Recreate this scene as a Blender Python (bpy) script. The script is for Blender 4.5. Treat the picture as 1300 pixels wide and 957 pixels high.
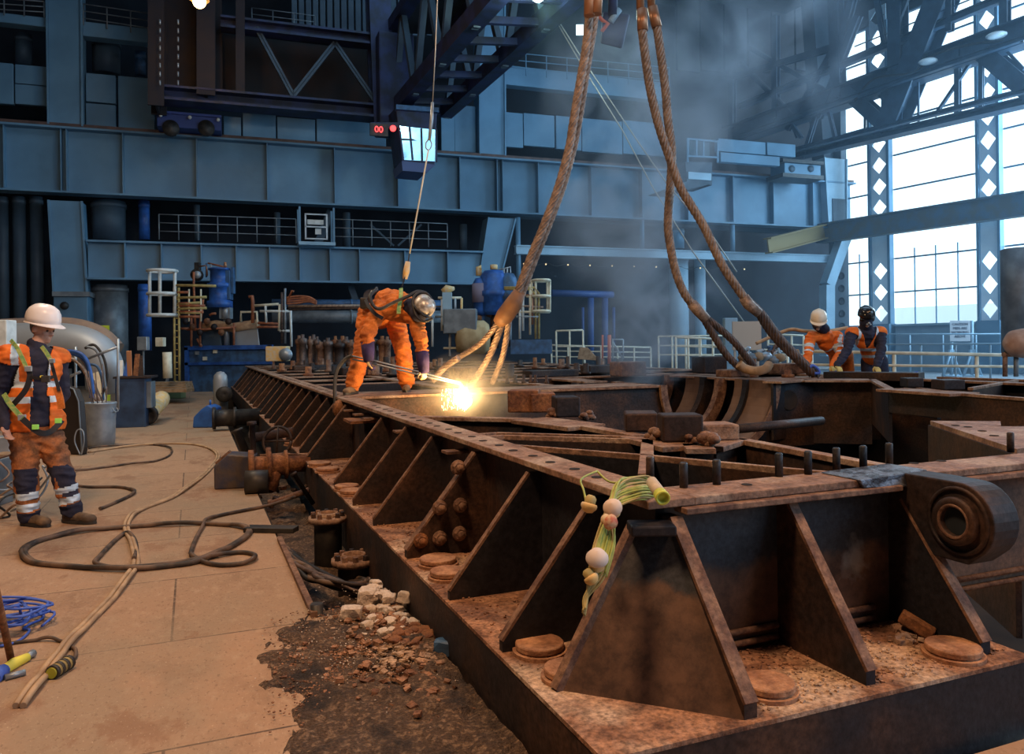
import bpy, bmesh, math, random
from mathutils import Vector, Matrix, noise
random.seed(7)
for o in list(bpy.data.objects): bpy.data.objects.remove(o)
C = bpy.context.scene.collection
SC = bpy.context.scene
PI = math.pi
# ---------------------------------------------------------------- camera
F, PX, PY, TH, CH = 992.0, 650.0, 437.0, 0.013, 1.47
ct, st = math.cos(TH), math.sin(TH)
cam_d = bpy.data.cameras.new('camera'); cam = bpy.data.objects.new('camera', cam_d); C.objects.link(cam)
cam_d.sensor_width = 36; cam_d.sensor_fit = 'HORIZONTAL'; cam_d.lens = 36*F/1300; cam_d.shift_y = -(478.5-PY)/1300
cam_d.clip_start = .05; cam_d.clip_end = 500
R_ = Matrix(((ct, st, 0), (0, 0, -1), (-st, ct, 0)))
cam.matrix_world = Matrix.Translation((0, 0, CH)) @ R_.to_4x4()
SC.camera = cam
# ---------------------------------------------------------------- world, lights, exposure
SC.view_settings.view_transform = 'Standard'; SC.view_settings.look = 'None'
SC.view_settings.gamma = 1; SC.view_settings.use_curve_mapping = False
SC.view_settings.exposure = 0.0
W = bpy.data.worlds.new('sky'); SC.world = W; W.use_nodes = True
bg = W.node_tree.nodes['Background']; bg.inputs[0].default_value = (.72, .90, 1.0, 1); bg.inputs[1].default_value = 2.3
def area(name, loc, target, sx, sy, power, col):
    l = bpy.data.lights.new(name, 'AREA'); l.shape = 'RECTANGLE'; l.size = sx; l.size_y = sy; l.energy = power; l.color = col
    o = bpy.data.objects.new(name, l); C.objects.link(o); o.location = loc
    o.rotation_euler = (Vector(target)-Vector(loc)).to_track_quat('-Z', 'Y').to_euler(); return o
def spot(name, loc, target, power, col, ang, blend=.6, size=.3):
    l = bpy.data.lights.new(name, 'SPOT'); l.energy = power; l.color = col; l.spot_size = ang; l.spot_blend = blend; l.shadow_soft_size = size
    o = bpy.data.objects.new(name, l); C.objects.link(o); o.location = loc
    o.rotation_euler = (Vector(target)-Vector(loc)).to_track_quat('-Z', 'Y').to_euler(); return o
area('blue_roof_fill', (4, 20, 18.5), (4, 22, 0), 18, 22, 2600, (.42, .70, 1.0))  # broad blue fill light added under the closed roof for the back wall
area('window_daylight_front', (19.5, -1, 8.5), (-2, 14, 4), 20, 9, 2300, (.45, .72, 1.0))
area('window_daylight_wall', (24, 28, 9), (-2, 34, 6), 8, 8, 4200, (.40, .70, 1.0))
area('sodium_bay_lamp', (-2.2, 1.2, 8.5), (-1.6, 4.5, 0), 1.2, 1.2, 560, (1.0, .60, .33))
area('sodium_bay_lamp', (5.0, 1.5, 9), (2.5, 4, 0), 1.2, 1.2, 380, (1.0, .55, .28))
area('bay_lamp', (-7, 11, 9), (-6, 13.5, 0), 1.5, 1.5, 420, (1.0, .80, .58))
# ---------------------------------------------------------------- pixel -> place helpers
CAM = Vector((0, 0, CH))
def ray(px, py):
    dx, dy = px-PX, py-PY
    return Vector(((dx*ct - dy*st)/F, 1.0, -(dx*st + dy*ct)/F))
def atY(px, py, Y): return CAM + ray(px, py)*Y
def atZ(px, py, z):
    r = ray(px, py); return CAM + r*((z-CH)/r.z)
def onpl(px, py, p0, n):
    r = ray(px, py); return CAM + r*((Vector(p0)-CAM).dot(n)/r.dot(n))
V3 = Vector
U = V3((-.378, .926, 0)).normalized(); VV = V3((.926, .378, 0)).normalized(); O = V3((.25, 2.25, 0))
def B(v, u, z=0): return O + VV*v + U*u + V3((0, 0, z))       # machine-base coordinates
def toB(p): q = V3(p)-O; return V3((q.dot(VV), q.dot(U), p[2]))
WD = V3((.9426, .334, 0)).normalized(); WN = V3((.334, -.9426, 0)).normalized(); WO = V3((0, 33, 0))
def wp(s, off, z): return WO + WD*s + WN*off + V3((0, 0, z))
def ws(px, py, off=0):
    p = onpl(px, py, WO+WN*off, WN); q = p-WO; return q.dot(WD), p.z
GD = V3((.478, -.878, 0)).normalized(); GN = V3((-.878, -.478, 0)).normalized(); GO = V3((16.7, 38.9, 0))
def gp(t, off, z): return GO + GD*t + GN*off + V3((0, 0, z))
def gs(px, py, off=0):
    p = onpl(px, py, GO+GN*off, GN); q = p-GO; return q.dot(GD), p.z
# ---------------------------------------------------------------- materials
def mat(name, col, rough=.6, metal=0., col2=None, scale=6., bump=0., emit=None, estr=0., thresh=(.4, .6), detail=6., spec=.4, col3=None, scale3=1.2, th3=(.5, .62), alpha=None, fine=0., fscale=60.):
    m = bpy.data.materials.new(name); m.use_nodes = True; nt = m.node_tree; N = nt.nodes; L = nt.links
    b = N['Principled BSDF']; b.inputs['Roughness'].default_value = rough; b.inputs['Metallic'].default_value = metal
    b.inputs['Specular IOR Level'].default_value = spec
    b.inputs['Base Color'].default_value = (*col, 1)
    if col2 is not None or bump:
        tc = N.new('ShaderNodeTexCoord'); no = N.new('ShaderNodeTexNoise'); no.inputs['Scale'].default_value = scale; no.inputs['Detail'].default_value = detail
        L.new(tc.outputs['Object'], no.inputs['Vector'])
        if col2 is not None:
            mr = N.new('ShaderNodeMapRange'); mr.inputs[1].default_value = thresh[0]; mr.inputs[2].default_value = thresh[1]; L.new(no.outputs[0], mr.inputs[0])
            mx = N.new('ShaderNodeMix'); mx.data_type = 'RGBA'; mx.inputs['A'].default_value = (*col, 1); mx.inputs['B'].default_value = (*col2, 1)
            L.new(mr.outputs[0], mx.inputs['Factor']); out = mx.outputs['Result']
            if col3 is not None:
                n3 = N.new('ShaderNodeTexNoise'); n3.inputs['Scale'].default_value = scale3; n3.inputs['Detail'].default_value = 8; L.new(tc.outputs['Object'], n3.inputs['Vector'])
                m3 = N.new('ShaderNodeMapRange'); m3.inputs[1].default_value = th3[0]; m3.inputs[2].default_value = th3[1]; L.new(n3.outputs[0], m3.inputs[0])
                x3 = N.new('ShaderNodeMix'); x3.data_type = 'RGBA'; x3.inputs['B'].default_value = (*col3, 1); L.new(out, x3.inputs['A']); L.new(m3.outputs[0], x3.inputs['Factor']); out = x3.outputs['Result']
            if fine:
                nf = N.new('ShaderNodeTexNoise'); nf.inputs['Scale'].default_value = fscale; nf.inputs['Detail'].default_value = 4; nf.inputs['Roughness'].default_value = .7; L.new(tc.outputs['Object'], nf.inputs['Vector'])
                mf = N.new('ShaderNodeMapRange'); mf.inputs[1].default_value = .35; mf.inputs[2].default_value = .65; mf.inputs[3].default_value = 1-fine; mf.inputs[4].default_value = 1+fine; L.new(nf.outputs[0], mf.inputs[0])
                vm = N.new('ShaderNodeVectorMath'); vm.operation = 'SCALE'; L.new(out, vm.inputs[0]); L.new(mf.outputs[0], vm.inputs['Scale']); out = vm.outputs[0]
            L.new(out, b.inputs['Base Color'])
        if bump:
            n2 = N.new('ShaderNodeTexNoise'); n2.inputs['Scale'].default_value = scale*3; n2.inputs['Detail'].default_value = 6; L.new(tc.outputs['Object'], n2.inputs['Vector'])
            bp = N.new('ShaderNodeBump'); bp.inputs['Strength'].default_value = bump; bp.inputs['Distance'].default_value = .02; L.new(n2.outputs[0], bp.inputs['Height']); L.new(bp.outputs[0], b.inputs['Normal'])
    if emit: b.inputs['Emission Color'].default_value = (*emit, 1); b.inputs['Emission Strength'].default_value = estr
    if alpha is not None: b.inputs['Alpha'].default_value = alpha
    return m
M = {}
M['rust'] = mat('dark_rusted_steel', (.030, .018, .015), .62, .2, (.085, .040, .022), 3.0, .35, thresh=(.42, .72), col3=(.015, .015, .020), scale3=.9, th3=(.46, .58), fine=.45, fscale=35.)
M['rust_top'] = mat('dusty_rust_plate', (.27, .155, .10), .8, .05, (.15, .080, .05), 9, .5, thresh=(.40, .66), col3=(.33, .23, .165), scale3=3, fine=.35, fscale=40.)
M['rust_lip'] = mat('worn_rust_edge', (.24, .135, .085), .75, .1, (.12, .06, .04), 12, .3, fine=.35, fscale=50.)
M['rust_orange'] = mat('orange_rust', (.26, .11, .045), .8, .1, (.13, .05, .025), 8, .5, fine=.4, fscale=40.)
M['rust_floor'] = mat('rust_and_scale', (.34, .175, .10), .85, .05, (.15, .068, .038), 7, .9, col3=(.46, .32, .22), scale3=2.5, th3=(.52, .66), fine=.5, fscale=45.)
M['bluesteel'] = mat('slate_blue_plate', (.022, .026, .034), .5, .3, (.085, .050, .034), 1.5, .2, thresh=(.48, .62), col3=(.05, .04, .036), scale3=6, fine=.4, fscale=45.)
M['paint'] = mat('blue_grey_paint', (.115, .235, .345), .5, .0, (.09, .19, .285), .8, .05, col3=(.07, .14, .205), scale3=.35, th3=(.5, .7))
M['paint_d'] = mat('dark_blue_grey_paint', (.055, .088, .12), .6, .0, (.035, .058, .085), 1.0)
M['paint_l'] = mat('light_blue_paint', (.30, .44, .54), .5, .0, (.24, .37, .47), 1.2)
M['rail_rust'] = mat('brown_crane_rail', (.13, .075, .06), .6, .2, (.08, .05, .045), 3)
M['navy'] = mat('navy_crane_paint', (.022, .034, .10), .5, .1, (.015, .02, .04), 2)
M['blue'] = mat('bright_blue_paint', (.03, .12, .42), .45, .0, (.02, .07, .24), 4)
M['blue_m'] = mat('machine_blue_paint', (.05, .13, .27), .5, .1, (.035, .07, .13), 4, .1)
M['black'] = mat('black_rubber', (.018, .017, .018), .5, 0, (.04, .035, .03), 8)
M['dark'] = mat('dark_navy_wall', (.016, .022, .032), .9, 0, (.010, .012, .018), .7)  # near-black navy, slightly mottled
M['pit'] = mat('pit_dark', (.016, .012, .010), .95, 0, (.03, .02, .014), 3)
M['rope'] = mat('rusted_wire_rope', (.19, .13, .10), .55, .35, (.34, .24, .18), 14, .3, fine=.3)
M['rope_d'] = mat('greasy_wire_rope', (.085, .065, .06), .5, .35, (.16, .105, .085), 14, .3)
M['wire'] = mat('thin_steel_wire', (.45, .42, .36), .45, .6)
M['galv'] = mat('galvanised_steel', (.38, .43, .47), .42, .55, (.28, .32, .36), 5)
M['white'] = mat('white_paint', (.72, .74, .72), .5, 0, (.58, .60, .58), 6)
M['cream'] = mat('cream_paint', (.74, .68, .52), .5, 0, (.58, .52, .38), 6)
M['yellow'] = mat('yellow_paint', (.46, .36, .13), .6, 0, (.30, .22, .08), 7)
M['yel'] = mat('bright_yellow', (.85, .75, .10), .5, 0)
M['orange_p'] = mat('orange_pipe_paint', (.42, .14, .06), .6, 0, (.24, .08, .04), 7)
M['grey'] = mat('mid_grey_metal', (.20, .23, .25), .5, .3, (.13, .15, .17), 3)
M['silver'] = mat('cladding_silver', (.34, .37, .40), .5, .35, (.33, .35, .37), 2)
M['stone'] = mat('white_lagging_chunk', (.66, .56, .48), .9, 0, (.50, .41, .34), 9, .8, fine=.2, fscale=30.)
M['wood'] = mat('worn_timber', (.36, .24, .14), .8, 0, (.24, .15, .08), 8, .2)
M['board'] = mat('grey_board', (.42, .42, .44), .7)
M['hose'] = mat('dirty_black_hose', (.035, .028, .024), .6, 0, (.16, .10, .065), 6)
M['hose_b'] = mat('tan_twin_hose', (.34, .23, .14), .7, 0, (.50, .34, .20), 7)
M['bluerope'] = mat('blue_rope', (.06, .13, .52), .6)
M['skin'] = mat('skin', (.52, .30, .22), .55, 0, (.46, .25, .18), 12)
M['hivis'] = mat('orange_hi_vis_cloth', (.86, .20, .025), .8, 0, (.66, .13, .015), 9, .15)
M['cover'] = mat('orange_overall_cloth', (.70, .19, .03), .85, 0, (.40, .10, .02), 6, .5, thresh=(.45, .72), fine=.15)
M['trous'] = mat('dirty_orange_trousers', (.44, .145, .04), .9, 0, (.17, .08, .045), 4.5, .5, thresh=(.42, .62), fine=.25)
M['refl'] = mat('silver_reflective_tape', (.66, .78, .88), .4, .1, (.5, .62, .72), 14)
M['navyc'] = mat('navy_cloth', (.018, .020, .042), .9, 0, (.028, .028, .05), 9, .3)
M['purple'] = mat('navy_purple_gauntlet', (.050, .030, .11), .8, 0, (.035, .022, .07), 9, .3)
M['harness'] = mat('black_webbing', (.02, .02, .024), .7)
M['green_w'] = mat('green_webbing', (.16, .36, .12), .7, 0, (.42, .46, .14), 30)
M['lime'] = mat('lime_tab', (.35, .85, .15), .6)
M['hatw'] = mat('white_hard_hat', (.86, .82, .82), .3, 0)
M['hatb'] = mat('beige_hard_hat', (.80, .68, .52), .35, 0)
M['hats'] = mat('scuffed_silver_helmet', (.66, .60, .52), .35, .3, (.30, .25, .20), 18)
M['hatk'] = mat('glossy_black_helmet', (.015, .015, .018), .18, 0, spec=.7)
M['glove'] = mat('yellow_work_glove', (.66, .52, .16), .8, 0, (.44, .34, .12), 12)
M['boot'] = mat('muddy_leather_boot', (.20, .13, .075), .85, 0, (.09, .06, .04), 9, .5)
M['hair'] = mat('short_grey_hair', (.12, .10, .09), .9)
M['lampc'] = mat('yellow_green_cable', (.42, .44, .10), .6, 0, (.24, .30, .06), 20)
M['lampy'] = mat('dirty_lamp_cream', (.62, .50, .34), .6, 0, (.72, .46, .16), 14)
M['copper'] = mat('copper_pipe', (.40, .19, .10), .4, .6)
M['red_led'] = mat('red_led', (.5, .02, .02), .5, emit=(1, .05, .05), estr=4)
def two_tone():
    m = mat('slate_and_brown_plate', (.022, .027, .036), .5, .2, (.035, .030, .030), 2.0, .2, fine=.4, fscale=45.); nt = m.node_tree; N = nt.nodes; L = nt.links; b = N['Principled BSDF']
    src = b.inputs['Base Color'].links[0].from_socket; tc = N.new('ShaderNodeTexCoord'); sx = N.new('ShaderNodeSeparateXYZ'); L.new(tc.outputs['Object'], sx.inputs[0])
    no = N.new('ShaderNodeTexNoise'); no.inputs['Scale'].default_value = 4; no.inputs['Detail'].default_value = 12; no.inputs['Roughness'].default_value = .7; L.new(tc.outputs['Object'], no.inputs['Vector'])
    ad = N.new('ShaderNodeMath'); ad.operation = 'MULTIPLY_ADD'; ad.inputs[1].default_value = .22; L.new(no.outputs[0], ad.inputs[0]); L.new(sx.outputs['Z'], ad.inputs[2])
    mr = N.new('ShaderNodeMapRange'); mr.inputs[1].default_value = .735; mr.inputs[2].default_value = .70; L.new(ad.outputs[0], mr.inputs[0])
    mx = N.new('ShaderNodeMix'); mx.data_type = 'RGBA'; nb = N.new('ShaderNodeTexNoise'); nb.inputs['Scale'].default_value = 9; nb.inputs['Detail'].default_value = 12; nb.inputs['Roughness'].default_value = .75; L.new(tc.outputs['Object'], nb.inputs['Vector'])
    mb_ = N.new('ShaderNodeMapRange'); mb_.inputs[1].default_value = .4; mb_.inputs[2].default_value = .62; L.new(nb.outputs[0], mb_.inputs[0]); xb = N.new('ShaderNodeMix'); xb.data_type = 'RGBA'; xb.inputs['A'].default_value = (.055, .030, .021, 1); xb.inputs['B'].default_value = (.135, .072, .045, 1); L.new(mb_.outputs[0], xb.inputs['Factor']); L.new(xb.outputs['Result'], mx.inputs['B'])
    L.new(src, mx.inputs['A']); L.new(mr.outputs[0], mx.inputs['Factor']); out = mx.outputs['Result']
    # white splash stain
    ds = N.new('ShaderNodeVectorMath'); ds.operation = 'DISTANCE'; ds.inputs[1].default_value = (1.47, .5, .56); L.new(tc.outputs['Object'], ds.inputs[0])
    n2 = N.new('ShaderNodeTexNoise'); n2.inputs['Scale'].default_value = 14; n2.inputs['Detail'].default_value = 9; L.new(tc.outputs['Object'], n2.inputs['Vector'])
    a2 = N.new('ShaderNodeMath'); a2.operation = 'MULTIPLY_ADD'; a2.inputs[1].default_value = .22; L.new(n2.outputs[0], a2.inputs[0]); L.new(ds.outputs['Value'], a2.inputs[2])
    m3 = N.new('ShaderNodeMapRange'); m3.inputs[1].default_value = .20; m3.inputs[2].default_value = .13; m3.inputs[4].default_value = .7; L.new(a2.outputs[0], m3.inputs[0])
    x3 = N.new('ShaderNodeMix'); x3.data_type = 'RGBA'; x3.inputs['B'].default_value = (.30, .29, .28, 1); L.new(out, x3.inputs['A']); L.new(m3.outputs[0], x3.inputs['Factor']); L.new(x3.outputs['Result'], b.inputs['Base Color'])
    return m
M['web2'] = two_tone()
M['web_r'] = mat('brown_streaked_web', (.15, .075, .04), .7, .05, (.055, .035, .028), 2.2, .3, fine=.35, fscale=40.)
M['floor'] = None
def glass_mat(name, tr=.85, col=(.8, .93, 1)):
    m = bpy.data.materials.new(name); m.use_nodes = True; nt = m.node_tree; N = nt.nodes; L = nt.links
    N.remove(N['Principled BSDF']); t = N.new('ShaderNodeBsdfTransparent'); t.inputs[0].default_value = (*col, 1)
    g = N.new('ShaderNodeBsdfGlossy'); g.inputs['Roughness'].default_value = .05; mx = N.new('ShaderNodeMixShader'); mx.inputs[0].default_value = 1-tr
    L.new(t.outputs[0], mx.inputs[1]); L.new(g.outputs[0], mx.inputs[2]); L.new(mx.outputs[0], N['Material Output'].inputs[0]); return m
M['glass'] = glass_mat('window_glass', .95, (.96, .99, 1))
M['coverd'] = mat('tan_rust_disc', (.42, .22, .12), .8, .05, (.28, .13, .07), 12, .4, fine=.3, fscale=40.)
M['cabglass'] = mat('cab_glass_reflecting_window', (.35, .55, .62), .08, .9, (.25, .42, .5), 3)
def floor_mat():
    m = mat('worn_floor_boards', (.5, .35, .24), .85); nt = m.node_tree; N = nt.nodes; L = nt.links; b = N['Principled BSDF']
    tc = N.new('ShaderNodeTexCoord'); br = N.new('ShaderNodeTexBrick'); br.inputs['Scale'].default_value = 1; br.inputs['Brick Width'].default_value = 2.4; br.inputs['Row Height'].default_value = 1.15
    br.inputs['Mortar Size'].default_value = .007; br.inputs['Mortar Smooth'].default_value = .3
    br.inputs['Color1'].default_value = (.40, .25, .155, 1); br.inputs['Color2'].default_value = (.33, .215, .135, 1); br.inputs['Mortar'].default_value = (.10, .065, .045, 1)
    L.new(tc.outputs['Object'], br.inputs['Vector'])
    out = br.outputs['Color']
    for sc, th, col, st_ in ((2.6, (.52, .70), (.17, .095, .055), 1), (17, (.52, .72), (.50, .36, .24), 2), (.7, (.48, .60), (.28, .215, .145), 3), (55, (.56, .66), (.17, .11, .07), 4), (1.5, (.56, .60), (.24, .13, .075), 5), (90, (.60, .68), (.62, .48, .34), 6)):
        no = N.new('ShaderNodeTexNoise'); no.inputs['Scale'].default_value = sc; no.inputs['Detail'].default_value = 10; no.inputs['Roughness'].default_value = .65
        mp = N.new('ShaderNodeMapping'); mp.inputs['Scale'].default_value = (1, .55, 1); mp.inputs['Location'].default_value = (st_*3, 0, 0); L.new(tc.outputs['Object'], mp.inputs[0]); L.new(mp.outputs[0], no.inputs['Vector'])
        mr = N.new('ShaderNodeMapRange'); mr.inputs[1].default_value = th[0]; mr.inputs[2].default_value = th[1]; mr.inputs[4].default_value = .62; L.new(no.outputs[0], mr.inputs[0])
        mx = N.new('ShaderNodeMix'); mx.data_type = 'RGBA'; mx.inputs['B'].default_value = (*col, 1); L.new(out, mx.inputs['A']); L.new(mr.outputs[0], mx.inputs['Factor']); out = mx.outputs['Result']
    L.new(out, b.inputs['Base Color'])
    n2 = N.new('ShaderNodeTexNoise'); n2.inputs['Scale'].default_value = 22; n2.inputs['Detail'].default_value = 8; L.new(tc.outputs['Object'], n2.inputs['Vector'])
    bp = N.new('ShaderNodeBump'); bp.inputs['Strength'].default_value = .35; bp.inputs['Distance'].default_value = .01; L.new(n2.outputs[0], bp.inputs['Height']); L.new(bp.outputs[0], b.inputs['Normal'])
    return m
M['floor'] = floor_mat()
# ---------------------------------------------------------------- mesh helpers
WM = {}
class MB:
    def __init__(s): s.v = []; s.f = []; s.sm = []
    def add(s, vs, fs, smooth=False):
        o = len(s.v); s.v += [V3(p) for p in vs]; s.f += [tuple(i+o for i in f) for f in fs]; s.sm += [smooth]*len(fs); return s
    def hexa(s, p):                                   # 8 corners: bottom 0-3, top 4-7
        return s.add(p, [(0, 3, 2, 1), (4, 5, 6, 7), (0, 1, 5, 4), (1, 2, 6, 5), (2, 3, 7, 6), (3, 0, 4, 7)])
    def box(s, c, x, y, z, X=V3((1, 0, 0)), Y=V3((0, 1, 0)), Z=V3((0, 0, 1))):
        c = V3(c); X = V3(X)*x/2; Y = V3(Y)*y/2; Z = V3(Z)*z/2
        return s.hexa([c-X-Y-Z, c+X-Y-Z, c+X+Y-Z, c-X+Y-Z, c-X-Y+Z, c+X-Y+Z, c+X+Y+Z, c-X+Y+Z])
    def beam(s, a, b, w, h, up=V3((0, 0, 1))):
        a = V3(a); b = V3(b); d = (b-a).normalized(); x = d.cross(up)
        x = x.normalized() if x.length > 1e-4 else V3((1, 0, 0)); z = x.cross(d).normalized()
        x = x*w/2; z = z*h/2
        return s.hexa([a-x-z, a+x-z, b+x-z, b-x-z, a-x+z, a+x+z, b+x+z, b-x+z])
    def ibeam(s, a, b, w, h, t=.03, up=V3((0, 0, 1))):
        a = V3(a); b = V3(b); d = (b-a).normalized(); x = d.cross(up).normalized(); z = x.cross(d).normalized()
        s.beam(a+z*(h/2-t/2), b+z*(h/2-t/2), w, t, up); s.beam(a-z*(h/2-t/2), b-z*(h/2-t/2), w, t, up); return s.beam(a, b, t, h-2*t, up)
    def tube(s, pts, r, n=8, caps=True, lobes=0, pitch=.3, amp=.12):
        pts = [V3(p) for p in pts]; rs = r if isinstance(r, (list, tuple)) else [r]*len(pts)
        t = (pts[1]-pts[0]).normalized(); x = t.orthogonal().normalized(); o = len(s.v); L_ = 0; rings = []
        for i, p in enumerate(pts):
            a = pts[max(0, i-1)]; b = pts[min(len(pts)-1, i+1)]; t = (b-a).normalized() if (b-a).length > 1e-9 else t
            x = (x - t*x.dot(t)); x = x.normalized() if x.length > 1e-6 else t.orthogonal().normalized(); y = t.cross(x)
            if i: L_ += (p-pts[i-1]).length
            for k in range(n):
                a_ = 2*PI*k/n; rr = rs[i]
                if lobes: rr *= 1+amp*abs(math.sin(lobes/2*(a_)+0))*1.0-amp*.5; a_ += 2*PI*L_/pitch
                s.v.append(p + x*math.cos(a_)*rr + y*math.sin(a_)*rr)
        for i in range(len(pts)-1):
            for k in range(n):
                q = o+i*n; s.f.append((q+k, q+(k+1) % n, q+n+(k+1) % n, q+n+k)); s.sm.append(True)
        if caps:
            s.f.append(tuple(o+k for k in reversed(range(n)))); s.sm.append(False)
            q = o+(len(pts)-1)*n; s.f.append(tuple(q+k for k in range(n))); s.sm.append(False)
        return s
    def cyl(s, a, b, r, n=20, r2=None): return s.tube([a, b], [r, r if r2 is None else r2], n)
    def lathe(s, c, prof, axis=V3((0, 0, 1)), n=24, smooth=True):     # prof: (r, h)
        axis = V3(axis).normalized(); x = axis.orthogonal().normalized(); y = axis.cross(x); c = V3(c); o = len(s.v)
        for r, h in prof:
            for k in range(n):
                a = 2*PI*k/n; s.v.append(c+axis*h+x*math.cos(a)*r+y*math.sin(a)*r)
        for i in range(len(prof)-1):
            for k in range(n): q = o+i*n; s.f.append((q+k, q+(k+1) % n, q+n+(k+1) % n, q+n+k)); s.sm.append(smooth)
        return s
    def prism(s, poly, d):                             # polygon (3-D points) extruded by vector d
        n = len(poly); P = [V3(p) for p in poly]; d = V3(d)
        return s.add(P+[p+d for p in P], [tuple(reversed(range(n))), tuple(range(n, 2*n))]+[(i, (i+1) % n, n+(i+1) % n, n+i) for i in range(n)])
    def ball(s, c, r, n=12, sc=(1, 1, 1)):
        c = V3(c); prof = []
        o = len(s.v); m = max(4, n//2)
        for i in range(m+1):
            ph = PI*i/m
            for k in range(n):
                a = 2*PI*k/n; s.v.append(c+V3((r*math.sin(ph)*math.cos(a)*sc[0], r*math.sin(ph)*math.sin(a)*sc[1], r*math.cos(ph)*sc[2])))
        for i in range(m):
            for k in range(n): q = o+i*n; s.f.append((q+k, q+n+k, q+n+(k+1) % n, q+(k+1) % n)); s.sm.append(True)
        return s
    def build(s, name, m, parent=None, bevel=0, **kw):
        me = bpy.data.meshes.new(name); inv = WM[parent.name].inverted() if parent else Matrix.Identity(4)
        root = None
        if not parent and kw.get('loc') is not None: inv = Matrix.Translation(kw['loc']).inverted()
        me.from_pydata([inv @ p for p in s.v], [], s.f); me.update()
        for p, q in zip(me.polygons, s.sm): p.use_smooth = q
        bm = bmesh.new(); bm.from_mesh(me); bmesh.ops.recalc_face_normals(bm, faces=bm.faces); bm.to_mesh(me); bm.free()
        o = bpy.data.objects.new(name, me); C.objects.link(o); me.materials.append(M[m] if isinstance(m, str) else m)
        WM[o.name] = WM[parent.name] if parent else (Matrix.Translation(kw['loc']) if kw.get('loc') is not None else Matrix.Identity(4))
        if parent: o.parent = parent
        elif kw.get('loc') is not None: o.location = kw['loc']
        if bevel:
            b = o.modifiers.new('bevel', 'BEVEL'); b.width = bevel; b.segments = 2; b.limit_method = 'ANGLE'
        for k in ('label', 'category', 'group', 'kind'):
            if kw.get(k): o[k] = kw[k]
        return o
def thing(name, label, cat, loc=(0, 0, 0), rz=0, group=None):
    o = bpy.data.objects.new(name, None); C.objects.link(o); o.empty_display_size = .1
    o.location = loc; o.rotation_euler = (0, 0, rz); WM[o.name] = Matrix.Translation(loc) @ Matrix.Rotation(rz, 4, 'Z')
    o['label'] = label; o['category'] = cat
    if group: o['group'] = group
    return o
def smooth_path(P, k=8, closed=False):
    P = [V3(p) for p in P]; out = []; n = len(P)
    for i in range(n-1 if not closed else n):
        g = (lambda j: P[j % n]) if closed else (lambda j: P[min(max(j, 0), n-1)])
        p0, p1, p2, p3 = g(i-1), g(i), g(i+1), g(i+2)
        for q in range(k):
            t = q/k; out.append(.5*((2*p1)+(p2-p0)*t+(2*p0-5*p1+4*p2-p3)*t*t+(3*p1-p0-3*p2+p3)*t**3))
    if not closed: out.append(P[-1])
    else: out.append(P[0])
    return out
def resample(P, step):
    out = [P[0]]; acc = 0
    for i in range(1, len(P)):
        a, b = P[i-1], P[i]; L = (b-a).length
        d = step-acc
        while d <= L and L > 0: out.append(a+(b-a)*(d/L)); d += step
        acc = L-(d-step) if L > 0 else acc
    out.append(P[-1]); return out
def copy_tree(o, parent=None):
    c = o.copy(); C.objects.link(c); c.parent = parent
    for ch in o.children: copy_tree(ch, c)
    return c
# ================================================================ HALL SHELL
def gpt(v, u, z=0): return B(v, u, z)
# floors: boards to the left of the pit, hall floor behind, pit bottom below the machine base
fr = MB()
def fl(v0, v1, u0, u1, z=0, th=.05): fr.hexa([B(v0, u0, z-th), B(v1, u0, z-th), B(v1, u1, z-th), B(v0, u1, z-th), B(v0, u0, z), B(v1, u0, z), B(v1, u1, z), B(v0, u1, z)])
fl(-30, -.5, -8, 60); fl(-.5, .0, -8, 2.35); fl(0, 1.85, -8, -.04); fl(1.85, 10, -8, .3)
fo = fr.build('floor', 'floor', kind='structure', loc=B(0, 0)); fo.rotation_euler = (0, 0, math.atan2(VV.y, VV.x)); 
rot = Matrix.Rotation(-math.atan2(VV.y, VV.x), 4, 'Z'); fo.data.transform(rot)
fr = MB(); fl(-.5, 9.3, 24.3, 60); fl(9.3, 40, -8, 60)
fo = fr.build('floor', mat('hall_concrete', (.20, .22, .24), .6, 0, (.15, .17, .19), 1), kind='structure', loc=(0, 0, 0))
fr = MB(); fl(-.5, 9.3, -.1, 24.3, -.75); fr.build('floor', 'pit', kind='structure')
for v0, v1, u0, u1 in ((9.25, 9.3, .3, 24.3), (-.5, 9.3, 24.25, 24.3), (1.86, 9.3, .25, .3), (-.5, -.48, 2.35, 24.3), (0, 1.85, -.09, -.05)):
    w_ = MB(); w_.hexa([B(v0, u0, -.75), B(v1, u0, -.75), B(v1, u1, -.75), B(v0, u1, -.75), B(v0, u0, -.02), B(v1, u0, -.02), B(v1, u1, -.02), B(v0, u1, -.02)]); w_.build('wall_pit', 'pit', kind='structure')
# back wall, roof, left wall, wall behind the camera
e_ = ws(1073, 300, -5)[0]; MB().box(wp((e_-46)/2, -5, 9.5), e_+46, .3, 19.5, WD, WN).build('wall_back', 'dark', kind='structure')
MB().hexa([V3(p) for p in ((-31, -15, 19.2), (31.5, -15, 19.2), (31.5, 12, 19.2), (-31, 60, 19.2), (-31, -15, 19.5), (31.5, -15, 19.5), (31.5, 12, 19.5), (-31, 60, 19.5))]).hexa([V3((x, y, z)) for z in (19.2, 19.5) for x, y in ((31.5, 12), (14.5, 43.5), (-31, 60), (-31, 30))]).build('ceiling', 'dark', kind='structure')
MB().box(V3((-30, 10, 9.5)), .3, 80, 19.5).build('wall_left', 'dark', kind='structure')
MB().box(V3((0, -14, 9.5)), 90, .3, 19.5).build('wall_rear', 'dark', kind='structure')

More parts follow.
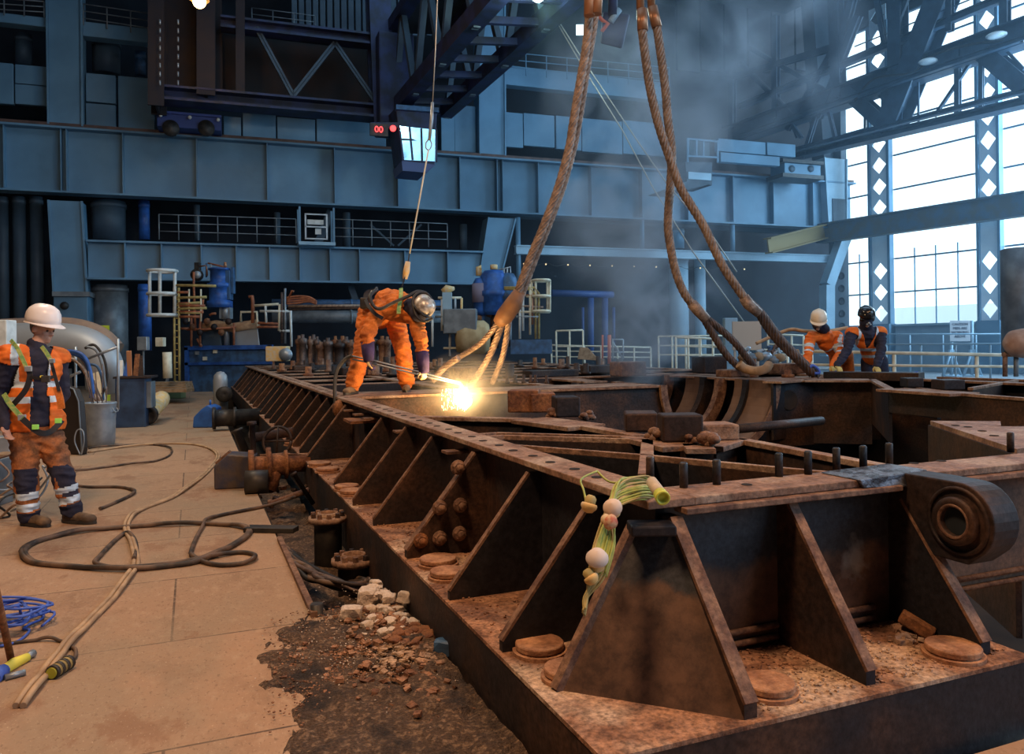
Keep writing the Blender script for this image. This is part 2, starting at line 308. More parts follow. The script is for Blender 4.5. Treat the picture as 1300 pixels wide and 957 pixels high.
def wq(px0, px1, py0, py1, off):
    pm = (px0+px1)/2; s0, _ = ws(px0, (py0+py1)/2, off); s1, _ = ws(px1, (py0+py1)/2, off)
    _, za = ws(pm, py0, off); _, zb = ws(pm, py1, off); return s0, s1, zb, za
def wbox(mb, px0, px1, py0, py1, off, th):
    s0, s1, z0, z1 = wq(px0, px1, py0, py1, off); return mb.box(wp((s0+s1)/2, off-th/2, (z0+z1)/2), s1-s0, th, z1-z0, WD, WN)
def girder(name, label, s0, s1, z0, z1, off, stiff, m='paint', fl=.34, cat='girder', rail=None):
    t = thing(name, label, cat, wp(s0, off, z0)); w = MB(); w.box(wp((s0+s1)/2, off-.1, (z0+z1)/2), s1-s0, .06, z1-z0, WD, WN); w.build('web_plate', m, t)
    f = MB(); f.box(wp((s0+s1)/2, off, z1-.03), s1-s0, fl*2, .07, WD, WN); f.build('flange', m, t)
    f = MB(); f.box(wp((s0+s1)/2, off, z0+.03), s1-s0, fl*2, .07, WD, WN); f.build('flange', m, t)
    for s in stiff: MB().box(wp(s, off+.08, (z0+z1)/2), .035, .30, z1-z0-.12, WD, WN).build('stiffener', m, t)
    if rail: MB().box(wp((s0+s1)/2, off+.1, z1+.08), s1-s0, .18, .14, WD, WN).build('crane_rail', rail, t)
    return t
# main crane girder across the back
st1 = [ws(p, 210)[0] for p in (-45, 7, 79, 86, 157, 250, 339, 424, 504, 582, 629, 636, 681, 748, 812, 870, 927, 978, 1028)]
M['paint_g'] = M['paint']
girder('crane_girder', 'long deep blue-grey plate girder spanning the whole back wall under the brown rail', ws(-90, 200)[0], ws(1080, 200)[0], 6.95, 9.25, 0, st1, rail='rail_rust')
# lower beam of the left gallery
s0, s1 = ws(112, 330)[0], ws(612, 330)[0]
girder('gallery_beam', 'shorter blue-grey beam carrying the railed gallery, left half of back wall', s0, s1, 3.95, 5.33, .1, [ws(p, 330)[0] for p in (160, 206, 256, 300, 342, 380, 418, 455, 512, 566)], fl=.25)
# columns
def column(label, pts_top, pts_bot, off, base=None, m='paint'):
    (a0, a1, ya), (b0, b1, yb) = pts_top, pts_bot
    sa0, za = ws(a0, ya, off); sa1, _ = ws(a1, ya, off); sb0, zb = ws(b0, yb, off); sb1, _ = ws(b1, yb, off)
    t = thing('steel_column', label, 'column', wp((sb0+sb1)/2, off, zb)); mb = MB(); d = .8
    def q(s, z, o): return wp(s, o, z)
    mb.hexa([q(sb0, zb, off), q(sb1, zb, off), q(sb1, zb, off-d), q(sb0, zb, off-d), q(sa0, za, off), q(sa1, za, off), q(sa1, za, off-d), q(sa0, za, off-d)])
    mb.build('shaft', m, t)
    f = MB(); f.beam(q(sb0, zb, off+.03), q(sa0, za, off+.03), .07, .12, WN); f.build('edge_flange', m, t)
    f = MB(); f.beam(q(sb1, zb, off+.03), q(sa1, za, off+.03), .07, .12, WN); f.build('edge_flange', m, t)
    return t
column('tall blue-grey steel column rising above the girder at far left', (59, 103, -60), (62, 105, 158), .1)
t = column('tapered blue-grey steel leg under the crane girder at far left', (62, 104, 254), (69, 111, 376), .1)
c = MB(); wbox(c, 68, 112, 374, 452, .5, 1.2); c.build('pedestal', 'paint', t, .03)
c = MB(); p = wp(*[ws(82, 388, .5)[0], .52, ws(82, 388, .5)[1]]); c.lathe(p, [(0, .1), (.1, .1), (.14, 0)], WN, 12); c.build('gauge', 'black', t)
c = MB(); wbox(c, 66, 114, 370, 376, .6, 1.3); c.build('cap_plate', 'grey', t)
column('narrow blue-grey steel column above the girder near the middle of the wall', (607, 640, -60), (609, 641, 196), .1)
column('tapered blue-grey steel leg under the crane girder in the middle of the wall', (620, 654, 276), (609, 636, 348), .1)
# upper panels and high beams behind the cranes (left)
def panels(name, label, rows, off, m='paint', cat='wall panel', th=.2, part='panel'):
    t = None
    for (x0, x1, y0, y1) in rows:
        if t is None: s0, s1_, z0, z1 = wq(x0, x1, y0, y1, off); t = thing(name, label, cat, wp((s0+s1_)/2, off, z0))
        mb = MB(); wbox(mb, x0, x1, y0, y1, off, th); mb.build(part, m, t, .02)
    return t
panels('cladding_panel', 'blue-grey panels with dark slots left of the far left column', [(-20, 17, 79, 131), (19, 60, 83, 107), (19, 60, 108, 133)], -.3)
panels('cladding_panel', 'blue-grey panels right of the far left column', [(109, 147, 94, 130), (109, 147, 132, 163), (150, 196, 98, 166)], -.3)
panels('cladding_panel', 'dim blue-grey panels behind the crane bridge ends', [(284, 306, 148, 174), (308, 350, 120, 178), (352, 400, 150, 181), (402, 490, 152, 186)], -.5)
panels('cladding_panel', 'blue-grey panels just left of the middle column', [(560, 577, 134, 193), (577, 604, 134, 193)], -.3)
panels('cladding_panel', 'hazy blue-grey panels between the middle column and the wire ropes', [(642, 664, 143, 187), (665, 704, 145, 186), (706, 738, 148, 190), (739, 790, 152, 194), (791, 850, 155, 197)], -.3)
panels('high_floor_edge', 'blue-grey floor edge beam high at the top left corner', [(-20, 60, 18, 30)], 0, cat='beam', th=.5, part='edge_beam')
panels('high_floor_edge', 'blue-grey floor edge beam high right of the far left column', [(104, 196, 32, 50)], 0, cat='beam', th=.5, part='edge_beam')
panels('high_floor_edge', 'pale floor edge behind the upper handrails in the middle', [(642, 850, 94, 118)], -.5, cat='beam', th=.5, part='edge_beam')
panels('corrugated_wall_sheet', 'faint grey-blue corrugated sheets high above the crane bridge', [(370+i*9, 377+i*9, -30, 45) for i in range(24)], -1.2, 'paint_d', cat='wall panel', part='sheet_rib')
panels('roof_cladding_sheet', 'dim dark blue sheeting at the top right above the crane', [(860+i*30, 888+i*30, -40, 90) for i in range(6)], -3.8, 'dark', cat='wall panel', part='sheet')
def wrail(label, x0, x1, y0a, y1a, y0b, y1b, off, n, m='grey', group=None, r=.02, rails=3):
    t = None; pa = []; 
    for k in range(n+1):
        f = k/n; x = x0+(x1-x0)*f; yt = y0a+(y1a-y0a)*f; yb = y0b+(y1b-y0b)*f
        s, zt = ws(x, yt, off); s, zb = ws(x, yb, off)
        if t is None: t = thing('handrail', label, 'railing', wp(s, off, zb), group=group)
        MB().cyl(wp(s, off, zb), wp(s, off, zt), r*1.2, 6).build('post', m, t); pa.append((s, zb, zt))
    for q in range(rails):
        f = 1-q/rails; MB().tube([wp(s, off, zb+(zt-zb)*f) for s, zb, zt in pa], r, 6).build('rail', m, t)
    return t
wrail('handrail along the gallery beam left of the white cage booth', 202, 376, 272, 278, 304, 309, .15, 7)
wrail('handrail along the gallery beam right of the white cage booth', 424, 568, 278, 284, 311, 314, .15, 6)
wrail('handrail on the high floor at the top left corner', -20, 56, -4, 2, 18, 22, .1, 3)
wrail('handrail on the high floor right of the far left column', 106, 196, 5, 18, 32, 46, .1, 3)
wrail('hazy handrail on the upper floor above the middle panels', 642, 850, 66, 86, 94, 112, -.1, 8, 'paint')
wrail('faint handrail high in the centre above the crane bridge', 320, 400, 10, 20, 34, 44, -.4, 3)
# cage booth
s0, s1, z0, z1 = wq(380, 423, 264, 310, .6); t = thing('inspection_booth', 'pale framed cage booth hanging on the gallery beam', 'booth', wp((s0+s1)/2, .6, z0))
f = MB()
for s in (s0, s1):
    for o in (.05, .8): f.box(wp(s, o, (z0+z1)/2), .07, .07, z1-z0, WD, WN)
f.build('corner_frame', 'paint', t)
f = MB(); i0, i1, j0, j1 = wq(388, 415, 272, 303, .85)
for s in (i0, i1): f.box(wp(s, .82, (j0+j1)/2), .06, .05, j1-j0, WD, WN)
for z in (j0, j1, j0+.45): f.box(wp((i0+i1)/2, .82, z), i1-i0+.06, .05, .05, WD, WN)
f.build('gate', 'galv', t)
f = MB(); f.box(wp((s0+s1)/2, .45, z0), s1-s0+.1, .85, .12, WD, WN); f.build('booth_floor', 'paint_l', t)
f = MB(); f.box(wp((i0+i1)/2, .5, j1-.25), .6, .1, .18, WD, WN); f.box(wp((i0+i1)/2+.1, .5, j1-.6), .22, .1, .22, WD, WN); f.build('light_box', 'white', t)
# tanks, pipes in the left part
def vcyl(name, label, px, w, y0, y1, off, m, cat, band=True, n=28, group=None):
    s0, s1, z0, z1 = wq(px-w/2, px+w/2, y0, y1, off); z0 = max(z0, 0); r = (s1-s0)/2; c = wp((s0+s1)/2, off, z0)
    t = thing(name, label, cat, c, group=group); MB().cyl(c, c+V3((0, 0, z1-z0)), r, n).build('shell', m, t)
    if band:
        b = MB(); b.lathe(c, [(r, z1-z0-.25), (r*1.06, z1-z0-.25), (r*1.06, z1-z0-.1), (r, z1-z0-.1)], n=n); b.build('band', m, t)
    return t
vcyl('storage_tank', 'large silver-grey vertical vessel below the gallery beam at left', 140, 46, 362, 470, -1.0, 'grey', 'tank')
vcyl('storage_tank', 'dark blue-grey vertical vessel behind the gallery handrail at left', 138, 44, 256, 306, -1.2, 'paint_d', 'tank')
vcyl('vertical_pipe', 'thick bright blue vertical pipe right of the silver vessel', 184, 17, 361, 445, .3, 'blue', 'pipe')
vcyl('vertical_pipe', 'thick bright blue vertical pipe between girder and gallery beam', 183, 14, 255, 304, -1.0, 'blue', 'pipe')
vcyl('vertical_pipe', 'dark blue pipe stub high beside the left column', 178, 14, 66, 96, -.8, 'blue_m', 'pipe')
for k, (x, w, lab) in enumerate(((4, 15, 'dark ribbed pipe at the left frame edge'), (25, 17, 'dark pipe second from the left frame edge'), (47, 17, 'dark pipe just left of the tapered column'))):
    vcyl('vertical_pipe', lab, x, w, 250, 440, -.8, 'paint_d', 'pipe', group='dark pipes at far left')
for x, w, y0, y1, lab in ((250, 8, 260, 305, 'thin blue-grey pipe behind the left gallery handrail'), (352, 8, 270, 310, 'slim pale pipe just left of the cage booth'), (440, 10, 270, 315, 'dim pipe behind gallery handrail right of the booth'), (588, 10, 285, 318, 'dim pipe at the right end of the gallery')):
    vcyl('vertical_pipe', lab, x, w, y0, y1, -.9, 'paint_d', 'pipe', False, 14)
vcyl('storage_tank', 'dark round vessel high behind the top left column', 30, 22, 44, 84, -1.5, 'paint_d', 'tank')
vcyl('storage_tank', 'dark wide vessel high behind the left panels', 135, 36, 52, 95, -1.5, 'paint_d', 'tank')
vcyl('vertical_pipe', 'light blue steam column right of the smoke', 862, 21, 325, 450, -.6, 'paint_l', 'pipe')
vcyl('vertical_pipe', 'narrow light blue column beside the steam column', 889, 12, 323, 450, -.8, 'paint_l', 'pipe')
vcyl('vertical_pipe', 'light blue pipe stub above the long light blue beam', 858, 18, 290, 316, -1.6, 'paint', 'pipe')
vcyl('vertical_pipe', 'thin blue stanchion hanging from the girder near the centre', 658, 6, 276, 372, .1, 'paint', 'pipe', False, 12)
vcyl('vertical_pipe', 'thin blue stanchion above the long light blue beam', 815, 5, 272, 316, .1, 'paint', 'pipe', False, 12)
vcyl('vertical_pipe', 'thin blue stanchion above the beam, right of the ropes', 930, 5, 280, 320, .1, 'paint', 'pipe', False, 12)
# long horizontal pipes behind the bent worker
for y, r, m, lab in ((402, .24, 'grey', 'long grey-green horizontal pipe behind the bent worker'), (385, .16, 'blue_m', 'long dark blue horizontal pipe above the grey-green one')):
    a, za = ws(345, y, .6); b, zb = ws(560, y+2, .6); t = thing('horizontal_pipe', lab, 'pipe', wp(a, .6, za)); MB().cyl(wp(a, .6, za), wp(b, .6, za), r, 16).build('pipe_run', m, t)
    for k in (.1, .45, .8): s = a+(b-a)*k; MB().cyl(wp(s-.04, .6, za), wp(s+.04, .6, za), r*1.15, 16).build('flange', m, t)
# long light blue beam on the right half
a, z1 = ws(654, 312, .2); b, _ = ws(1062, 331, .2); z0 = ws(654, 322, .2)[1]
t = thing('tie_beam', 'long light blue horizontal beam across right half of the back wall', 'beam', wp(a, .2, z0)); MB().box(wp((a+b)/2, .2, (z0+z1)/2), b-a, .2, z1-z0, WD, WN).build('beam_web', 'paint_l', t, .02)
for z in (z0, z1): MB().box(wp((a+b)/2, .2, z), b-a, .34, .05, WD, WN).build('beam_flange', 'paint_l', t)
# blue pipe frame
t = thing('pipe_gantry', 'dark blue pipe goalpost frame below the light blue beam', 'frame', wp(ws(750, 430, 1)[0], 1, 0))
for x0, y0, x1, y1, w in ((700, 372, 778, 374, .32), (750, 378, 750, 455, .3), (768, 378, 768, 455, .3), (779, 390, 779, 440, .15), (740, 390, 740, 440, .12)):
    p = onpl(x0, y0, WO+WN, WN); q = onpl(x1, y1, WO+WN, WN); MB().cyl(p, q, w*.45, 14).build('pipe_leg' if x0 == x1 else 'cross_pipe', mat('deep_blue_pipe', (.02, .06, .20), .5), t)
# bent pale column at far right of wall + lattice column
t = thing('knee_column', 'pale blue column with a knee bend at the right end of the wall', 'column', wp(ws(1052, 440, .6)[0], .6, 0)); mb = MB()
pts = [onpl(x, y, WO+WN*.6, WN) for x, y in ((1072, 300), (1050, 362), (1050, 452))]
for i in range(2): mb.beam(pts[i], pts[i+1], .5, .5, WN)
mb.build('shaft', 'paint_l', t)
t = thing('lattice_column', 'dark blue column pierced by round holes beside the window wall', 'column', wp(ws(1066, 440, .3)[0], .3, 0))
s0, s1, z0, z1 = wq(1058, 1077, 332, 440, .3); mb = MB(); mb.box(wp((s0+s1)/2, .2, 4.2), s1-s0, .3, 8.4, WD, WN); mb.build('shaft', 'paint_d', t)
for k in range(7):
    mb = MB(); c = wp((s0+s1)/2, .36, .9+k*.62); mb.lathe(c, [(0, 0), (.16, 0), (.16, .02), (.19, .02), (.19, -.01)], WN, 14); mb.build('hole_rim', 'dark', t)
column('tall pale blue column at the right end of the crane girder', (1046, 1074, 200), (1052, 1074, 300), .3, m='paint_l')
column('dark blue corner column behind the roof truss', (1028, 1052, -40), (1046, 1072, 210), -.4, m='paint_d')
# festoon of work lights under beam
t = thing('light_string', 'string of small pale lamps sagging under the light blue beam', 'light string', wp(ws(690, 335, .5)[0], .5, ws(690, 335, .5)[1]))
P = []
for k in range(11):
    x = 665+k*28; P.append(onpl(x, 333+k*.7, WO+WN*.5, WN)); 
    if k < 10: P.append(onpl(x+14, 337+k*.7, WO+WN*.5, WN))
MB().tube(smooth_path(P, 3), .012, 5).build('cable', 'black', t)
for p in P[::2]: MB().ball(p-V3((0, 0, .06)), .035, 8).build('bulb', mat('warm_bulb', (.8, .6, .3), .4, emit=(1, .7, .35), estr=1.2), t)
# more clutter high up: thin dark beams of the building frame between girder levels
for (x0, y0, x1, y1, w, lab) in ((420, 268, 400, 318, .3, 'dim diagonal brace behind the cage booth'), (470, 285, 500, 312, .08, 'thin diagonal brace behind gallery rail, falling right'), (535, 285, 505, 312, .08, 'thin diagonal brace behind gallery rail, falling left'),
    (125, 240, 1060, 296, .35, 'dark beam tucked under the crane girder'), (440, 350, 455, 392, .25, 'dim blue brace below the gallery beam')):
    p = onpl(x0, y0, WO-WN*1.0, WN); q = onpl(x1, y1, WO-WN*1.0, WN); mb = MB(); mb.ibeam(p, q, w, w, .04, WN); mb.build('brace', 'paint_d', label=lab, category='beam', loc=p)
# ================================================================ WINDOW WALL
def gq(px, py, off=0): return gs(px, py, off)
zs = [2.14, 3.67, 5.24, 6.85, 8.47, 10.07, 11.7, 13.3, 14.9, 16.5]
cols = [(1.5, 2.64), (6.67, 7.65), (12.2, 13.2)]
bays = [(0, 1.5), (2.64, 6.67), (7.65, 12.2), (13.2, 22)]
for i, (a, b) in enumerate(bays):
    fm = MB()
    for z in zs: fm.box(gp((a+b)/2, .0, z), b-a, .08, .07, GD, GN)
    n = max(1, round((b-a)/1.0))
    for k in range(1, n): fm.box(gp(a+(b-a)*k/n, 0, 3.9), .035, .06, 3.5, GD, GN)
    t = fm.build('window_%d' % (i+1), 'paint', kind='structure')
    MB().box(gp((a+b)/2, -.03, 9.3), b-a, .012, 14.4, GD, GN).build('glass_pane', 'glass', t)
MB().box(gp(11, -.1, 1.05), 24, .2, 2.1, GD, GN).build('wall_right', mat('pale_blue_dado', (.22, .33, .42), .6, 0, (.17, .27, .36), 1), kind='structure')
MB().box(gp(11, -.1, 18), 24, .2, 3, GD, GN).build('wall_right', 'dark', kind='structure')
MB().box(gp(11, .12, 2.12), 24, .2, .08, GD, GN).build('trim_1', 'paint_l', kind='structure')
e = gp(23, 0, 0); MB().box(V3((e.x+3.7, e.y-17, 9.5)), .3, 34, 19.5).build('wall_right_front', 'dark', kind='structure')
M['lattice'] = mat('lattice_with_window_haze', (.72, .86, .94), .5, 0, (.62, .78, .88), 1)  # window haze and bleeding daylight put into the plate's pale colour
def dcol(a, b, label):
    t = thing('lattice_column', label, 'column', gp((a+b)/2, .2, 0)); mb = MB(); m = (a+b)/2; w = (b-a)*.80; z = 2.2
    MB().box(gp(m, .2, 1.1), b-a, .5, 2.2, GD, GN).build('column_base', 'paint', t)
    q = lambda s, z, o=.25: gp(s, o, z)
    k = 0
    while z < 16.5:
        h = 1.0; solid = (k in (3, 4))
        L_, R2, D_, U_ = m-w/2, m+w/2, z, z+h; cz = z+h/2; r = w*.40; rz = .40
        if solid: mb.prism([q(L_, D_), q(R2, D_), q(R2, U_), q(L_, U_)], GN*-.03)
        else:
            l, r_, d, u = (m-r, cz), (m+r, cz), (m, cz-rz), (m, cz+rz)
            mb.prism([q(L_, D_), q(m, D_), q(*d), q(*l), q(L_, cz)], GN*-.03); mb.prism([q(m, D_), q(R2, D_), q(R2, cz), q(*r_), q(*d)], GN*-.03)
            mb.prism([q(L_, cz), q(*l), q(*u), q(m, U_), q(L_, U_)], GN*-.03); mb.prism([q(R2, cz), q(R2, U_), q(m, U_), q(*u), q(*r_)], GN*-.03)
        z += h; k += 1
    mb.build('lattice_plate', M['lattice'], t)
    for s in (a+(b-a)*.06, b-(b-a)*.06): MB().box(gp(s, .2, 8.2), (b-a)*.12, .3, 16.4, GD, GN).build('flange', 'paint', t)
dcol(*cols[0], 'blue column with diamond openings, the one nearer the back corner')
dcol(*cols[1], 'blue column with diamond openings near the right frame edge')
MB().box(gp(-.25, .1, 9.5), .5, .4, 19, GD, GN).build('steel_column', 'paint_d', label='plain dark blue post at the corner where windows begin', category='column')
# outside low building
b = thing('outbuilding', 'washed out low building seen outside through the windows', 'building', gp(6, -40, 0)); MB().box(gp(4, -42, 2.3), 60, 8, 4.6, GD, GN).build('wall', mat('pale_cladding', (.75, .82, .85), .8), b)
MB().box(gp(3, -37.9, 3.5), 5, .2, 2.2, GD, GN).build('shutter', mat('pale_blue_shutter', (.5, .66, .74), .8), b)
MB().box(gp(8, -32.5, -.1), 90, 64, .1, GD, GN).build('ground', mat('outside_yard', (.5, .52, .52), .9), kind='structure', loc=(0, 0, -.06))
# crane bridge near windows: truss on a plane 2.6 m in from the glass
def gpt2(px, py, off=2.6): return onpl(px, py, GO+GN*off, GN)
t = thing('truss_crane_bridge', 'dark blue lattice crane bridge crossing the window wall', 'crane', gpt2(1015, 197)); mm = 'paint_d'
tm = mat('crane_truss_paint', (.030, .062, .105), .55, 0, (.02, .04, .07), 2)
def chord(name, x0, y0, x1, y1, w, h, off=2.6):
    mb = MB(); mb.ibeam(gpt2(x0, y0, off), gpt2(x1, y1, off), w, h, .06); mb.build(name, tm, t)
chord('top_chord', 890, 186, 1340, 28, .8, 1.0); chord('top_chord', 940, 135, 1340, -30, .3, .3)
chord('middle_chord', 940, 172, 1340, 34, .25, .22, 3.4)
chord('bottom_chord', 985, 204, 1345, 120, .7, .30); chord('walkway_chord', 985, 196, 1345, 104, .25, .18, 3.6)
for x0, y0, x1, y1, w in ((1130, 163, 1208, -30, .95), (1078, 116, 1130, 163, .6), (1245, 62, 1320, 125, .65), (1132, 100, 1132, 165, .6), (1216, 60, 1216, 148, .2), (1186, 148, 1240, 68, .12), (1108, 110, 1128, 135, .10), (1098, 118, 1098, 178, .08), (1145, 135, 1165, 85, .08),
                          (1270, 56, 1300, 88, .1), (1246, 62, 1246, 140, .15), (1020, 200, 1040, 135, .2), (1012, 175, 1000, 145, .1), (1108, -30, 1124, 60, .2), (1140, -30, 1140, 90, .6), (1060, -30, 1065, 125, .5), (1090, -30, 1065, 70, .3), (1040, 150, 1090, 20, .3), (1000, 165, 1060, 60, .25), (950, 60, 1075, 130, .2), (900, 40, 1010, 150, .2), (985, 20, 985, 150, .3), (930, 60, 930, 165, .3), (890, 110, 1060, 60, .3), (870, 60, 870, 180, .4), (1018, 175, 1000, 150, .15), (1050, 130, 1064, 190, .15), (1140, 30, 1160, -20, .12), (1276, -30, 1276, 30, .3), (1206, -10, 1206, 40, .25), (1166, 90, 1166, 160, .07)):
    mb = MB(); mb.ibeam(gpt2(x0, y0), gpt2(x1, y1), w, w, .05, GN); mb.build('brace', tm, t)
for y in (0, 9): 
    mb = MB(); mb.tube([gpt2(1085, 70-y*1.2), gpt2(1300, -15-y*1.5)], .03, 6); mb.build('handrail', tm, t)
mb = MB(); mb.tube(smooth_path([gpt2(1085, 128, 3.4), gpt2(1110, 100, 3.4), gpt2(1160, 92, 3.4), gpt2(1185, 70, 3.4), gpt2(1240, 55, 3.4), gpt2(1300, 52, 3.4)]), .05, 6); mb.build('cable_bundle', 'black', t)
for (x, y) in ((1265, 45), (1178, 78)):
    mb = MB(); c = gpt2(x, y, 3.8); mb.ball(c, .22, 14, (1.6, 1.6, .5)); mb.build('floodlight', mat('floodlight_glass', (.8, .9, .95), .3), t)
# low runway beam over the windows
t = thing('runway_beam', 'dark sloping runway beam crossing the windows at mid height', 'beam', gpt2(1082, 292, 1.4))
mb = MB(); mb.ibeam(gpt2(1040, 297, 1.4), gpt2(1345, 252, 1.4), .5, .95, .07); mb.build('beam_body', mat('dark_runway_paint', (.06, .10, .14), .6, 0, (.09, .085, .07), 2), t)
mb = MB(); mb.ibeam(onpl(975, 312, WO+WN*2, WN), gpt2(1046, 294, 1.6), .4, .7, .06); mb.build('beam_body', mat('olive_brown_beam', (.22, .155, .06), .6), t)
# ================================================================ MACHINE BASE (one welded frame)
base = thing('turbine_base_frame', 'huge rusted steel machine base frame with sloping gussets filling the foreground', 'machine base', B(0, 0), math.atan2(VV.y, VV.x))
ZT, ZB, WO_, UE, VE = .90, .27, .50, 24.0, 8.7
def P9(px, py, z=.9): return atZ(px, py, z)
def part(mb, name, m, bevel=0, label=None): return mb.build(name, m, base, bevel, label=label)
def bb(mb, v0, v1, u0, u1, z0, z1): return mb.hexa([B(v0, u0, z0), B(v1, u0, z0), B(v1, u1, z0), B(v0, u1, z0), B(v0, u0, z1), B(v1, u0, z1), B(v1, u1, z1), B(v0, u1, z1)])
# foot flange: top plate with scale, edge slab
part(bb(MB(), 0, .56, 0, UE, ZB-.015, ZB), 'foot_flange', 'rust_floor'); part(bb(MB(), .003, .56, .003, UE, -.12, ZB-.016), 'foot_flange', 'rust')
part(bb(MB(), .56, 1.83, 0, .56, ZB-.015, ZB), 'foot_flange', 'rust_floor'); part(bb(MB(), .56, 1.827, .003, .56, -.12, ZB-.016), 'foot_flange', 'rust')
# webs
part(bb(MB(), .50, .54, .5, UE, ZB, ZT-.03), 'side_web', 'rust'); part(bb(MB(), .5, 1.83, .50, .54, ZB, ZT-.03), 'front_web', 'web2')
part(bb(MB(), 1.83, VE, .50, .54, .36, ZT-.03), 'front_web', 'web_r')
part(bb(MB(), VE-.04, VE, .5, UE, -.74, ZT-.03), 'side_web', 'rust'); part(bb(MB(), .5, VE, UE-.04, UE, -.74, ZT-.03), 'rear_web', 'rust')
# weld ribs low on the front web
for v0, v1 in ((.78, 1.05), (1.15, 1.56), (1.92, 4.5)):
    for z in (.30, .345): w = MB(); w.tube([B(v0, .488, z+.05*(v1 > 1.6)), B(v1, .488, z+.05*(v1 > 1.6))], .013, 8); part(w, 'weld_bead', 'rust_lip')
# top flanges
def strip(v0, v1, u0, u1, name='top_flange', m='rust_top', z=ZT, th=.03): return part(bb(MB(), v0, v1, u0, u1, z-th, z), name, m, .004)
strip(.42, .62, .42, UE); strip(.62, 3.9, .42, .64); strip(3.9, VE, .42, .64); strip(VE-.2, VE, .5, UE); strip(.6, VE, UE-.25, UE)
part(bb(MB(), .56, 1.62, .385, .47, ZT-.055, ZT-.032), 'lower_lip', 'rust_lip', .004)
part(bb(MB(), 1.95, 5, .385, .47, ZT-.055, ZT-.032), 'lower_lip', 'rust_lip', .004)
# bolt holes along the left top flange and front flange: dark countersunk pits
hb = []
for k in range(46):
    u = .95+k*.235*(1 if k < 20 else 1.25); 
    if u > 22: break
    h = MB(); h.lathe(B(.50+.012*(k % 2), u, ZT+.001), [(0, .0005), (.019, .0005), (.024, .003), (.026, 0)], n=10); part(h, 'bolt_hole', 'pit')
# drip of small tabs hung below the top flange
for (px, py) in ((443, 527), (472, 520), (478, 531), (543, 546), (616, 571)):
    p = atZ(px, py, .80); q = toB(p); part(bb(MB(), .36, .5, q.y-.06, q.y+.06, .795, .81), 'bracket_tab', 'rust_lip')
# gussets, left side: (u, thickness)
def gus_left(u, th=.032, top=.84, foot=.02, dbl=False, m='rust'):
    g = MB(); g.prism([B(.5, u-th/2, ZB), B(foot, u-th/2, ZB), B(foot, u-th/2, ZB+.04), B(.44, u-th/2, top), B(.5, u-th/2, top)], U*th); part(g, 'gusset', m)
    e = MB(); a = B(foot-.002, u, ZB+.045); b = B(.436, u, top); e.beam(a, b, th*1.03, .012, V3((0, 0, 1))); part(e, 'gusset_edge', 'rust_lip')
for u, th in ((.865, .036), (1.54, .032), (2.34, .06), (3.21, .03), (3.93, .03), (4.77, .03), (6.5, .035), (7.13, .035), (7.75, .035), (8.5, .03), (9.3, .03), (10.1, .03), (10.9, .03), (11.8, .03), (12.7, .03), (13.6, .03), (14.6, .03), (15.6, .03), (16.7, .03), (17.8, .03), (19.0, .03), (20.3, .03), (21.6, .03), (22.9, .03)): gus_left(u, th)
# gap in the side with an upright box
part(bb(MB(), .40, .5, 5.35, 5.6, ZB, .78), 'stiffener_box', 'rust', .005); part(bb(MB(), .26, .5, 5.28, 5.66, .75, .775), 'shelf_plate', 'rust_orange')
w = MB(); w.ball(B(.42, 6.75, .78), .09, 10, (1, 1, 1.2)); part(w, 'rust_patch_boss', 'rust_orange')
# corner: pyramid plate with cap
cp = MB(); a, b, c_, d = B(.42, .52, .80), B(.52, .42, .80), B(.52, .03, ZB), B(.07, .47, ZB)
n_ = ((b-a).cross(d-a)).normalized()*.03; cp.prism([a, b, c_, d], n_); part(cp, 'corner_plate', 'web2')
e = MB(); e.beam(d, a, .04, .03, V3((0, 0, 1))); part(e, 'gusset_edge', 'rust_lip'); 
cc = B(.44, .44, .805); e = MB(); e.box(cc-V3((0, .02, 0)), .16, .12, .035, V3((1, 0, 0))); part(e, 'corner_cap', 'rust', .006)
# gussets, front side
def gus_front(v, th=.04, foot=.03, m='rust', lip='rust_lip', u0=.5, zt=.83):
    g = MB(); g.prism([B(v-th/2, u0, ZB), B(v-th/2, foot, ZB), B(v-th/2, foot, ZB+.05), B(v-th/2, u0-.06, zt), B(v-th/2, u0, zt)], VV*th); part(g, 'gusset', m)
    e = MB(); e.beam(B(v, foot-.003, ZB+.05), B(v, u0-.064, zt), th*1.03, .014); part(e, 'gusset_edge', lip)
gus_front(.545, .05); gus_front(1.085, .042, .06)
gus_front(1.685, .05, .08, zt=.80)
# lifting lug: thick plate normal to V with boss and bore
lv0, lv1, lu, lz, LR = 1.66, 1.80, .17, .762, .150
prof = [(.5, .905)]
for k in range(15):
    a = math.radians(92-k*13.5); prof.append((lu-LR*math.cos(a) if False else lu-LR*math.sin(PI/2-a)*1.0, lz+LR*math.sin(a)))
poly = [(.5, .91), (.28, .912)]
for k in range(13):
    a = math.radians(85+k*12.5); poly.append((lu+LR*math.cos(a), lz+LR*math.sin(a)))
poly += [(.13, .60), (.5, .60)]
lug = MB(); lug.prism([B(lv0, u_, z_) for u_, z_ in poly], VV*(lv1-lv0)); lug_o = part(lug, 'lifting_lug', 'rust', .006)
rg = MB(); c0 = B(lv0, lu, lz); rg.lathe(c0, [(.055, -.03), (.055, .012), (.062, .03), (.088, .03), (.094, .022), (.094, 0)], -VV, 32); rg.build('lug_ring', 'rust', lug_o)
rg = MB(); rg.lathe(c0, [(0, .004), (.056, .004)], -VV, 32); rg.build('bore', mat('dark_bore', (.01, .015, .02), .9), lug_o)
rg = MB(); rg.lathe(c0, [(.056, .027), (.064, .034), (.068, .030)], -VV, 32); rg.build('ring_lip', 'rust_lip', lug_o)
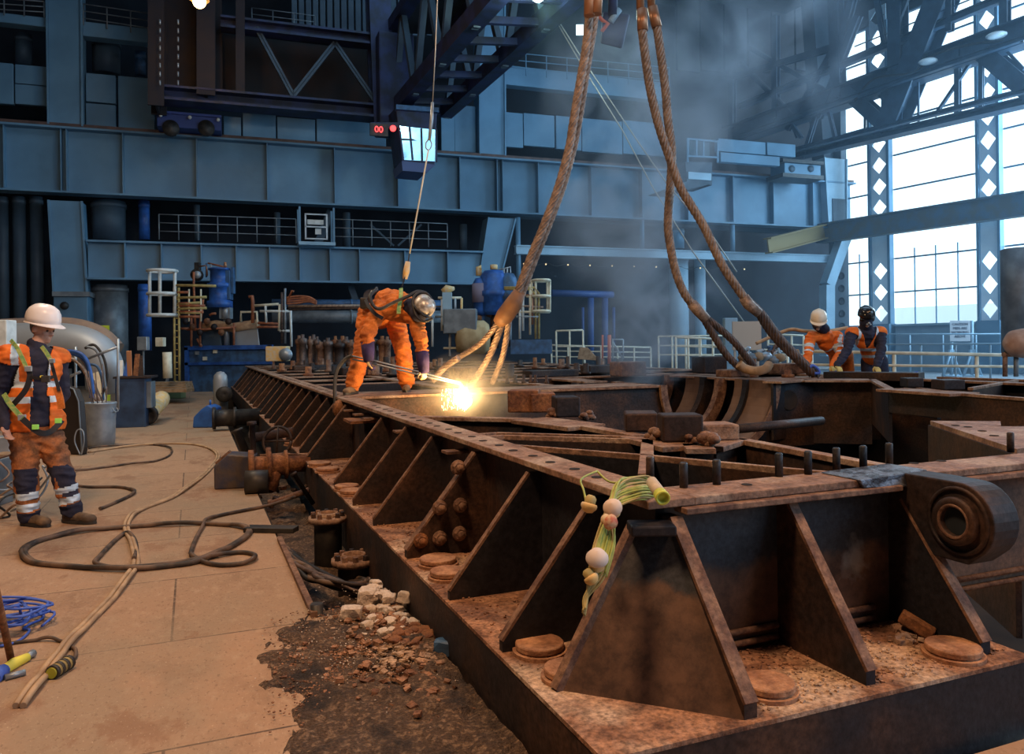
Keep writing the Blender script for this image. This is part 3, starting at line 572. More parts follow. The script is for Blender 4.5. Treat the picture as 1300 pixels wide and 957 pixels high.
rg = MB(); rg.lathe(c0, [(.118, .0), (.118, .008), (.132, .008), (.134, 0)], -VV, 32); rg.build('weld_bead', 'rust', lug_o)
# painted patch and torn plate above the lug
pp = MB(); pp.hexa([B(1.42, .40, .87), B(1.74, .40, .85), B(1.74, .44, .85), B(1.42, .44, .87), B(1.40, .40, .905), B(1.80, .42, .915), B(1.80, .62, .915), B(1.40, .62, .905)]); part(pp, 'scuffed_plate', mat('scuffed_blue_plate', (.16, .19, .24), .45, .4, (.05, .05, .06), 14, .6, thresh=(.45, .55)), .004, 'scuffed blue-grey plate on the front flange')
# studs along the front flange
for px, yb, yt in ((730/3.94+640, 612, 593), (868, 621, 588), (910, 617, 586), (989, 607, 578), (1026, 604, 575), (1062, 599, 571), (1096, 596, 567), (1129, 592, 564), (1283, 576, 552)):
    p = atZ(px, yb-2, ZT); s = MB(); s.lathe(p, [(0, 0), (.0165, 0), (.0165, .094), (.012, .1), (0, .1)], n=14); part(s, 'stud', 'bluesteel')
for px, yb in ((948, 615), (1160, 588), (1195, 585)): h = MB(); h.lathe(atZ(px, yb, ZT+.001), [(0, .0005), (.016, .0005), (.02, .002), (.022, 0)], n=12); part(h, 'bolt_hole', 'pit')
# foundation bolt covers (stacked discs)
def cover(p, r, z=ZB, lean=0):
    p = V3((p.x, p.y, z)); d = MB(); d.lathe(p, [(0, .0), (r*1.12, 0), (r*1.12, .014), (r*.95, .015), (r*.95, .021), (r, .022), (r, .038), (r*.97, .042), (0, .043)], V3((lean, 0, 1)), 36, False); return part(d, 'bolt_cover', 'coverd')
for px, py, r in ((685, 818, .095), (722, 850, .09), (556, 710, .10), (568, 726, .09), (406, 588, .11), (416, 595, .11), (440, 617, .10), (447, 623, .10), (1210, 822, .098), (372, 562, .10)): cover(atZ(px, py, ZB+.03), r)
cover(atZ(975, 868, ZB+.03), .09)
# big nuts on the left side web
for px, py in ((581, 593), (558, 644), (584, 641), (534, 686), (558, 683), (583, 677)):
    p = onpl(px, py, B(0, 2.31), U); nb = MB(); nb.lathe(p, [(0, .05), (.022, .05), (.022, .035), (.0, .035)], -U, 12); nb.lathe(p, [(0, .034), (.032, .034), (.035, .028), (.035, 0)], -U, 6, False); nb.lathe(p, [(0, .008), (.043, .008), (.043, 0)], -U, 18); part(nb, 'nut', 'rust_lip' if px > 550 else 'rust_orange')
# ---- interior beams (flat-topped plates with deep webs)
def ibm(pts, w, depth=.9, z=ZT, name='cross_beam', m='rust_top', mw='rust', side=0, th=.03, web=.04):
    P = [p if isinstance(p, Vector) else P9(*p, z) for p in pts]
    for i in range(len(P)-1):
        a, b = P[i], P[i+1]; d = (b-a).normalized(); x = d.cross(V3((0, 0, 1))).normalized()
        t_ = MB(); t_.beam(a-V3((0, 0, th/2))+x*side, b-V3((0, 0, th/2))+x*side, w, th); part(t_, 'beam_cap', m, .003)
        w_ = MB(); w_.beam(a-V3((0, 0, th+depth/2)), b-V3((0, 0, th+depth/2)), web, depth); part(w_, name, mw)
# main transverse girder with bearing bowl
BV, BU, BR = 5.64, 6.9, .90
def saddle(v, u, r, width, ro, z=ZT, m='rust_top', lip=.07):
    "half-round bearing seat: bore axis along U"
    n = 22; sd = MB(); 
    for i in range(n):
        a0 = PI+PI*i/n; a1 = PI+PI*(i+1)/n
        q = lambda a, rr, uu: B(v+rr*math.cos(a), uu, z+rr*math.sin(a))
        sd.hexa([q(a0, ro, u), q(a1, ro, u), q(a1, ro, u+width), q(a0, ro, u+width), q(a0, r, u), q(a1, r, u), q(a1, r, u+width), q(a0, r, u+width)])
    part(sd, 'bearing_seat', m)
def girder_cut(u, v0, v1, vc, r, th=.06, z=ZT, depth=.95):
    g = MB(); n = 22; pts = [(v0, z)] + [(vc+r*math.cos(PI+PI*i/n), z+r*math.sin(PI+PI*i/n)) for i in range(n+1)] + [(v1, z)]
    for i in range(len(pts)-1):
        (a, za), (b, zb) = pts[i], pts[i+1]
        if abs(b-a) < 1e-5: continue
        g.hexa([B(a, u, z-depth), B(b, u, z-depth), B(b, u+th, z-depth), B(a, u+th, z-depth), B(a, u, za), B(b, u, zb), B(b, u+th, zb), B(a, u+th, za)])
    part(g, 'transverse_web', 'rust')
girder_cut(6.92, .62, VE-.1, BV, BR+.06); girder_cut(7.72, .62, VE-.1, BV, BR+.06)
strip(.62, BV-BR-.05, 6.86, 7.82); strip(BV+BR+.05, BV+BR+.62, 6.86, 8.8); strip(BV+BR+.62, VE-.2, 7.3, 7.9)
M['bearing'] = mat('brown_bore', (.21, .125, .08), .6, .2, (.10, .055, .035), 1.8, .15)
saddle(BV, 6.86, BR, .88, BR+.07, m='bearing'); saddle(BV, 6.84, BR+.0, .05, BR+.10, m='rust_lip'); saddle(BV, 7.40, BR-.05, .10, BR+.12, m='rust')
saddle(BV, 8.05, BR-.05, .12, BR+.1, m='rust_lip'); saddle(BV, 8.6, BR+.03, .45, BR+.1, m='bearing'); saddle(BV, 8.55, BR-.0, .08, BR+.1, m='rust'); saddle(BV, 9.5, BR-.04, .1, BR+.1, m='rust_lip'); girder_cut(8.5, BV-1.3, BV+1.7, BV, BR); girder_cut(9.6, .62, VE-.1, BV, BR-.05)
strip(BV-1.3, BV-BR, 8.45, 9.7); strip(BV+BR, BV+1.7, 8.8, 9.7)
# smaller seats further right on the near girder
# diagonal and thin beams
ibm([(535, 528), (672, 531)], .10); ibm([(672, 531), (745, 540)], .34); ibm([(745, 540), (812, 552)], .10); ibm([(812, 553), (868, 566)], .26); ibm([(868, 566), (905, 566)], .22); ibm([(905, 566), (938, 556)], .12); ibm([(938, 556), (1124, 590)], .07)
ibm([(600, 551), (630, 548.5), (822, 554)], .035, .7); ibm([(606, 554), (640, 552), (822, 557.5)], .025, .5)
ibm([(652, 564), (820, 577), (1058, 599)], .03, .7)
ibm([(822, 557), (820, 601)], .07, .8)
pz = MB(); pz.cyl(atZ(930, 545, .55), atZ(1043, 534, .55), .05, 14); part(pz, 'cross_tube', 'rust')
# right hand plates
pl = [P9(x, y) for x, y in ((1181, 534), (1270, 534.5), (1271, 540), (1252, 541), (1330, 541), (1400, 552), (1291, 570))]
w = MB(); w.prism([p-V3((0, 0, .03)) for p in pl], V3((0, 0, .03))); part(w, 'gusset_plate', 'rust_top')
w = MB(); w.beam(P9(1181, 534)-V3((0, 0, .5)), P9(1291, 570)-V3((0, 0, .5)), .03, .94); part(w, 'plate_web', 'rust')
for px, py in ((1213, 540), (1229, 542), (1247, 547), (1262, 553)): h = MB(); h.lathe(P9(px, py, ZT+.001), [(0, .0005), (.02, .0005), (.024, .003), (.026, 0)], n=10); part(h, 'bolt_hole', 'pit')
ibm([(1107, 481), (1130, 493)], .10, .6); ibm([(1130, 493), (1225, 499)], .42, .25); ibm([(1225, 499), (1345, 508)], .08, .8); ibm([(1192, 478), (1345, 483)], .12, .6)
ibm([(1232, 492), (1290, 482)], .06, .3); ibm([(1150, 490), (1192, 495)], .05, .3)
ibm([(980, 484), (1020, 481)], .3, .8); ibm([(1020, 481.5), (1106, 481.5)], .5, .9)
# raised box beam under the far right workers
w = MB(); a, b = atZ(1050, 471.5, .985), atZ(1170, 473, .985); w.beam(a-V3((0, 0, .06)), b-V3((0, 0, .06)), .35, .12); part(w, 'raised_box_beam', 'rust', .005)
# bolted halves: round hole in right girder web
for px, py, r in ((1002, 508, .13), (1051, 491, .05)):
    p = onpl(px, py, B(0, 6.915 if px < 1040 else 6.915), U); h = MB(); h.lathe(p, [(0, .006), (r, .006), (r*1.1, .012), (r*1.14, 0)], -U, 20); part(h, 'access_hole', 'pit')
w = MB(); w.box(P9(1065, 500, .55)+V3((0, .0, 0)), .05, .05, .7); part(w, 'scale_streak', mat('pale_scale', (.42, .36, .33), .9, 0, (.2, .13, .1), 12)); w = MB(); w.box(P9(1090, 487, .78), .1, .04, .25); part(w, 'scale_streak', M['rust_lip'])
# pad blocks on the diagonal beam
def pad(px, py, w, h, d, m='rust_orange', rz=0, zt=ZT):
    p = atZ(px, py, zt); X = V3((math.cos(rz), math.sin(rz), 0)); Y = V3((-X.y, X.x, 0)); b_ = MB(); b_.box(p+Y*d/2+V3((0, 0, h*.46)), w*.86, d*.9, h*.92, X, Y); o = part(b_, 'pad_block', m, .012)
    return o
for i, a in enumerate(((664, 524, .30, .20, .3), (690, 524, .24, .17, .3), (722, 530, .22, .17, .28), (815, 549, .24, .13, .28), (868, 562, .27, .17, .2), (913, 560, .30, .10, .24), (1163, 492, .22, .12, .25), (1213, 495, .28, .12, .3))): pad(*a, m=('rust_orange' if i < 2 else 'rust_top' if i == 5 else 'rust'), rz=.1*(i % 3)-.1)
for i, (px, py) in enumerate(((748, 531), (835, 556), (842, 558), (893, 558), (884, 562), (702, 529), (896, 566))):
    w = MB(); p = atZ(px, py, ZT)
    for q in range(7):
        a_ = random.random()*6.3; r_ = random.random()*.07; w.ball(p+V3((math.cos(a_)*r_, math.sin(a_)*r_, random.random()*.05)), .025+.02*random.random(), 6, (1, 1, .7))
    part(w, 'slag_lump', 'rust_lip')
# clutter on the far half of the frame: transverse members, studs with nuts, bosses
for u in (9.9, 11.6, 13.4, 15.2, 17.4, 20, 22): 
    strip(.62, VE-.2, u, u+.22, 'transverse_cap', 'rust_top'); part(bb(MB(), .62, VE-.2, u+.1, u+.14, -.2, ZT-.03), 'transverse_web', 'rust')
for v in (2.0, 3.4, 6.9): strip(v, v+.18, 7.9, 22, 'longitudinal_cap', 'rust_top'); part(bb(MB(), v+.07, v+.11, 7.9, 22, -.2, ZT-.03), 'longitudinal_web', 'rust')
rr = random.Random(3)
for k in range(70):
    px = rr.uniform(345, 560) if k < 34 else rr.uniform(630, 1010); py = rr.uniform(461, 478) if k < 34 else rr.uniform(462, 482)
    p = atZ(px, py, ZT); q = toB(p)
    if not (.5 < q.x < VE-.2 and 7 < q.y < 23): continue
    if BR+.1 > abs(q.x-BV) and q.y < 9.7: continue
    h_ = rr.uniform(.10, .30); r_ = rr.uniform(.035, .08); s = MB(); s.lathe(p, [(0, 0), (r_*1.7, 0), (r_*1.7, .05), (r_, .05), (r_, h_), (0, h_)], n=10); part(s, 'tall_stud', rr.choice(['rust', 'rust_lip', 'rust_orange', 'bluesteel']))
for px, py, w_, h_ in ((1003, 475, .6, .18), (800, 478, .5, .25), (765, 474, .7, .15), (940, 479, .5, .12), (905, 474, .5, .3), (590, 482, .5, .2), (700, 479, .9, .12), (455, 476, .8, .15), (398, 470, 1.1, .12)):
    w = MB(); w.box(atZ(px, py, ZT)+V3((0, .25, h_/2)), w_, .4, h_, VV, U); part(w, 'casing_block', rr.choice(['rust', 'rust_lip', 'bluesteel']), .02)
for px, py in ((665, 486), (674, 486), (694, 487), (654, 486), (644, 487), (680, 486)): s = MB(); s.lathe(atZ(px, py, ZT), [(0, 0), (.035, 0), (.035, .03), (.022, .03), (.022, .12), (0, .12)], n=10); part(s, 'stud', 'rust')
# scattered grit on the foot flange: nobody could count it
def chunk(mb, c, r, rnd, flat=.7):
    vs = []; import itertools
    ax = Matrix.Rotation(rnd.uniform(0, 6.3), 3, 'Z') @ Matrix.Rotation(rnd.uniform(-.5, .5), 3, 'X')
    for x, y, z in itertools.product((-1, 1), repeat=3): vs.append(V3(c)+ax @ V3((x*r*rnd.uniform(.6, 1), y*r*rnd.uniform(.55, .9), z*r*flat*rnd.uniform(.5, .9))))
    b = [vs[0], vs[4], vs[6], vs[2], vs[1], vs[5], vs[7], vs[3]]; mb.hexa(b)
gr = MB(); rr = random.Random(11)
for k in range(1500):
    if k < 800: v = rr.uniform(.03, .48); u = rr.uniform(.55, 6)
    else: v = rr.uniform(.6, 1.8); u = rr.uniform(.05, .48)
    chunk(gr, B(v, u, ZB+.003), rr.uniform(.002, .008), rr)
part(gr, 'loose_scale', 'rust_floor')['kind'] = 'stuff'
# wedge of debris beside the right bolt cover
w = MB(); 
for k in range(26): chunk(w, atZ(1150+rr.uniform(-28, 25), 806+rr.uniform(-8, 10), ZB+.01), rr.uniform(.01, .03), rr)
w.build('rust_scale_heap', 'rust_top', label='heap of broken rust scale beside the bolt cover right of the front gusset', category='debris', loc=atZ(1150, 806, ZB))
w = MB(); p = atZ(1185, 806, ZB+.02); w.beam(p, p+V3((-.10, .06, .06)), .05, .05); w.build('broken_bolt', 'rust_orange', bevel=.006, label='stubby broken bolt lying against the right bolt cover', category='bolt', loc=p)
p = atZ(932, 858, ZB+.03); w = MB(); w.tube([p, p+V3((-.02, .02, .07)), p+V3((-.04, .05, .14))], [.035, .03, .022], 9); w.build('rag_bundle', mat('dirty_grey_rag', (.30, .25, .2), .95, 0, (.12, .09, .07), 12, .6), label='dirty grey rag bundle stuffed at the foot of the corner gusset', category='rag', loc=p)
p, q = atZ(868, 842, ZB+.08), atZ(912, 866, ZB+.08); w = MB(); w.beam(p, q, .02, .02); w.build('flat_bar', 'rust_lip', label='short rusty bar leaning at the front of the corner plate', category='bar', loc=p)
# ================================================================ ROPES AND SLINGS
def lerp_path(px, Y0, Y1):
    n = len(px); return [atY(x, y, Y0+(Y1-Y0)*i/(n-1)) for i, (x, y) in enumerate(px)]
def wirerope(name, label, path, r, m='rope', par=None, pitch=.42, cat='wire rope', group=None):
    P = resample(smooth_path(path, 8), .03); mb = MB(); mb.tube(P, r, 28, lobes=7, pitch=pitch*1.3, amp=.36)
    return mb.build(name, m, par, label=label, category=cat, group=group, loc=None if par else P[-1])
ls = thing('wire_sling', 'thick doubled wire rope sling from above reaching down behind the cutting flame', 'wire rope sling', atY(610, 478, 9.6))
pA = [(751, -330), (750, -180), (749, -40), (748, 20), (744, 60), (739, 90), (732, 130), (727, 160), (722, 190), (708, 240), (691, 285), (674, 326), (657, 372)]
pB = [(768, -330), (764, -180), (760, -40), (755, 20), (749, 60), (744, 90), (738, 130), (733, 160), (727, 190), (713, 240), (695, 288), (678, 330), (661, 376)]
wirerope('rope_strand', None, lerp_path(pA, 8.4, 9.1), .042, par=ls, cat=None); wirerope('rope_strand', None, lerp_path(pB, 8.5, 9.2), .042, par=ls, cat=None)
for a, b in (((749, -30), (748, 20)), ((760, -30), (757, 18))): w = MB(); w.cyl(atY(*a, 8.4), atY(*b, 8.4), .058, 16); w.build('ferrule', 'copper', ls)
w = MB(); w.tube([atY(660, 370, 9.1), atY(652, 386, 9.15), atY(640, 402, 9.2), (atY(633, 410, 9.25))], [.07, .105, .105, .075], 16); w.build('swaged_sleeve', mat('brown_sleeve', (.26, .13, .06), .6, .1, (.18, .09, .05), 6), ls)
for (x1, y1), (x2, y2), r in (((640, 405), (596, 492), .035), ((646, 408), (625, 486), .032), ((634, 408), (582, 454), .03)):
    wirerope('rope_leg', None, [atY(x1, y1, 9.2), atY((x1+x2)/2+3, (y1+y2)/2+4, 9.4), atY(x2, y2, 9.7)], r, par=ls, cat=None, pitch=.3)
wirerope('rope_leg', None, [atY(582, 454, 9.4), atY(565, 466, 9.5), atY(548, 484, 9.5)], .035, par=ls, cat=None)
r1 = thing('wire_sling', 'wire rope sling curving down right to the edge by the kneeling workers', 'wire rope sling', atY(1035, 478, 12))
wirerope('rope_strand', None, lerp_path([(815, 36), (820, 76), (826, 115), (836, 158), (849, 197), (863, 236), (877, 260), (895, 290), (915, 333), (932, 360), (947, 381)], 11, 11.5), .055, par=r1, cat=None)
wirerope('rope_strand', None, lerp_path([(947, 381), (965, 398), (985, 425), (1005, 447), (1037, 478)], 11.5, 12), .065, 'rope_d', par=r1, cat=None)
wirerope('rope_strand', None, lerp_path([(962, 396), (974, 416), (990, 436), (1010, 455), (1030, 475)], 11.6, 12), .05, 'rope_d', par=r1, cat=None)
w = MB(); w.cyl(atY(806, -330, 11), atY(813, 12, 11), .055, 14); w.cyl(atY(815, 12, 11), atY(816, 39, 11), .075, 14); w.build('ferrule', 'copper', r1); w = MB(); w.tube([atY(944, 377, 11.5), atY(950, 386, 11.5), atY(964, 398, 11.5)], [.08, .085, .07], 14); w.build('swaged_sleeve', 'rope', r1)
r2 = thing('wire_sling', 'wire rope sling hanging left of its twin and ending in an eye on the base', 'wire rope sling', atY(935, 470, 12))
wirerope('rope_strand', None, lerp_path([(834, 34), (840, 76), (845, 115), (848, 152), (853, 192), (851, 236), (848, 282), (851, 312), (858, 345), (868, 371), (880, 388)], 11.3, 11.8), .055, par=r2, cat=None)
wirerope('rope_strand', None, lerp_path([(892, 402), (905, 424), (922, 450), (940, 468)], 11.8, 12.1), .05, 'rope_d', par=r2, cat=None)
wirerope('rope_strand', None, lerp_path([(894, 402), (912, 416), (932, 434), (945, 450), (957, 465)], 11.8, 12.2), .05, 'rope_d', par=r2, cat=None)
w = MB(); w.cyl(atY(812, -330, 11.3), atY(827, 10, 11.3), .055, 14); w.cyl(atY(828, 9, 11.3), atY(834, 35, 11.3), .075, 14); w.build('ferrule', 'copper', r2); w = MB(); w.tube([atY(878, 385, 11.8), atY(886, 394, 11.8), atY(897, 406, 11.8)], [.08, .085, .075], 14); w.build('swaged_sleeve', 'rope', r2)
w = MB(); w.tube(smooth_path([atY(938, 462, 11.9), atY(946, 468, 11.9), atY(960, 471, 11.8), (atY(972, 468, 11.8)), atY(976, 463, 11.9)]), .07, 12); w.build('shackle', 'wood', label='curved pale shackle bow resting at the foot of the left twin sling', category='shackle', loc=atY(960, 471, 11.8))
# thin cables
for lab, P in (('thin steel line slanting from the white lamp down behind the ropes', [(694, 3), (735, 68), (800, 165), (848, 235), (905, 300), (935, 345)]), ('second thin steel line slanting lower, left of the first', [(694, 6), (740, 85), (790, 165), (830, 240), (880, 320), (960, 430)])):
    w = MB(); w.tube(lerp_path(P, 22, 20), .018, 5); w.build('steel_line', 'wire', label=lab, category='cable', loc=atY(935, 345, 20))
# safety line of the bent worker
sl = thing('safety_line', 'thin fall-arrest line hanging from above to the bent worker in orange', 'safety line', atY(508, 365, 9.3))
w = MB(); w.tube(lerp_path([(566, -330), (561, -180), (557, -40), (553, 60), (549, 135)], 9.3, 9.3), .007, 6); w.build('upper_line', 'wire', sl)
w = MB(); w.tube(lerp_path([(549, 130), (548, 150), (545, 178)], 9.3, 9.3), [.018, .022, .018], 8); w.build('swivel_hook', 'galv', sl)
w = MB(); w.tube(smooth_path([atY(x, y, 9.3) for x, y in ((545, 176), (548, 183), (545, 190), (541, 188), (541, 181), (545, 176))]), .008, 6); w.build('ring', 'galv', sl)
w = MB(); w.tube(lerp_path([(544, 190), (535, 240), (526, 290), (520, 322)], 9.3, 9.3), .010, 6); w.build('tape', 'cream', sl)
w = MB(); w.tube(lerp_path([(518, 332), (516, 344), (514, 354)], 9.3, 9.3), [.03, .04, .03], 8); w.build('shock_pack', 'lampy', sl)
w = MB(); w.tube(lerp_path([(520, 320), (518, 334), (514, 352), (511, 362), (508, 368)], 9.3, 9.25), .008, 6); w.build('lower_line', 'harness', sl)
# ================================================================ CUTTING TORCH, FLAME, SPARKS
t = thing('cutting_torch', 'long twin-tube cutting torch held by the bent worker, tip at the flame', 'torch', atY(588, 492, 9.2))
for o in (0, .035):
    w = MB(); w.tube([atY(447, 452, 9.15)-V3((0, 0, o)), atY(480, 459, 9.1)-V3((0, 0, o)), atY(540, 474, 9.05)-V3((0, 0, o)), atY(586, 486, 9.1)-V3((0, 0, o*.5))], .010, 7); w.build('gas_tube', 'galv', t)
w = MB(); w.tube([atY(586, 485, 9.1), atY(588, 492, 9.1), atY(589, 499, 9.1)], [.016, .02, .012], 8); w.build('torch_head', 'copper', t)
w = MB(); w.tube(smooth_path([atY(447, 452, 9.15), atY(438, 456, 9.15), atY(428, 470, 9.1), atY(425, 490, 9.0), atY(426, 515, 8.9)]), .022, 8); w.build('supply_hose', 'black', t)
fl_c = atY(589, 509, 9.1)
fm = mat('flame_core', (1, .8, .4), .5, emit=(1, .72, .30), estr=38); w = MB(); w.ball(fl_c, .085, 12, (1.1, .8, 1)); w.tube([fl_c+V3((-.12, 0, .02)), fl_c, fl_c+V3((.02, 0, -.1))], [.03, .07, .01], 8)
w.build('cutting_flame', fm, label='blinding yellow-white cutting flame at the torch tip', category='flame', loc=fl_c)
fm2 = mat('molten_metal', (1, .6, .2), .5, emit=(1, .55, .16), estr=11)
w = MB(); rr = random.Random(5)
for k in range(120):
    x = -.26+.30*rr.random(); z = rr.uniform(-.10, .16); p = fl_c+V3((x, rr.uniform(-.05, .05), z)); h = rr.uniform(.006, .03); w.tube([p, p-V3((0, 0, h))], [.004, .002], 4)
w.build('molten_sparks', fm2, label='shower of molten droplets left of the cutting flame', category='sparks', kind='stuff', loc=fl_c)
pl = bpy.data.lights.new('flame_light', 'POINT'); pl.energy = 95; pl.color = (1, .60, .24); pl.shadow_soft_size = .10; po = bpy.data.objects.new('flame_light', pl); C.objects.link(po); po.location = fl_c+V3((-.02, -.16, .10))
# ================================================================ FLOOR HOSES
def hose(name, label, pts, r, m, cat='hose', twin=0, group=None):
    P = [atZ(x, y, 0) for x, y in pts]; P = smooth_path(P, 7); n = len(P); w = MB()
    Q = [p+V3((0, 0, r+.012*max(0, math.sin(i*.37)))) for i, p in enumerate(P)]; w.tube(Q, r, 8)
    if twin: w.tube([q+V3((twin, twin*.2*math.sin(i*.2), 0)) for i, q in enumerate(Q)], r, 8)
    return w.build(name, m, label=label, category=cat, loc=V3((P[0].x, P[0].y, 0)))
hose('black_hose', 'black hose in one wide loop on the boards before the standing worker', [(254, 667), (198, 669), (152, 672), (101, 677), (51, 688), (28, 701), (38, 716), (89, 722), (152, 726), (216, 721), (254, 714), (292, 696), (315, 678), (299, 670), (258, 667)], .018, 'hose', twin=.02)
hose('black_hose', 'black hose running from the valve into two small loops right of the wide loop', [(380, 594), (390, 611), (382, 627), (364, 638), (330, 646), (270, 659), (256, 673), (244, 698), (246, 711), (279, 720), (317, 716), (323, 707), (300, 704), (254, 713), (178, 722), (124, 721), (128, 707), (157, 680), (170, 687), (173, 700), (170, 714)], .016, 'hose')
hose('gas_hose', 'tan twin gas hose running away across the boards to the valve', [(20, 900), (46, 867), (63, 843), (86, 817), (112, 789), (142, 758), (165, 727), (170, 712), (165, 690), (158, 672), (162, 660), (178, 648), (216, 633), (241, 617), (264, 597), (275, 579), (256, 567), (216, 564), (152, 569), (112, 575)], .014, 'hose_b', twin=.03)
hose('black_hose', 'thin dark hose looping on the floor in front of the dustbin', [(112, 570), (150, 567), (190, 565), (216, 570), (214, 580), (190, 588), (152, 592), (120, 596), (91, 600)], .014, 'hose')
hose('black_hose', 'dark hose bending round behind the standing worker\'s front boot', [(76, 619), (107, 620), (152, 620), (171, 626), (157, 635), (127, 648)], .016, 'hose')
hose('black_hose', 'thin brown hose curving to the striped connector at the bottom left', [(-20, 824), (0, 821), (34, 816), (61, 814), (81, 817), (94, 826), (96, 835), (90, 842)], .009, 'hose')
# blue rope coil
P = []; rr = random.Random(2)
for k in range(56):
    a = k*.9; R = .10+.05*math.sin(k*1.7)+.03*rr.random(); c = atZ(13, 798, 0); P.append(c+V3((math.cos(a)*R*1.3, math.sin(a)*R*1.1, .012+.002*k+.03*abs(math.sin(k*.7)))))
P += [atZ(x, y, .01) for x, y in ((28, 787), (42, 781), (55, 779), (52, 786), (38, 792), (30, 798), (37, 799), (33, 806), (20, 815), (0, 820))]
w = MB(); w.tube(smooth_path(P, 4), .007, 6); w.build('blue_rope', 'bluerope', label='tangled coil of thin blue rope at the left edge of the floor', category='rope', loc=atZ(13, 798, 0))
# connector, hammer, rod
p, q = atZ(88, 840, .03), atZ(66, 854, .03); t = thing('hose_connector', 'black and yellow striped round connector lying at the end of the brown hose', 'connector', atZ(77, 848, 0))
d = q-p
for k in range(7): w = MB(); w.cyl(p+d*(k/7), p+d*((k+1)/7), .030 if k % 2 else .032, 16); w.build('band', 'yellow' if k % 2 else 'black', t)
w = MB(); w.cyl(q, q+d*.06, .024, 16); w.build('end_cap', mat('olive_yellow', (.35, .34, .03), .5), t)
t = thing('scraper_tool', 'bright yellow-handled tool with blue grip lying at the bottom left corner', 'tool', atZ(15, 848, 0))
w = MB(); w.tube([atZ(4, 851, .02), atZ(18, 842, .02), atZ(35, 834, .02)], [.022, .026, .02], 10); w.build('handle', 'yel', t)
w = MB(); w.tube([atZ(-8, 862, .02), atZ(4, 851, .02)], .03, 10); w.build('grip', 'bluerope', t)
w = MB(); w.tube([atZ(34, 834, .02), atZ(42, 829, .02)], [.012, .02], 8); w.build('head', 'galv', t)
w = MB(); w.tube([atZ(6, 860, .015), atZ(32, 853, .015)], .014, 8); w.build('chisel', 'galv', label='short bright steel chisel lying beside the yellow tool', category='chisel', loc=atZ(18, 856, 0))
w = MB(); w.tube([atZ(14, 838, 0)+V3((0, 0, .005)), atY(-6, 745, 3.4)], .016, 10); w.build('steel_rod', 'rust_orange', label='rusty brown rod standing aslant at the left frame edge', category='rod', loc=atZ(14, 838, 0))
w = MB(); w.beam(atZ(313, 671, .02), atZ(376, 672, .02), .12, .04); w.build('steel_bar', 'black', bevel=.004, label='short flat black bar lying on the floor near the pipe stubs', category='bar', loc=atZ(346, 672, 0))
# ================================================================ PIT SIDE: VALVE, STUBS, RUBBLE
def flanged(label, px, py, zt, r, h, name='pipe_stub', m='rust', lean=(0, 0)):
    c = atZ(px, py, zt); t = thing(name, label, 'pipe stub', c-V3((0, 0, h)))
    w = MB(); w.lathe(c-V3((0, 0, h)), [(0, 0), (r*.72, 0), (r*.72, h-.05)], n=24); w.build('pipe_wall', 'black', t)
    w = MB(); w.lathe(c, [(r*.45, -.10), (r*.45, 0), (r, 0), (r*1.02, -.02), (r, -.04), (r*.7, -.05)], n=28); w.build('flange', 'rust_top', t)
    for k in range(10):
        a = k*PI/5; w = MB(); w.lathe(c+V3((math.cos(a)*r*.78, math.sin(a)*r*.78, 0)), [(0, .035), (.018, .032), (.022, 0)], n=6, smooth=False); w.build('nut', 'rust_lip' if k % 3 else 'rust', t)
    w = MB(); w.lathe(c, [(r*.46, -.005), (r*.46, .03), (r*.54, .03), (r*.54, 0)], n=24); w.build('rim', 'rust_top', t); return t
flanged('tall dark pipe stub with a caked bolted flange, farther from camera', 416, 655, .16, .145, .75)
flanged('lower pipe stub with open bolted flange nearer the white rubble', 449, 708, .02, .150, .55)
w = MB(); p = atZ(485, 700, .02); w.tube([p, p+V3((.02, 0, .0)), p+V3((.03, 0, .18))], .008, 6); w.build('bent_wire_rod', 'wire', label='thin bent rod sticking up beside the lower pipe stub', category='rod', loc=p)
# pit edge angle
w = MB(); w.beam(B(-.49, 2.35, .016), B(-.49, 4.2, .016), .035, .03); w.build('pit_edge_angle', 'rust_lip', label='rusty angle iron along the floor edge beside the pit', category='edging', loc=B(-.5, 2.35, 0))
w = MB(); w.cyl(B(-.47, 2.4, -.4), B(-.47, 2.4, .06), .035, 10); w.build('corner_post', 'black', label='dark stub post at the corner of the pit edge', category='post', loc=B(-.47, 2.4, 0))
# cables in the pit
rr = random.Random(31)
for k in range(13):
    j_ = lambda a_: rr.uniform(-a_, a_)
    P = [B(-.44+j_(.02), 3.9+j_(.25), -.04), B(-.40+j_(.04), 3.45+j_(.12), -.06+j_(.03)), B(-.30+j_(.06), 3.05+j_(.12), -.02+j_(.04)), B(-.12+j_(.08), 2.85+j_(.12), -.03+j_(.05)), B(-.03+j_(.03), 3.05+j_(.1), -.06), B(-.08+j_(.06), 3.35+j_(.12), -.12)]
    w = MB(); w.tube(smooth_path(P), rr.choice([.010, .014, .018]), 8); w.build('old_cable', ('hose', 'rope_d', 'black', 'rust')[k % 4], label='old brown cable in the tangle between pit edge and the lower pipe stub', category='cable', group='old cables in the pit', loc=P[0])
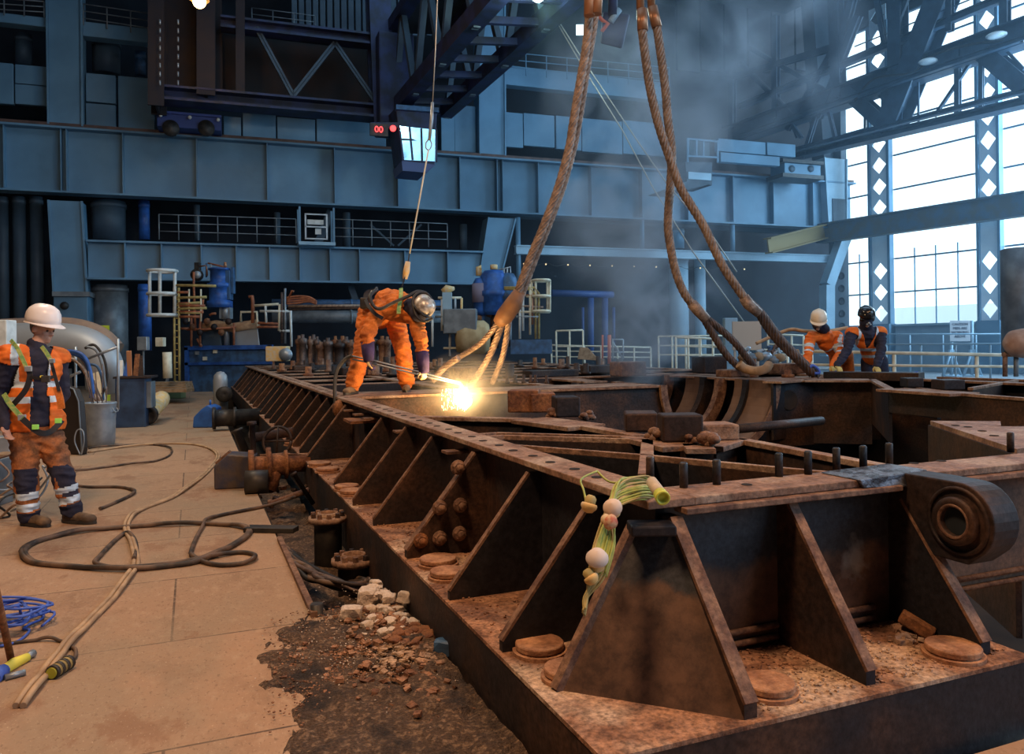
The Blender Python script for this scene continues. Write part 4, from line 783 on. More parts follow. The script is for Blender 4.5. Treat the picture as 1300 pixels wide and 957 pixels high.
# pit fill + debris bed
rr = random.Random(21)
bed = MB(); nx, ny = 26, 60
def bedz(v, u):
    p = B(v, u); base_ = -.22 + .20*max(0, min(1, (2.75-u)/.4)); return base_+.05*noise.noise(V3((p.x*5, p.y*5, 0)))+.02*noise.noise(V3((p.x*19, p.y*19, 1)))
vs = [B(-.465+(.455)*i/nx, .9+(8.4-.9)*j/ny, bedz(-.5+.52*i/nx, .9+7.5*j/ny)) for j in range(ny+1) for i in range(nx+1)]
bed.add(vs, [(j*(nx+1)+i, j*(nx+1)+i+1, (j+1)*(nx+1)+i+1, (j+1)*(nx+1)+i) for j in range(ny) for i in range(nx)], True)
M['dirt'] = mat('oily_debris', (.095, .056, .034), .8, 0, (.24, .15, .09), 38, 1, thresh=(.50, .64), col3=(.030, .020, .016), scale3=4, fine=.5, fscale=90.)
bed.build('debris_bed', 'dirt', label='dark oily bed of dirt and debris in the trench beside the base', category='debris', kind='stuff', loc=B(-.2, 2, 0))
bd = MB(); nx, ny = 90, 90; vs = []
for j in range(ny+1):
    for i in range(nx+1):
        v = -1.75+1.74*i/nx; u = -1.4+3.9*j/ny; p = B(v, u); c_ = max((-v-.1)/.68, 0)**2.2+max((u-1.75)/.75, 0)**2+max((-.3-u)/1.0, 0)**2
        z = .034*(1-c_)+.030*noise.noise(V3((p.x*2.2, p.y*2.2, 3)))+.022*noise.noise(V3((p.x*9, p.y*9, 5)))+.012*noise.noise(V3((p.x*30, p.y*30, 7)))-.006
        vs.append(B(v, u, max(z, -.02)))
bd.add(vs, [(j*(nx+1)+i, j*(nx+1)+i+1, (j+1)*(nx+1)+i+1, (j+1)*(nx+1)+i) for j in range(ny) for i in range(nx)], False)
bd.build('loose_dirt', 'dirt', label='spread of loose dark brown dirt on the boards at bottom centre', category='dirt', kind='stuff', loc=B(-.6, .6, 0))
g = MB()
for k in range(5200):
    px = rr.gauss(475, 62); py = rr.gauss(828, 45)
    if not (335 < px < 640 and 730 < py < 930) or px-640 > (py-900)*1.0+40: continue
    q = toB(atZ(px, py, 0))
    if q.x > -.01 or q.y > 2.5: continue
    chunk(g, atZ(px, py, .012), rr.uniform(.002, .006)*(2.6 if rr.random() < .07 else 1), rr, .45)
for k in range(420):
    px = rr.gauss(530, 42); py = rr.gauss(815, 30); q = toB(atZ(px, py, 0))
    if q.x > -.03 or q.y > 2.6: continue
    chunk(g, atZ(px, py, .03), rr.uniform(.008, .024), rr, .5)
g.build('grit', 'rust_floor', label='dark grit and crumbs strewn over the floor at bottom centre', category='grit', kind='stuff', loc=atZ(490, 820, 0))
g = MB()
for k in range(800):
    px = rr.gauss(490, 55); py = rr.gauss(812, 36); q = toB(atZ(px, py, 0))
    if q.x > -.01: continue
    chunk(g, atZ(px, py, .02), rr.uniform(.0015, .0045), rr)
g.build('pale_crumbs', 'stone', label='pale crumbs of lagging scattered among the dark grit', category='crumbs', kind='stuff', loc=atZ(500, 800, 0))
def stone(px, py, z, r, lab, grp, m='stone', flat=.75):
    p = atZ(px, py, z); bm = bmesh.new(); bmesh.ops.create_icosphere(bm, subdivisions=2, radius=r); s = rr.random()*50
    ax = V3((rr.uniform(.8, 1.35), rr.uniform(.7, 1.1), flat*rr.uniform(.75, 1.1)))
    for v in bm.verts:
        n = noise.noise(v.co*(1.1/r)+V3((s, 0, 0))); v.co = V3([max(-.66*r, min(.66*r, c)) for c in v.co]); v.co *= 1+.25*n; v.co = V3((v.co.x*ax.x, v.co.y*ax.y, v.co.z*ax.z))
    bmesh.ops.rotate(bm, verts=bm.verts, matrix=Matrix.Rotation(rr.uniform(0, 6), 3, 'Z') @ Matrix.Rotation(rr.uniform(-.4, .4), 3, 'X'))
    me = bpy.data.meshes.new('rubble_chunk'); bm.to_mesh(me); bm.free(); me.materials.append(M[m]); o = bpy.data.objects.new('rubble_chunk', me); C.objects.link(o)
    o.location = p+V3((0, 0, r*.35)); o['label'] = lab; o['category'] = 'rubble'
    if grp: o['group'] = grp
    return o
stone(468, 765, .03, .105, 'largest flat pale block at the left of the white rubble pile', None)
stone(446, 784, .02, .075, 'bright cream flat slab in front of the largest block', None)
stone(516, 764, .05, .075, 'square pinkish-white block in the middle of the rubble pile', None)
stone(534, 768, .02, .055, 'squared white block beside the pinkish one, nearest the base', None)
stone(540, 790, .0, .065, 'split white block at the right end of the rubble pile', None)
stone(568, 828, .02, .075, 'chunk with a bright blue painted side beside the base', None, 'blue_m')
for k in range(80):
    a = rr.random(); px = 462+92*rr.random(); py = 752+58*rr.random()
    if k < 26: px = 470+45*rr.random(); py = 742+22*rr.random()
    q = toB(atZ(px, py, 0))
    if q.x > -.035: px -= 25
    stone(px, py, .06 if k < 26 else .01, rr.uniform(.016, .048), 'small white lump of the rubble pile beside the base', 'white rubble lumps beside the base')
for k in range(16): stone(500+rr.random()*55, 795+rr.random()*28, .01, rr.uniform(.03, .055), 'rust-brown lump between the white rubble and the base', 'brown lumps beside the base', 'rust_orange')
for px, py in ((515, 862), (447, 698+40), (352, 770)): pass
# big valve in front of the frame
vc = atZ(335, 618, 0); t = thing('gate_valve', 'rusty pipe valve assembly with dark blue box lying against the base', 'valve', vc)
bx = atZ(293, 625, 0); w = MB(); X = V3((.97, .22, 0)); Y = V3((-.22, .97, 0))
p0 = bx+Y*.2; w.prism([p0+X*-.19+V3((0, 0, 0)), p0+X*.22, p0+X*.22+V3((0, 0, .33)), p0+X*-.05+V3((0, 0, .36)), p0+X*-.19+V3((0, 0, .24))], Y*.32); w.build('actuator_box', mat('grimy_navy_box', (.045, .05, .085), .5, .1, (.09, .07, .06), 7, .3), t, .015)
w = MB(); p = bx+Y*.34; w.prism([p+X*-.20+V3((0, 0, .26)), p+X*-.06+V3((0, 0, .38)), p+X*-.03+V3((0, 0, .35)), p+X*-.17+V3((0, 0, .23))], Y*.1); w.build('lid', 'rust_lip', t)
a = atY(318, 592, 8.1); b = atY(388, 588, 8.3)
w = MB(); w.lathe(a, [(0, -.02), (.17, -.02), (.17, .03), (.10, .03), (.10, .16), (.19, .16), (.19, .20), (.12, .20), (.11, .34), (.15, .34), (.15, .37), (.09, .37), (.085, .60), (0, .6)], (b-a), 22); w.build('valve_body', 'rust_orange', t)
w = MB(); m_ = a+(b-a)*.45; w.tube([m_, m_+V3((-.03, -.05, -.14)), m_+V3((-.06, -.08, -.24))], [.10, .08, .09], 14); w.build('branch_pipe', 'rust_orange', t)
w = MB(); w.lathe(atY(322, 612, 7.9), [(0, -.08), (.12, -.08), (.12, .14), (0, .14)], X, 18); w.build('pipe_end', 'black', t)
w = MB(); w.lathe(atY(322, 575, 8.4), [(.03, 0), (.03, .3), (.05, .3), (.05, .34), (0, .34)], V3((-.05, 0, 1)), 12); w.build('spindle', 'rust', t)
w = MB(); 
for k in range(3): w.tube([atY(330+k*6, 578+k*3, 8.2), atY(360, 576+k*4, 8.3), atY(392, 578+k*6, 8.4)], .012, 6)
w.build('thin_pipes', 'rust_lip', t)
for k in range(16):
    px = 325+60*rr.random(); py = 560+75*rr.random(); o = stone(px, py, -.05, rr.uniform(.03, .08), 'dark rusty lump strewn in the trench around the valve', 'rusty lumps around the valve', 'rust_orange' if k % 3 else 'rust')
w = MB(); c = atY(352, 560, 9.0); w.tube([c+V3((.16*math.cos(k*PI/12), .05*math.sin(k*PI/12), .16*math.sin(k*PI/12))) for k in range(25)], .018, 8); w.tube([c-V3((.16, 0, 0)), c+V3((.16, 0, 0))], .012, 6); w.tube([c-V3((0, .04, .16)), c+V3((0, .04, .16))], .012, 6); w.tube([c-V3((0, 0, .16)), V3((c.x, c.y, -.2))], .02, 6); w.build('handwheel', 'rust', label='dark rusty handwheel standing behind the valve in the trench', category='handwheel', loc=c-V3((0, 0, .4)))
for (x0, y0, x1, y1, Y, r_, m, lab) in ((318, 556, 372, 548, 9.6, .06, 'rust', 'dark pipe length lying across the trench behind the valve'), (342, 640, 392, 622, 7.6, .03, 'rust_lip', 'thin rusty pipe lying in the trench just in front of the valve'), (300, 545, 312, 575, 9.4, .05, 'black', 'short black post standing at the back of the valve'), (372, 600, 398, 640, 7.5, .022, 'rust', 'bent rusty rod lying against the base beside the valve')):
    w = MB(); a_, b_ = atY(x0, y0, Y), atY(x1, y1, Y); w.lathe(a_, [(0, 0), (r_*1.5, 0), (r_*1.5, .03), (r_, .03), (r_, (b_-a_).length), (0, (b_-a_).length)], b_-a_, 14); w.build('scrap_pipe', m, label=lab, category='pipe', loc=a_)
# blue cover box, dark pipe, grey stand pipe
p = atZ(262, 543, 0); t = thing('blue_cover_box', 'small bright blue sloping box on the floor by the trench', 'box', p); w = MB(); X = V3((1, 0, 0)); w.prism([p+X*-.26, p+X*.14, p+X*.14+V3((0, 0, .36)), p+X*.02+V3((0, 0, .42)), p+X*-.10+V3((0, 0, .34)), p+X*-.24+V3((0, 0, .2))], V3((0, .4, 0))); w.build('cover', 'blue', t, .02)
w = MB(); w.tube([p+V3((.0, .2, .4)), p+V3((0, .2, .5))], .02, 8); w.build('lug', 'blue', t)
w = MB(); w.lathe(atY(270, 531, 13.9), [(0, 0), (.2, 0), (.2, .05), (.15, .05), (.15, .35), (.19, .35), (.19, .4), (.15, .4), (.15, 1.0), (0, 1.0)], V3((1, .3, 0)), 18); w.build('dark_pipe', 'black', label='dark flanged pipe lying right of the small blue box', category='pipe', loc=atY(280, 531, 13.9))
t = thing('stand_pipe', 'white-capped grey upright pipe at the far end of the trench', 'pipe', atZ(281, 510, 0)); w = MB(); c = atY(280, 492, 19); w.lathe(c-V3((0, 0, .8)), [(0, 0), (.17, 0), (.17, .98), (.15, 1.1), (.08, 1.18), (0, 1.2)], n=20); w.build('upright', 'silver', t)
w = MB(); w.lathe(atY(286, 500, 18.8), [(.10, 0), (.14, 0), (.14, .1), (.19, .1), (.19, .2), (.0, .14)], V3((.2, -1, 0)), 18); w.build('open_flange', 'black', t)
# ================================================================ LEFT FLOOR OBJECTS
p = atZ(128, 566, 0); t = thing('dustbin', 'galvanised round dustbin beside the dark panel on the floor', 'dustbin', p); w = MB()
prof = [(0, .01), (.185, .01), (.195, .05)]+[(.198+.02*k/10+.004*(k % 2), .06+.058*k) for k in range(10)]+[(.225, .64), (.232, .655), (.222, .67), (.21, .66), (.19, .04)]
w.lathe(p, prof, n=36); w.build('body', 'galv', t)
for s in (-1, 1): w = MB(); c = p+V3((s*.225, -.02, .55)); w.tube(smooth_path([c+V3((0, -.06, .03)), c+V3((s*.03, -.05, -.02)), c+V3((s*.03, .05, -.02)), c+V3((0, .06, .03))]), .008, 6); w.build('handle', 'galv', t)
w = MB()
for k in range(9): a_ = k*.7; w.tube([p+V3((.05*math.cos(a_), .05*math.sin(a_), .3)), p+V3((.16*math.cos(a_)-.05, .1*math.sin(a_), .85+.05*k))], .008, 5)
w.build('scrap_rods', 'rope_d', label='bundle of thin scrap rods and hoses sticking out of the dustbin', category='rods', loc=p+V3((0, 0, .3)))
p = atZ(165, 543, 0); t = thing('tool_cabinet', 'dark navy metal cabinet with cluttered worktop behind the dustbin', 'cabinet', p); w = MB(); X = V3((.97, .24, 0)); Y = V3((-.24, .97, 0)); c = p+Y*.35
w.box(c+V3((0, 0, .46)), .52, .6, .92, X, Y); w.build('body', mat('navy_cabinet', (.035, .07, .14), .45, .1, (.02, .035, .07), 3), t, .01)
w = MB(); w.box(c+X*.04+V3((0, 0, .94)), .66, .66, .04, X, Y); w.build('worktop', 'rust', t, .005)
w = MB(); w.box(c+X*.3+V3((0, 0, .6)), .10, .4, .5, X, Y); w.build('side_box', 'grey', t, .01)
rr = random.Random(8)
for k, (dx, h, m, lab) in enumerate(((-.18, .30, 'white', 'white bottle-like item'), (-.10, .26, 'blue', 'blue can'), (-.02, .48, 'copper', 'tall copper-brown plate'), (.08, .42, 'rust_orange', 'brown curved plate'), (.18, .38, 'rust', 'dark brown offcut'))):
    q = c+X*dx+V3((0, -.1, .96)); w = MB(); w.beam(q, q+V3((.05*rr.uniform(-1, 1), .05, h)), .09, .03, Y); w.build('offcut', m, bevel=.006, label=lab+' leaning on top of the navy cabinet', category='offcut', loc=q)
t = thing('flanged_pipe', 'short pale pipe with dark open flange lying beside the navy cabinet', 'pipe', atZ(192, 532, 0)); a = atY(187, 527, 15.0); b = atY(205, 506, 16.3)
w = MB(); w.lathe(a, [(0, .03), (.10, .03), (.12, 0), (.19, 0), (.19, .07), (.14, .08), (.14, .2)], b-a, 24); w.build('flange', 'black', t); w = MB(); w.lathe(a, [(.15, .08), (.17, .5), (.18, 1.2), (.16, 1.4), (0, 1.4)], b-a, 20); w.build('lagged_pipe', 'lampy', t)
# dark panel / welding screen
p = atZ(90, 577, 0); t = thing('tool_case', 'tall dark rounded case standing open beside the dustbin', 'case', p); X = V3((.93, -.36, 0)); Y = V3((.36, .93, 0)); w = MB(); pr = [(-.26, 0), (.20, 0), (.22, .1), (.17, .75), (.08, .92), (-.1, .97), (-.26, .93)]
w.prism([p+X*a_+V3((0, 0, b_)) for a_, b_ in pr], Y*.10); w.build('case_shell', mat('dark_brown_case', (.035, .028, .025), .5, .1), t, .02)
w = MB(); w.tube([p+X*a_+Y*-.01+V3((0, 0, b_)) for a_, b_ in pr[1:]], .012, 6); w.build('case_rim', 'grey', t)
hc = p+X*.22+V3((0, -.06, .2)); w = MB(); w.tube(smooth_path([hc+V3((.0, 0, -.18)), hc+V3((-.07, 0, 0)), hc+V3((-.04, 0, .15)), hc+V3((.04, 0, .15)), hc+V3((.06, 0, 0)), hc+V3((.02, 0, -.18))]), .009, 6); w.build('wire_loop', 'galv', label='bent grey wire loop leaning on the dark case', category='wire', loc=hc-V3((0, 0, .2)))
# leaning pale board, hose rack, blue hoses
w = MB(); a = atZ(104, 548, 0)+V3((0, .3, 0)); w.hexa([a+V3((.06, 0, .3)), a+V3((.30, 0, .3)), a+V3((.30, .03, .3)), a+V3((.06, .03, .3)), a+V3((-.06, .1, 1.02)), a+V3((.14, .1, 1.08)), a+V3((.14, .13, 1.08)), a+V3((-.06, .13, 1.02))]); w.build('leaning_board', 'cream', label='pale cream board leaning behind the dustbin', category='board', loc=a)
t = thing('hose_rack', 'pale steel rack draped with thick hoses left of the navy cabinet', 'rack', atZ(90, 540, 0)); 
for (x0, y0, x1, y1) in ((84, 480, 84, 545), (84, 480, 102, 472), (96, 440, 96, 540), (150, 430, 150, 520), (112, 455, 150, 440)): w = MB(); w.tube([atY(x0, y0, 12.6), atY(x1, y1, 12.6)], .022, 6); w.build('frame_tube', 'galv', t)
for k, (m, pts) in enumerate((('blue', [(70, 450), (90, 446), (106, 452), (114, 470), (118, 500)]), ('blue', [(72, 453), (92, 449), (108, 458), (115, 480), (116, 505)]), ('rope', [(85, 452), (100, 462), (110, 478), (120, 505), (130, 515)]), ('rope', [(92, 455), (106, 468), (116, 485), (128, 512)]), ('grey', [(110, 440), (122, 445), (130, 465), (134, 495)]), ('black', [(108, 442), (120, 438), (132, 455), (136, 480), (130, 500)]), ('rope_d', [(100, 450), (112, 470), (125, 500), (133, 514)]), ('blue_m', [(112, 462), (124, 466), (130, 485), (131, 508)]))):
    w = MB(); w.tube(smooth_path([atY(x, y, 12.3+.08*k) for x, y in pts]), .032 if k < 2 else .022, 8); w.build('draped_hose', m, label=('upper bright blue thick hose draped over the rack' if k == 0 else 'lower bright blue thick hose draped under the upper one' if k == 1 else 'brown hose hanging over the rack' if m in ('rope', 'rope_d') else 'grey hose hanging at the right of the rack' if m == 'grey' else 'black hose hooked over the rack' if m == 'black' else 'dull blue hose hanging from the rack'), category='hose', group='hoses on the rack', loc=atY(*pts[0], 12.3))
# big duct bend
t = thing('duct_bend', 'large silver-grey insulated duct bending down behind the worker', 'duct', atZ(140, 470, 0)); D = 15.5
w = MB(); w.tube(smooth_path([atY(-60, 436, D), atY(20, 433, D), atY(80, 433, D), atY(115, 442, D), atY(131, 462, D), atY(134, 490, D+.2)]), .36, 28); w.build('duct_shell', 'silver', t)
for x_ in (20, 80): q_ = atY(x_, 445, 15.5); w = MB(); w.box(V3((q_.x, q_.y, .55)), .12, .4, 1.1); w.build('support_leg', 'grey', t)
w = MB(); w.tube(smooth_path([atY(-60, 428, D+.3), atY(20, 424, D+.3), atY(85, 423, D+.3), atY(120, 432, D+.3), atY(140, 450, D+.3)]), .32, 24); w.build('brown_sheath', mat('brown_lagging', (.17, .12, .10), .8, 0, (.24, .16, .11), 4), t)
w = MB(); wbox(w, 122, 139, 413, 516, 9, .1); w.build('lime_panel', mat('lime_sheet', (.42, .50, .03), .6), label='lime green panel behind the duct bend', category='panel', loc=atY(130, 430, 22))
w = MB(); w.box(atY(3, 424, 14), .34, .3, .5); w.box(V3((atY(3, 424, 14).x, 14, (atY(3, 424, 14).z-.25)/2)), .08, .08, atY(3, 424, 14).z-.25); w.build('white_box', 'white', bevel=.02, label='white box just behind the standing worker\'s shoulder at left edge', category='box', loc=atY(3, 434, 14))
# junk at left edge behind the worker
rr = random.Random(17)
for k in range(10):
    a = atZ(rr.uniform(-25, 22), rr.uniform(640, 668), 0); P = [a+V3((0, 0, .03))]
    for q in range(5): P.append(P[-1]+V3((rr.uniform(-.15, .15), rr.uniform(-.1, .2), rr.uniform(-.02, .16))))
    w = MB(); w.tube(smooth_path(P), .010, 6); w.build('tangled_lead', ('rope', 'galv', 'black', 'hose_b')[k % 4], label=('tan', 'grey', 'black', 'brown')[(k % 4)]+' lead tangled at the left edge behind the worker\'s boots', category='lead', group='tangled leads at the left edge', loc=a)
for k, (x, y) in enumerate(((-8, 640), (12, 630), (2, 600))):
    a = atZ(x, y, 0); w = MB(); w.box(a+V3((0, 0, .22)), .22, .25, .44, V3((1, .2*k, 0)).normalized(), V3((-.2*k, 1, 0)).normalized()); w.build('equipment_crate', ('grey', 'wood', 'galv')[k], bevel=.01, label=('grey', 'timber', 'galvanised')[k]+' crate half hidden behind the standing worker at left', category='crate', loc=a)
# ================================================================ MACHINE SKIDS AND GANTRIES
def seg(t, m, pts, r, name='pipe', n=8, sm=False):
    w = MB(); w.tube(smooth_path(pts, 5) if sm else pts, r, n); return w.build(name, m, t)
def at(Y): return lambda x, y: atY(x, y, Y)
# ---- left skid (about 24 m away)
a = at(26.5); t = thing('pump_skid', 'blue painted machine skid carrying grey housings behind the far end of the base', 'machine skid', atY(290, 496, 26.5))
w = MB(); w.hexa([a(240, 500), a(345, 498), atY(345, 498, 28.5), atY(240, 500, 28.5), a(240, 441), a(345, 441), atY(345, 441, 28.5), atY(240, 441, 28.5)]); w.build('skid_body', 'blue_m', t, .02)
for x0, x1, y0, y1 in ((236, 347, 439, 443), (236, 347, 460, 462), (236, 241, 441, 497), (341, 347, 438, 458)):
    w = MB(); c = (a(x0, y0)+a(x1, y1))/2; w.box(c-V3((0, .06, 0)), abs((a(x1, y1)-a(x0, y0)).x), .14, abs((a(x1, y1)-a(x0, y0)).z)); w.build('skid_frame', 'blue', t)
for x, y in ((251, 448), (274, 446), (261, 455)): w = MB(); w.box(a(x, y)-V3((0, .05, 0)), .14, .06, .12); w.build('label_plate', 'cream' if x > 255 else 'galv', t)
for x0, x1, y0, m in ((255, 282, 418, 'grey'), (296, 330, 415, 'grey')):
    w = MB(); w.hexa([a(x0, 441), a(x1, 440), atY(x1, 440, 28), atY(x0, 441, 28), a(x0+1, y0), a(x1-3, y0), atY(x1-3, y0, 28), atY(x0+1, y0, 28)]); w.build('housing', 'silver' if x0 > 290 else 'paint_d', t, .03)
w = MB(); w.tube([a(256, 416), a(275, 412), a(295, 416), a(328, 411)], .16, 12); w.build('lagging_top', mat('orange_brown_lagging', (.46, .27, .14), .8, 0, (.32, .17, .09), 6), t)
t = thing('valve_actuator', 'tall bright blue valve actuator on a grey pedestal above the blue skid', 'actuator', atY(288, 440, 26.6)); a = at(26.6)
w = MB(); w.lathe(a(279, 386), [(0, -.12), (.42, -.12), (.42, .1), (.34, .12), (.34, .55), (.40, .58), (.40, .7), (.30, .72), (.30, 1.15), (.36, 1.15), (.36, 1.22), (0, 1.24)], n=20); w.build('actuator_body', 'blue', t)
w = MB(); w.box(a(291, 362), .16, .3, 1.0); w.box(a(296, 356), .09, .2, .9); w.build('side_rail', 'blue_m', t, .01)
w = MB(); w.tube([a(287, 388), a(287, 405)], .19, 10); w.tube([a(287, 405), a(288, 441)], .10, 10); w.box(a(287, 397), .36, .3, .4); w.build('pedestal', 'galv', t)
w = MB(); w.lathe(a(250, 349), [(0, -.1), (.20, -.1), (.20, .1), (0, .1)], V3((.2, -1, 0)), 18); w.box(a(251, 339), .16, .2, .3); w.build('gauge', 'black', t)
w = MB(); w.lathe(a(252, 349)-V3((0, .12, 0)), [(0, 0), (.12, 0), (.13, -.02)], V3((.2, -1, 0)), 18); w.build('gauge_face', 'galv', t)
for P, r, m in (([(254, 338), (262, 337), (263, 350)], .03, 'copper'), ([(264, 334), (286, 339)], .03, 'orange_p'), ([(268, 335), (268, 353)], .035, 'galv'), ([(262, 334), (262, 352)], .03, 'blue_m'), ([(286, 333), (286, 340)], .05, 'copper')): seg(t, m, [a(*p) for p in P], r)
# yellow ladder and platform
t = thing('access_ladder', 'tall yellow-green access ladder with platform rails left of the blue skid', 'ladder', atY(222, 500, 23)); a = at(23)
for x in (221, 227): seg(t, 'yellow', [a(x, 365), a(x+1, 500)], .035, 'stile')
for k in range(16): seg(t, 'yellow', [a(221, 372+k*8), a(228, 372+k*8)], .016, 'rung', 6)
for P in ([(224, 362), (274, 363)], [(225, 378), (262, 377)], [(225, 386), (255, 384)], [(225, 392), (262, 391)], [(228, 397), (255, 397)]): seg(t, 'yellow', [a(*p) for p in P], .04, 'platform_rail')
for P in ([(225, 371), (240, 371)], [(227, 385), (243, 385)], [(228, 396), (258, 396)], [(228, 402), (254, 402)], [(228, 388), (260, 388)]): seg(t, 'orange_p', [a(*p) for p in P], .04, 'grating_edge')
for x in (240, 255): seg(t, 'cream', [a(x, 367), a(x, 408)], .025, 'post')
w = MB(); w.box(a(224, 497), .45, .3, .4); w.build('footing', mat('green_grey_foot', (.22, .25, .12), .8), t, .03)
w = MB(); w.beam(a(217, 462), a(208, 502), .09, .05); w.build('leaning_strut', 'galv', label='pale strut leaning at the foot of the yellow ladder', category='strut', loc=a(208, 502))
# white caged top
t = thing('safety_cage', 'white hooped safety cage above the yellow ladder', 'safety cage', atY(207, 402, 23))
for y in (344, 373, 400):
    w = MB(); c = a(206, y); w.tube([c+V3((.40*math.cos(k*PI/10), .40*math.sin(k*PI/10), 0)) for k in range(21)], .05, 6); w.build('hoop', 'white', t)
for x in (203, 222, 190): seg(t, 'white', [a(x, 343), a(x, 401)], .05, 'upright', 6)
# red-brown pipework on the left skid
t = thing('pipework', 'maze of thin red-brown pipes rising from the left blue skid', 'pipework', atY(250, 441, 26.2)); a = at(26.2)
for P in ([(246, 345), (246, 360), (248, 420)], [(258, 380), (254, 412), (254, 440)], [(237, 418), (262, 418), (300, 415)], [(243, 400), (243, 440)], [(266, 400), (270, 398), (274, 398)], [(228, 417), (240, 417)], [(250, 430), (256, 440)], [(297, 410), (297, 438)]): seg(t, 'orange_p', [a(*p) for p in P], .04)
for k in range(7): w = MB(); w.ball(a(236+k*9, 408+7*(k % 3)), .12, 8); w.build('pipe_fitting', 'rust_orange' if k % 2 else 'rust', t)
# right part: white/cream guard rails around a small platform
t = thing('guard_rail', 'cream and white guard rails around a small platform left of the bent worker', 'railing', atY(345, 440, 26.2)); a = at(26.2)
for P, m in (([(306, 408), (306, 396), (326, 396), (327, 415)], 'cream'), ([(323, 388), (354, 386)], 'cream'), ([(337, 388), (338, 410)], 'white'), ([(355, 386), (354, 420)], 'cream'), ([(330, 395), (368, 395)], 'white'), ([(369, 394), (370, 440)], 'white'), ([(355, 420), (368, 420)], 'white'), ([(362, 366), (362, 436)], 'galv'), ([(358, 371), (358, 436)], 'rope_d'), ([(327, 410), (355, 411)], 'orange_p'), ([(326, 415), (355, 415)], 'orange_p')): seg(t, m, [a(*p) for p in P], .045, 'rail', 6)
seg(t, 'orange_p', [a(316, 377), (a(320, 376)), a(321, 384), a(321, 410)], .06, 'vent_pipe')
t = thing('bent_pipes', 'bundle of bent orange-brown pipes on top of the guard rails', 'pipework', atY(385, 385, 26.2))
for k in range(4): seg(t, 'orange_p', [a(364, 378+k*2.5), a(376, 376+k*3), a(392, 377+k*2), a(402, 383+k)], .035, sm=True)
seg(t, 'orange_p', [a(366, 380), a(371, 369), a(373, 370)], .04)
t = thing('long_service_pipe', 'thin pale service pipe running behind the bent worker', 'pipe', atY(380, 389, 24)); seg(t, 'rope', [atY(366, 389, 24), atY(470, 388, 24)], .05); seg(t, 'rope_d', [atY(366, 393, 24), atY(560, 389, 24)], .03)
# tall grouped valves/studs behind the frame (brown bonnets)
rr = random.Random(4); 
for k in range(22):
    x = 380+k*4.6 if k < 13 else 440+(k-13)*6.5; Y = 22+rr.random()*1.2; y1 = rr.uniform(424, 440); r_ = rr.uniform(.06, .13)
    c = atY(x, 455, Y); z1 = atY(x, y1, Y).z; w = MB(); h = z1-.9; c = V3((c.x, c.y, .9)); w.lathe(c, [(0, 0), (r_*1.6, 0), (r_*1.6, .12), (r_, .14), (r_, h*.7), (r_*1.3, h*.72), (r_*1.3, h*.86), (r_*.5, h*.9), (r_*.5, h), (0, h)], n=10)
    w.build('casing_stud', rr.choice(['rust_orange', 'rust_lip', 'rope_d', 'rust']), label='tall brown casing stud in the cluttered row behind the bent worker', category='stud', group='casing studs behind the bent worker', loc=c)
w = MB(); w.box(atY(353, 449, 21), .55, .4, .4); w.build('control_box', 'lampy', bevel=.02, label='small pinkish box with a dial at the far left end of the base', category='box', loc=atY(353, 457, 21)); w = MB(); w.lathe(atY(362, 450, 20.7), [(0, 0), (.17, 0), (.17, -.1)], V3((0, -1, 0)), 16); w.build('dial_gauge', 'galv', label='round pale gauge beside the small pinkish box', category='gauge', loc=atY(362, 450, 20.7))
# ---- centre skid
a = at(25); t = thing('twin_oil_cooler', 'cluster of bright blue vertical tanks behind the rope sleeve in the centre', 'tank cluster', atY(625, 440, 25))
for x, y0, y1, r_, m in ((611, 352, 400, .25, 'blue'), (627, 342, 400, .42, 'blue'), (645, 346, 402, .30, 'blue_m')):
    z0, z1 = a(x, y1).z, a(x, y0).z; c = a(x, y1); w = MB(); H_ = z1-z0; w.lathe(c, [(0, 0), (r_*.7, 0), (r_, .15), (r_, H_*.4), (r_*1.12, H_*.42), (r_*1.12, H_*.52), (r_, H_*.54), (r_, H_*.86), (r_*.7, H_*.97), (0, H_)], n=18); w.build('tank', m, t)
w = MB(); w.lathe(a(611, 372), [(0, -.3), (.30, -.3), (.30, .3), (0, .3)], n=14); w.build('dull_tank', mat('faded_mauve', (.20, .18, .26), .6), t)
for P, m, r in (([(608, 350), (608, 340), (611, 340)], 'lampy', .10), ([(627, 342), (627, 336)], 'lampy', .12), ([(632, 343), (648, 339), (648, 352)], 'galv', .03), ([(644, 340), (644, 355)], 'galv', .03), ([(640, 341), (640, 352)], 'galv', .03), ([(611, 400), (612, 440)], 'blue_m', .12), ([(628, 400), (628, 442)], 'rust', .14), ([(604, 378), (614, 376), (616, 400)], 'rust_orange', .09), ([(596, 398), (606, 395)], 'cream', .03), ([(645, 400), (645, 440)], 'grey', .12)): seg(t, m, [a(*p) for p in P], r)
for x, y in ((606, 396), (607, 404), (622, 396), (640, 390)): w = MB(); w.ball(a(x, y), .18, 10); w.build('pipe_fitting', 'rust_orange', t)
w = MB(); w.hexa([a(650, 432), a(700, 432), atY(700, 432, 26.5), atY(650, 432, 26.5), a(650, 448-40), a(700, 408+25), atY(700, 433, 26.5), atY(650, 408, 26.5)]) if False else w.box(a(674, 440), 1.3, 1, .45); w.build('blue_plinth', 'blue_m', t)
t = thing('safety_cage', 'cream hooped safety cage on the platform right of the blue tanks', 'safety cage', atY(690, 396, 24.5)); a = at(24.5)
for y in (356, 376, 395):
    w = MB(); c = a(687, y); w.tube([c+V3((.27*math.cos(k*PI/10), .30*math.sin(k*PI/10), 0)) for k in range(21)], .045, 6); w.build('hoop', 'cream', t)
for x in (680, 695, 675, 698): seg(t, 'cream', [a(x, 355), a(x, 396)], .04, 'upright', 6)
t = thing('platform_frame', 'white and yellow tube platform frame below the cream safety cage', 'frame', atY(675, 440, 24.5))
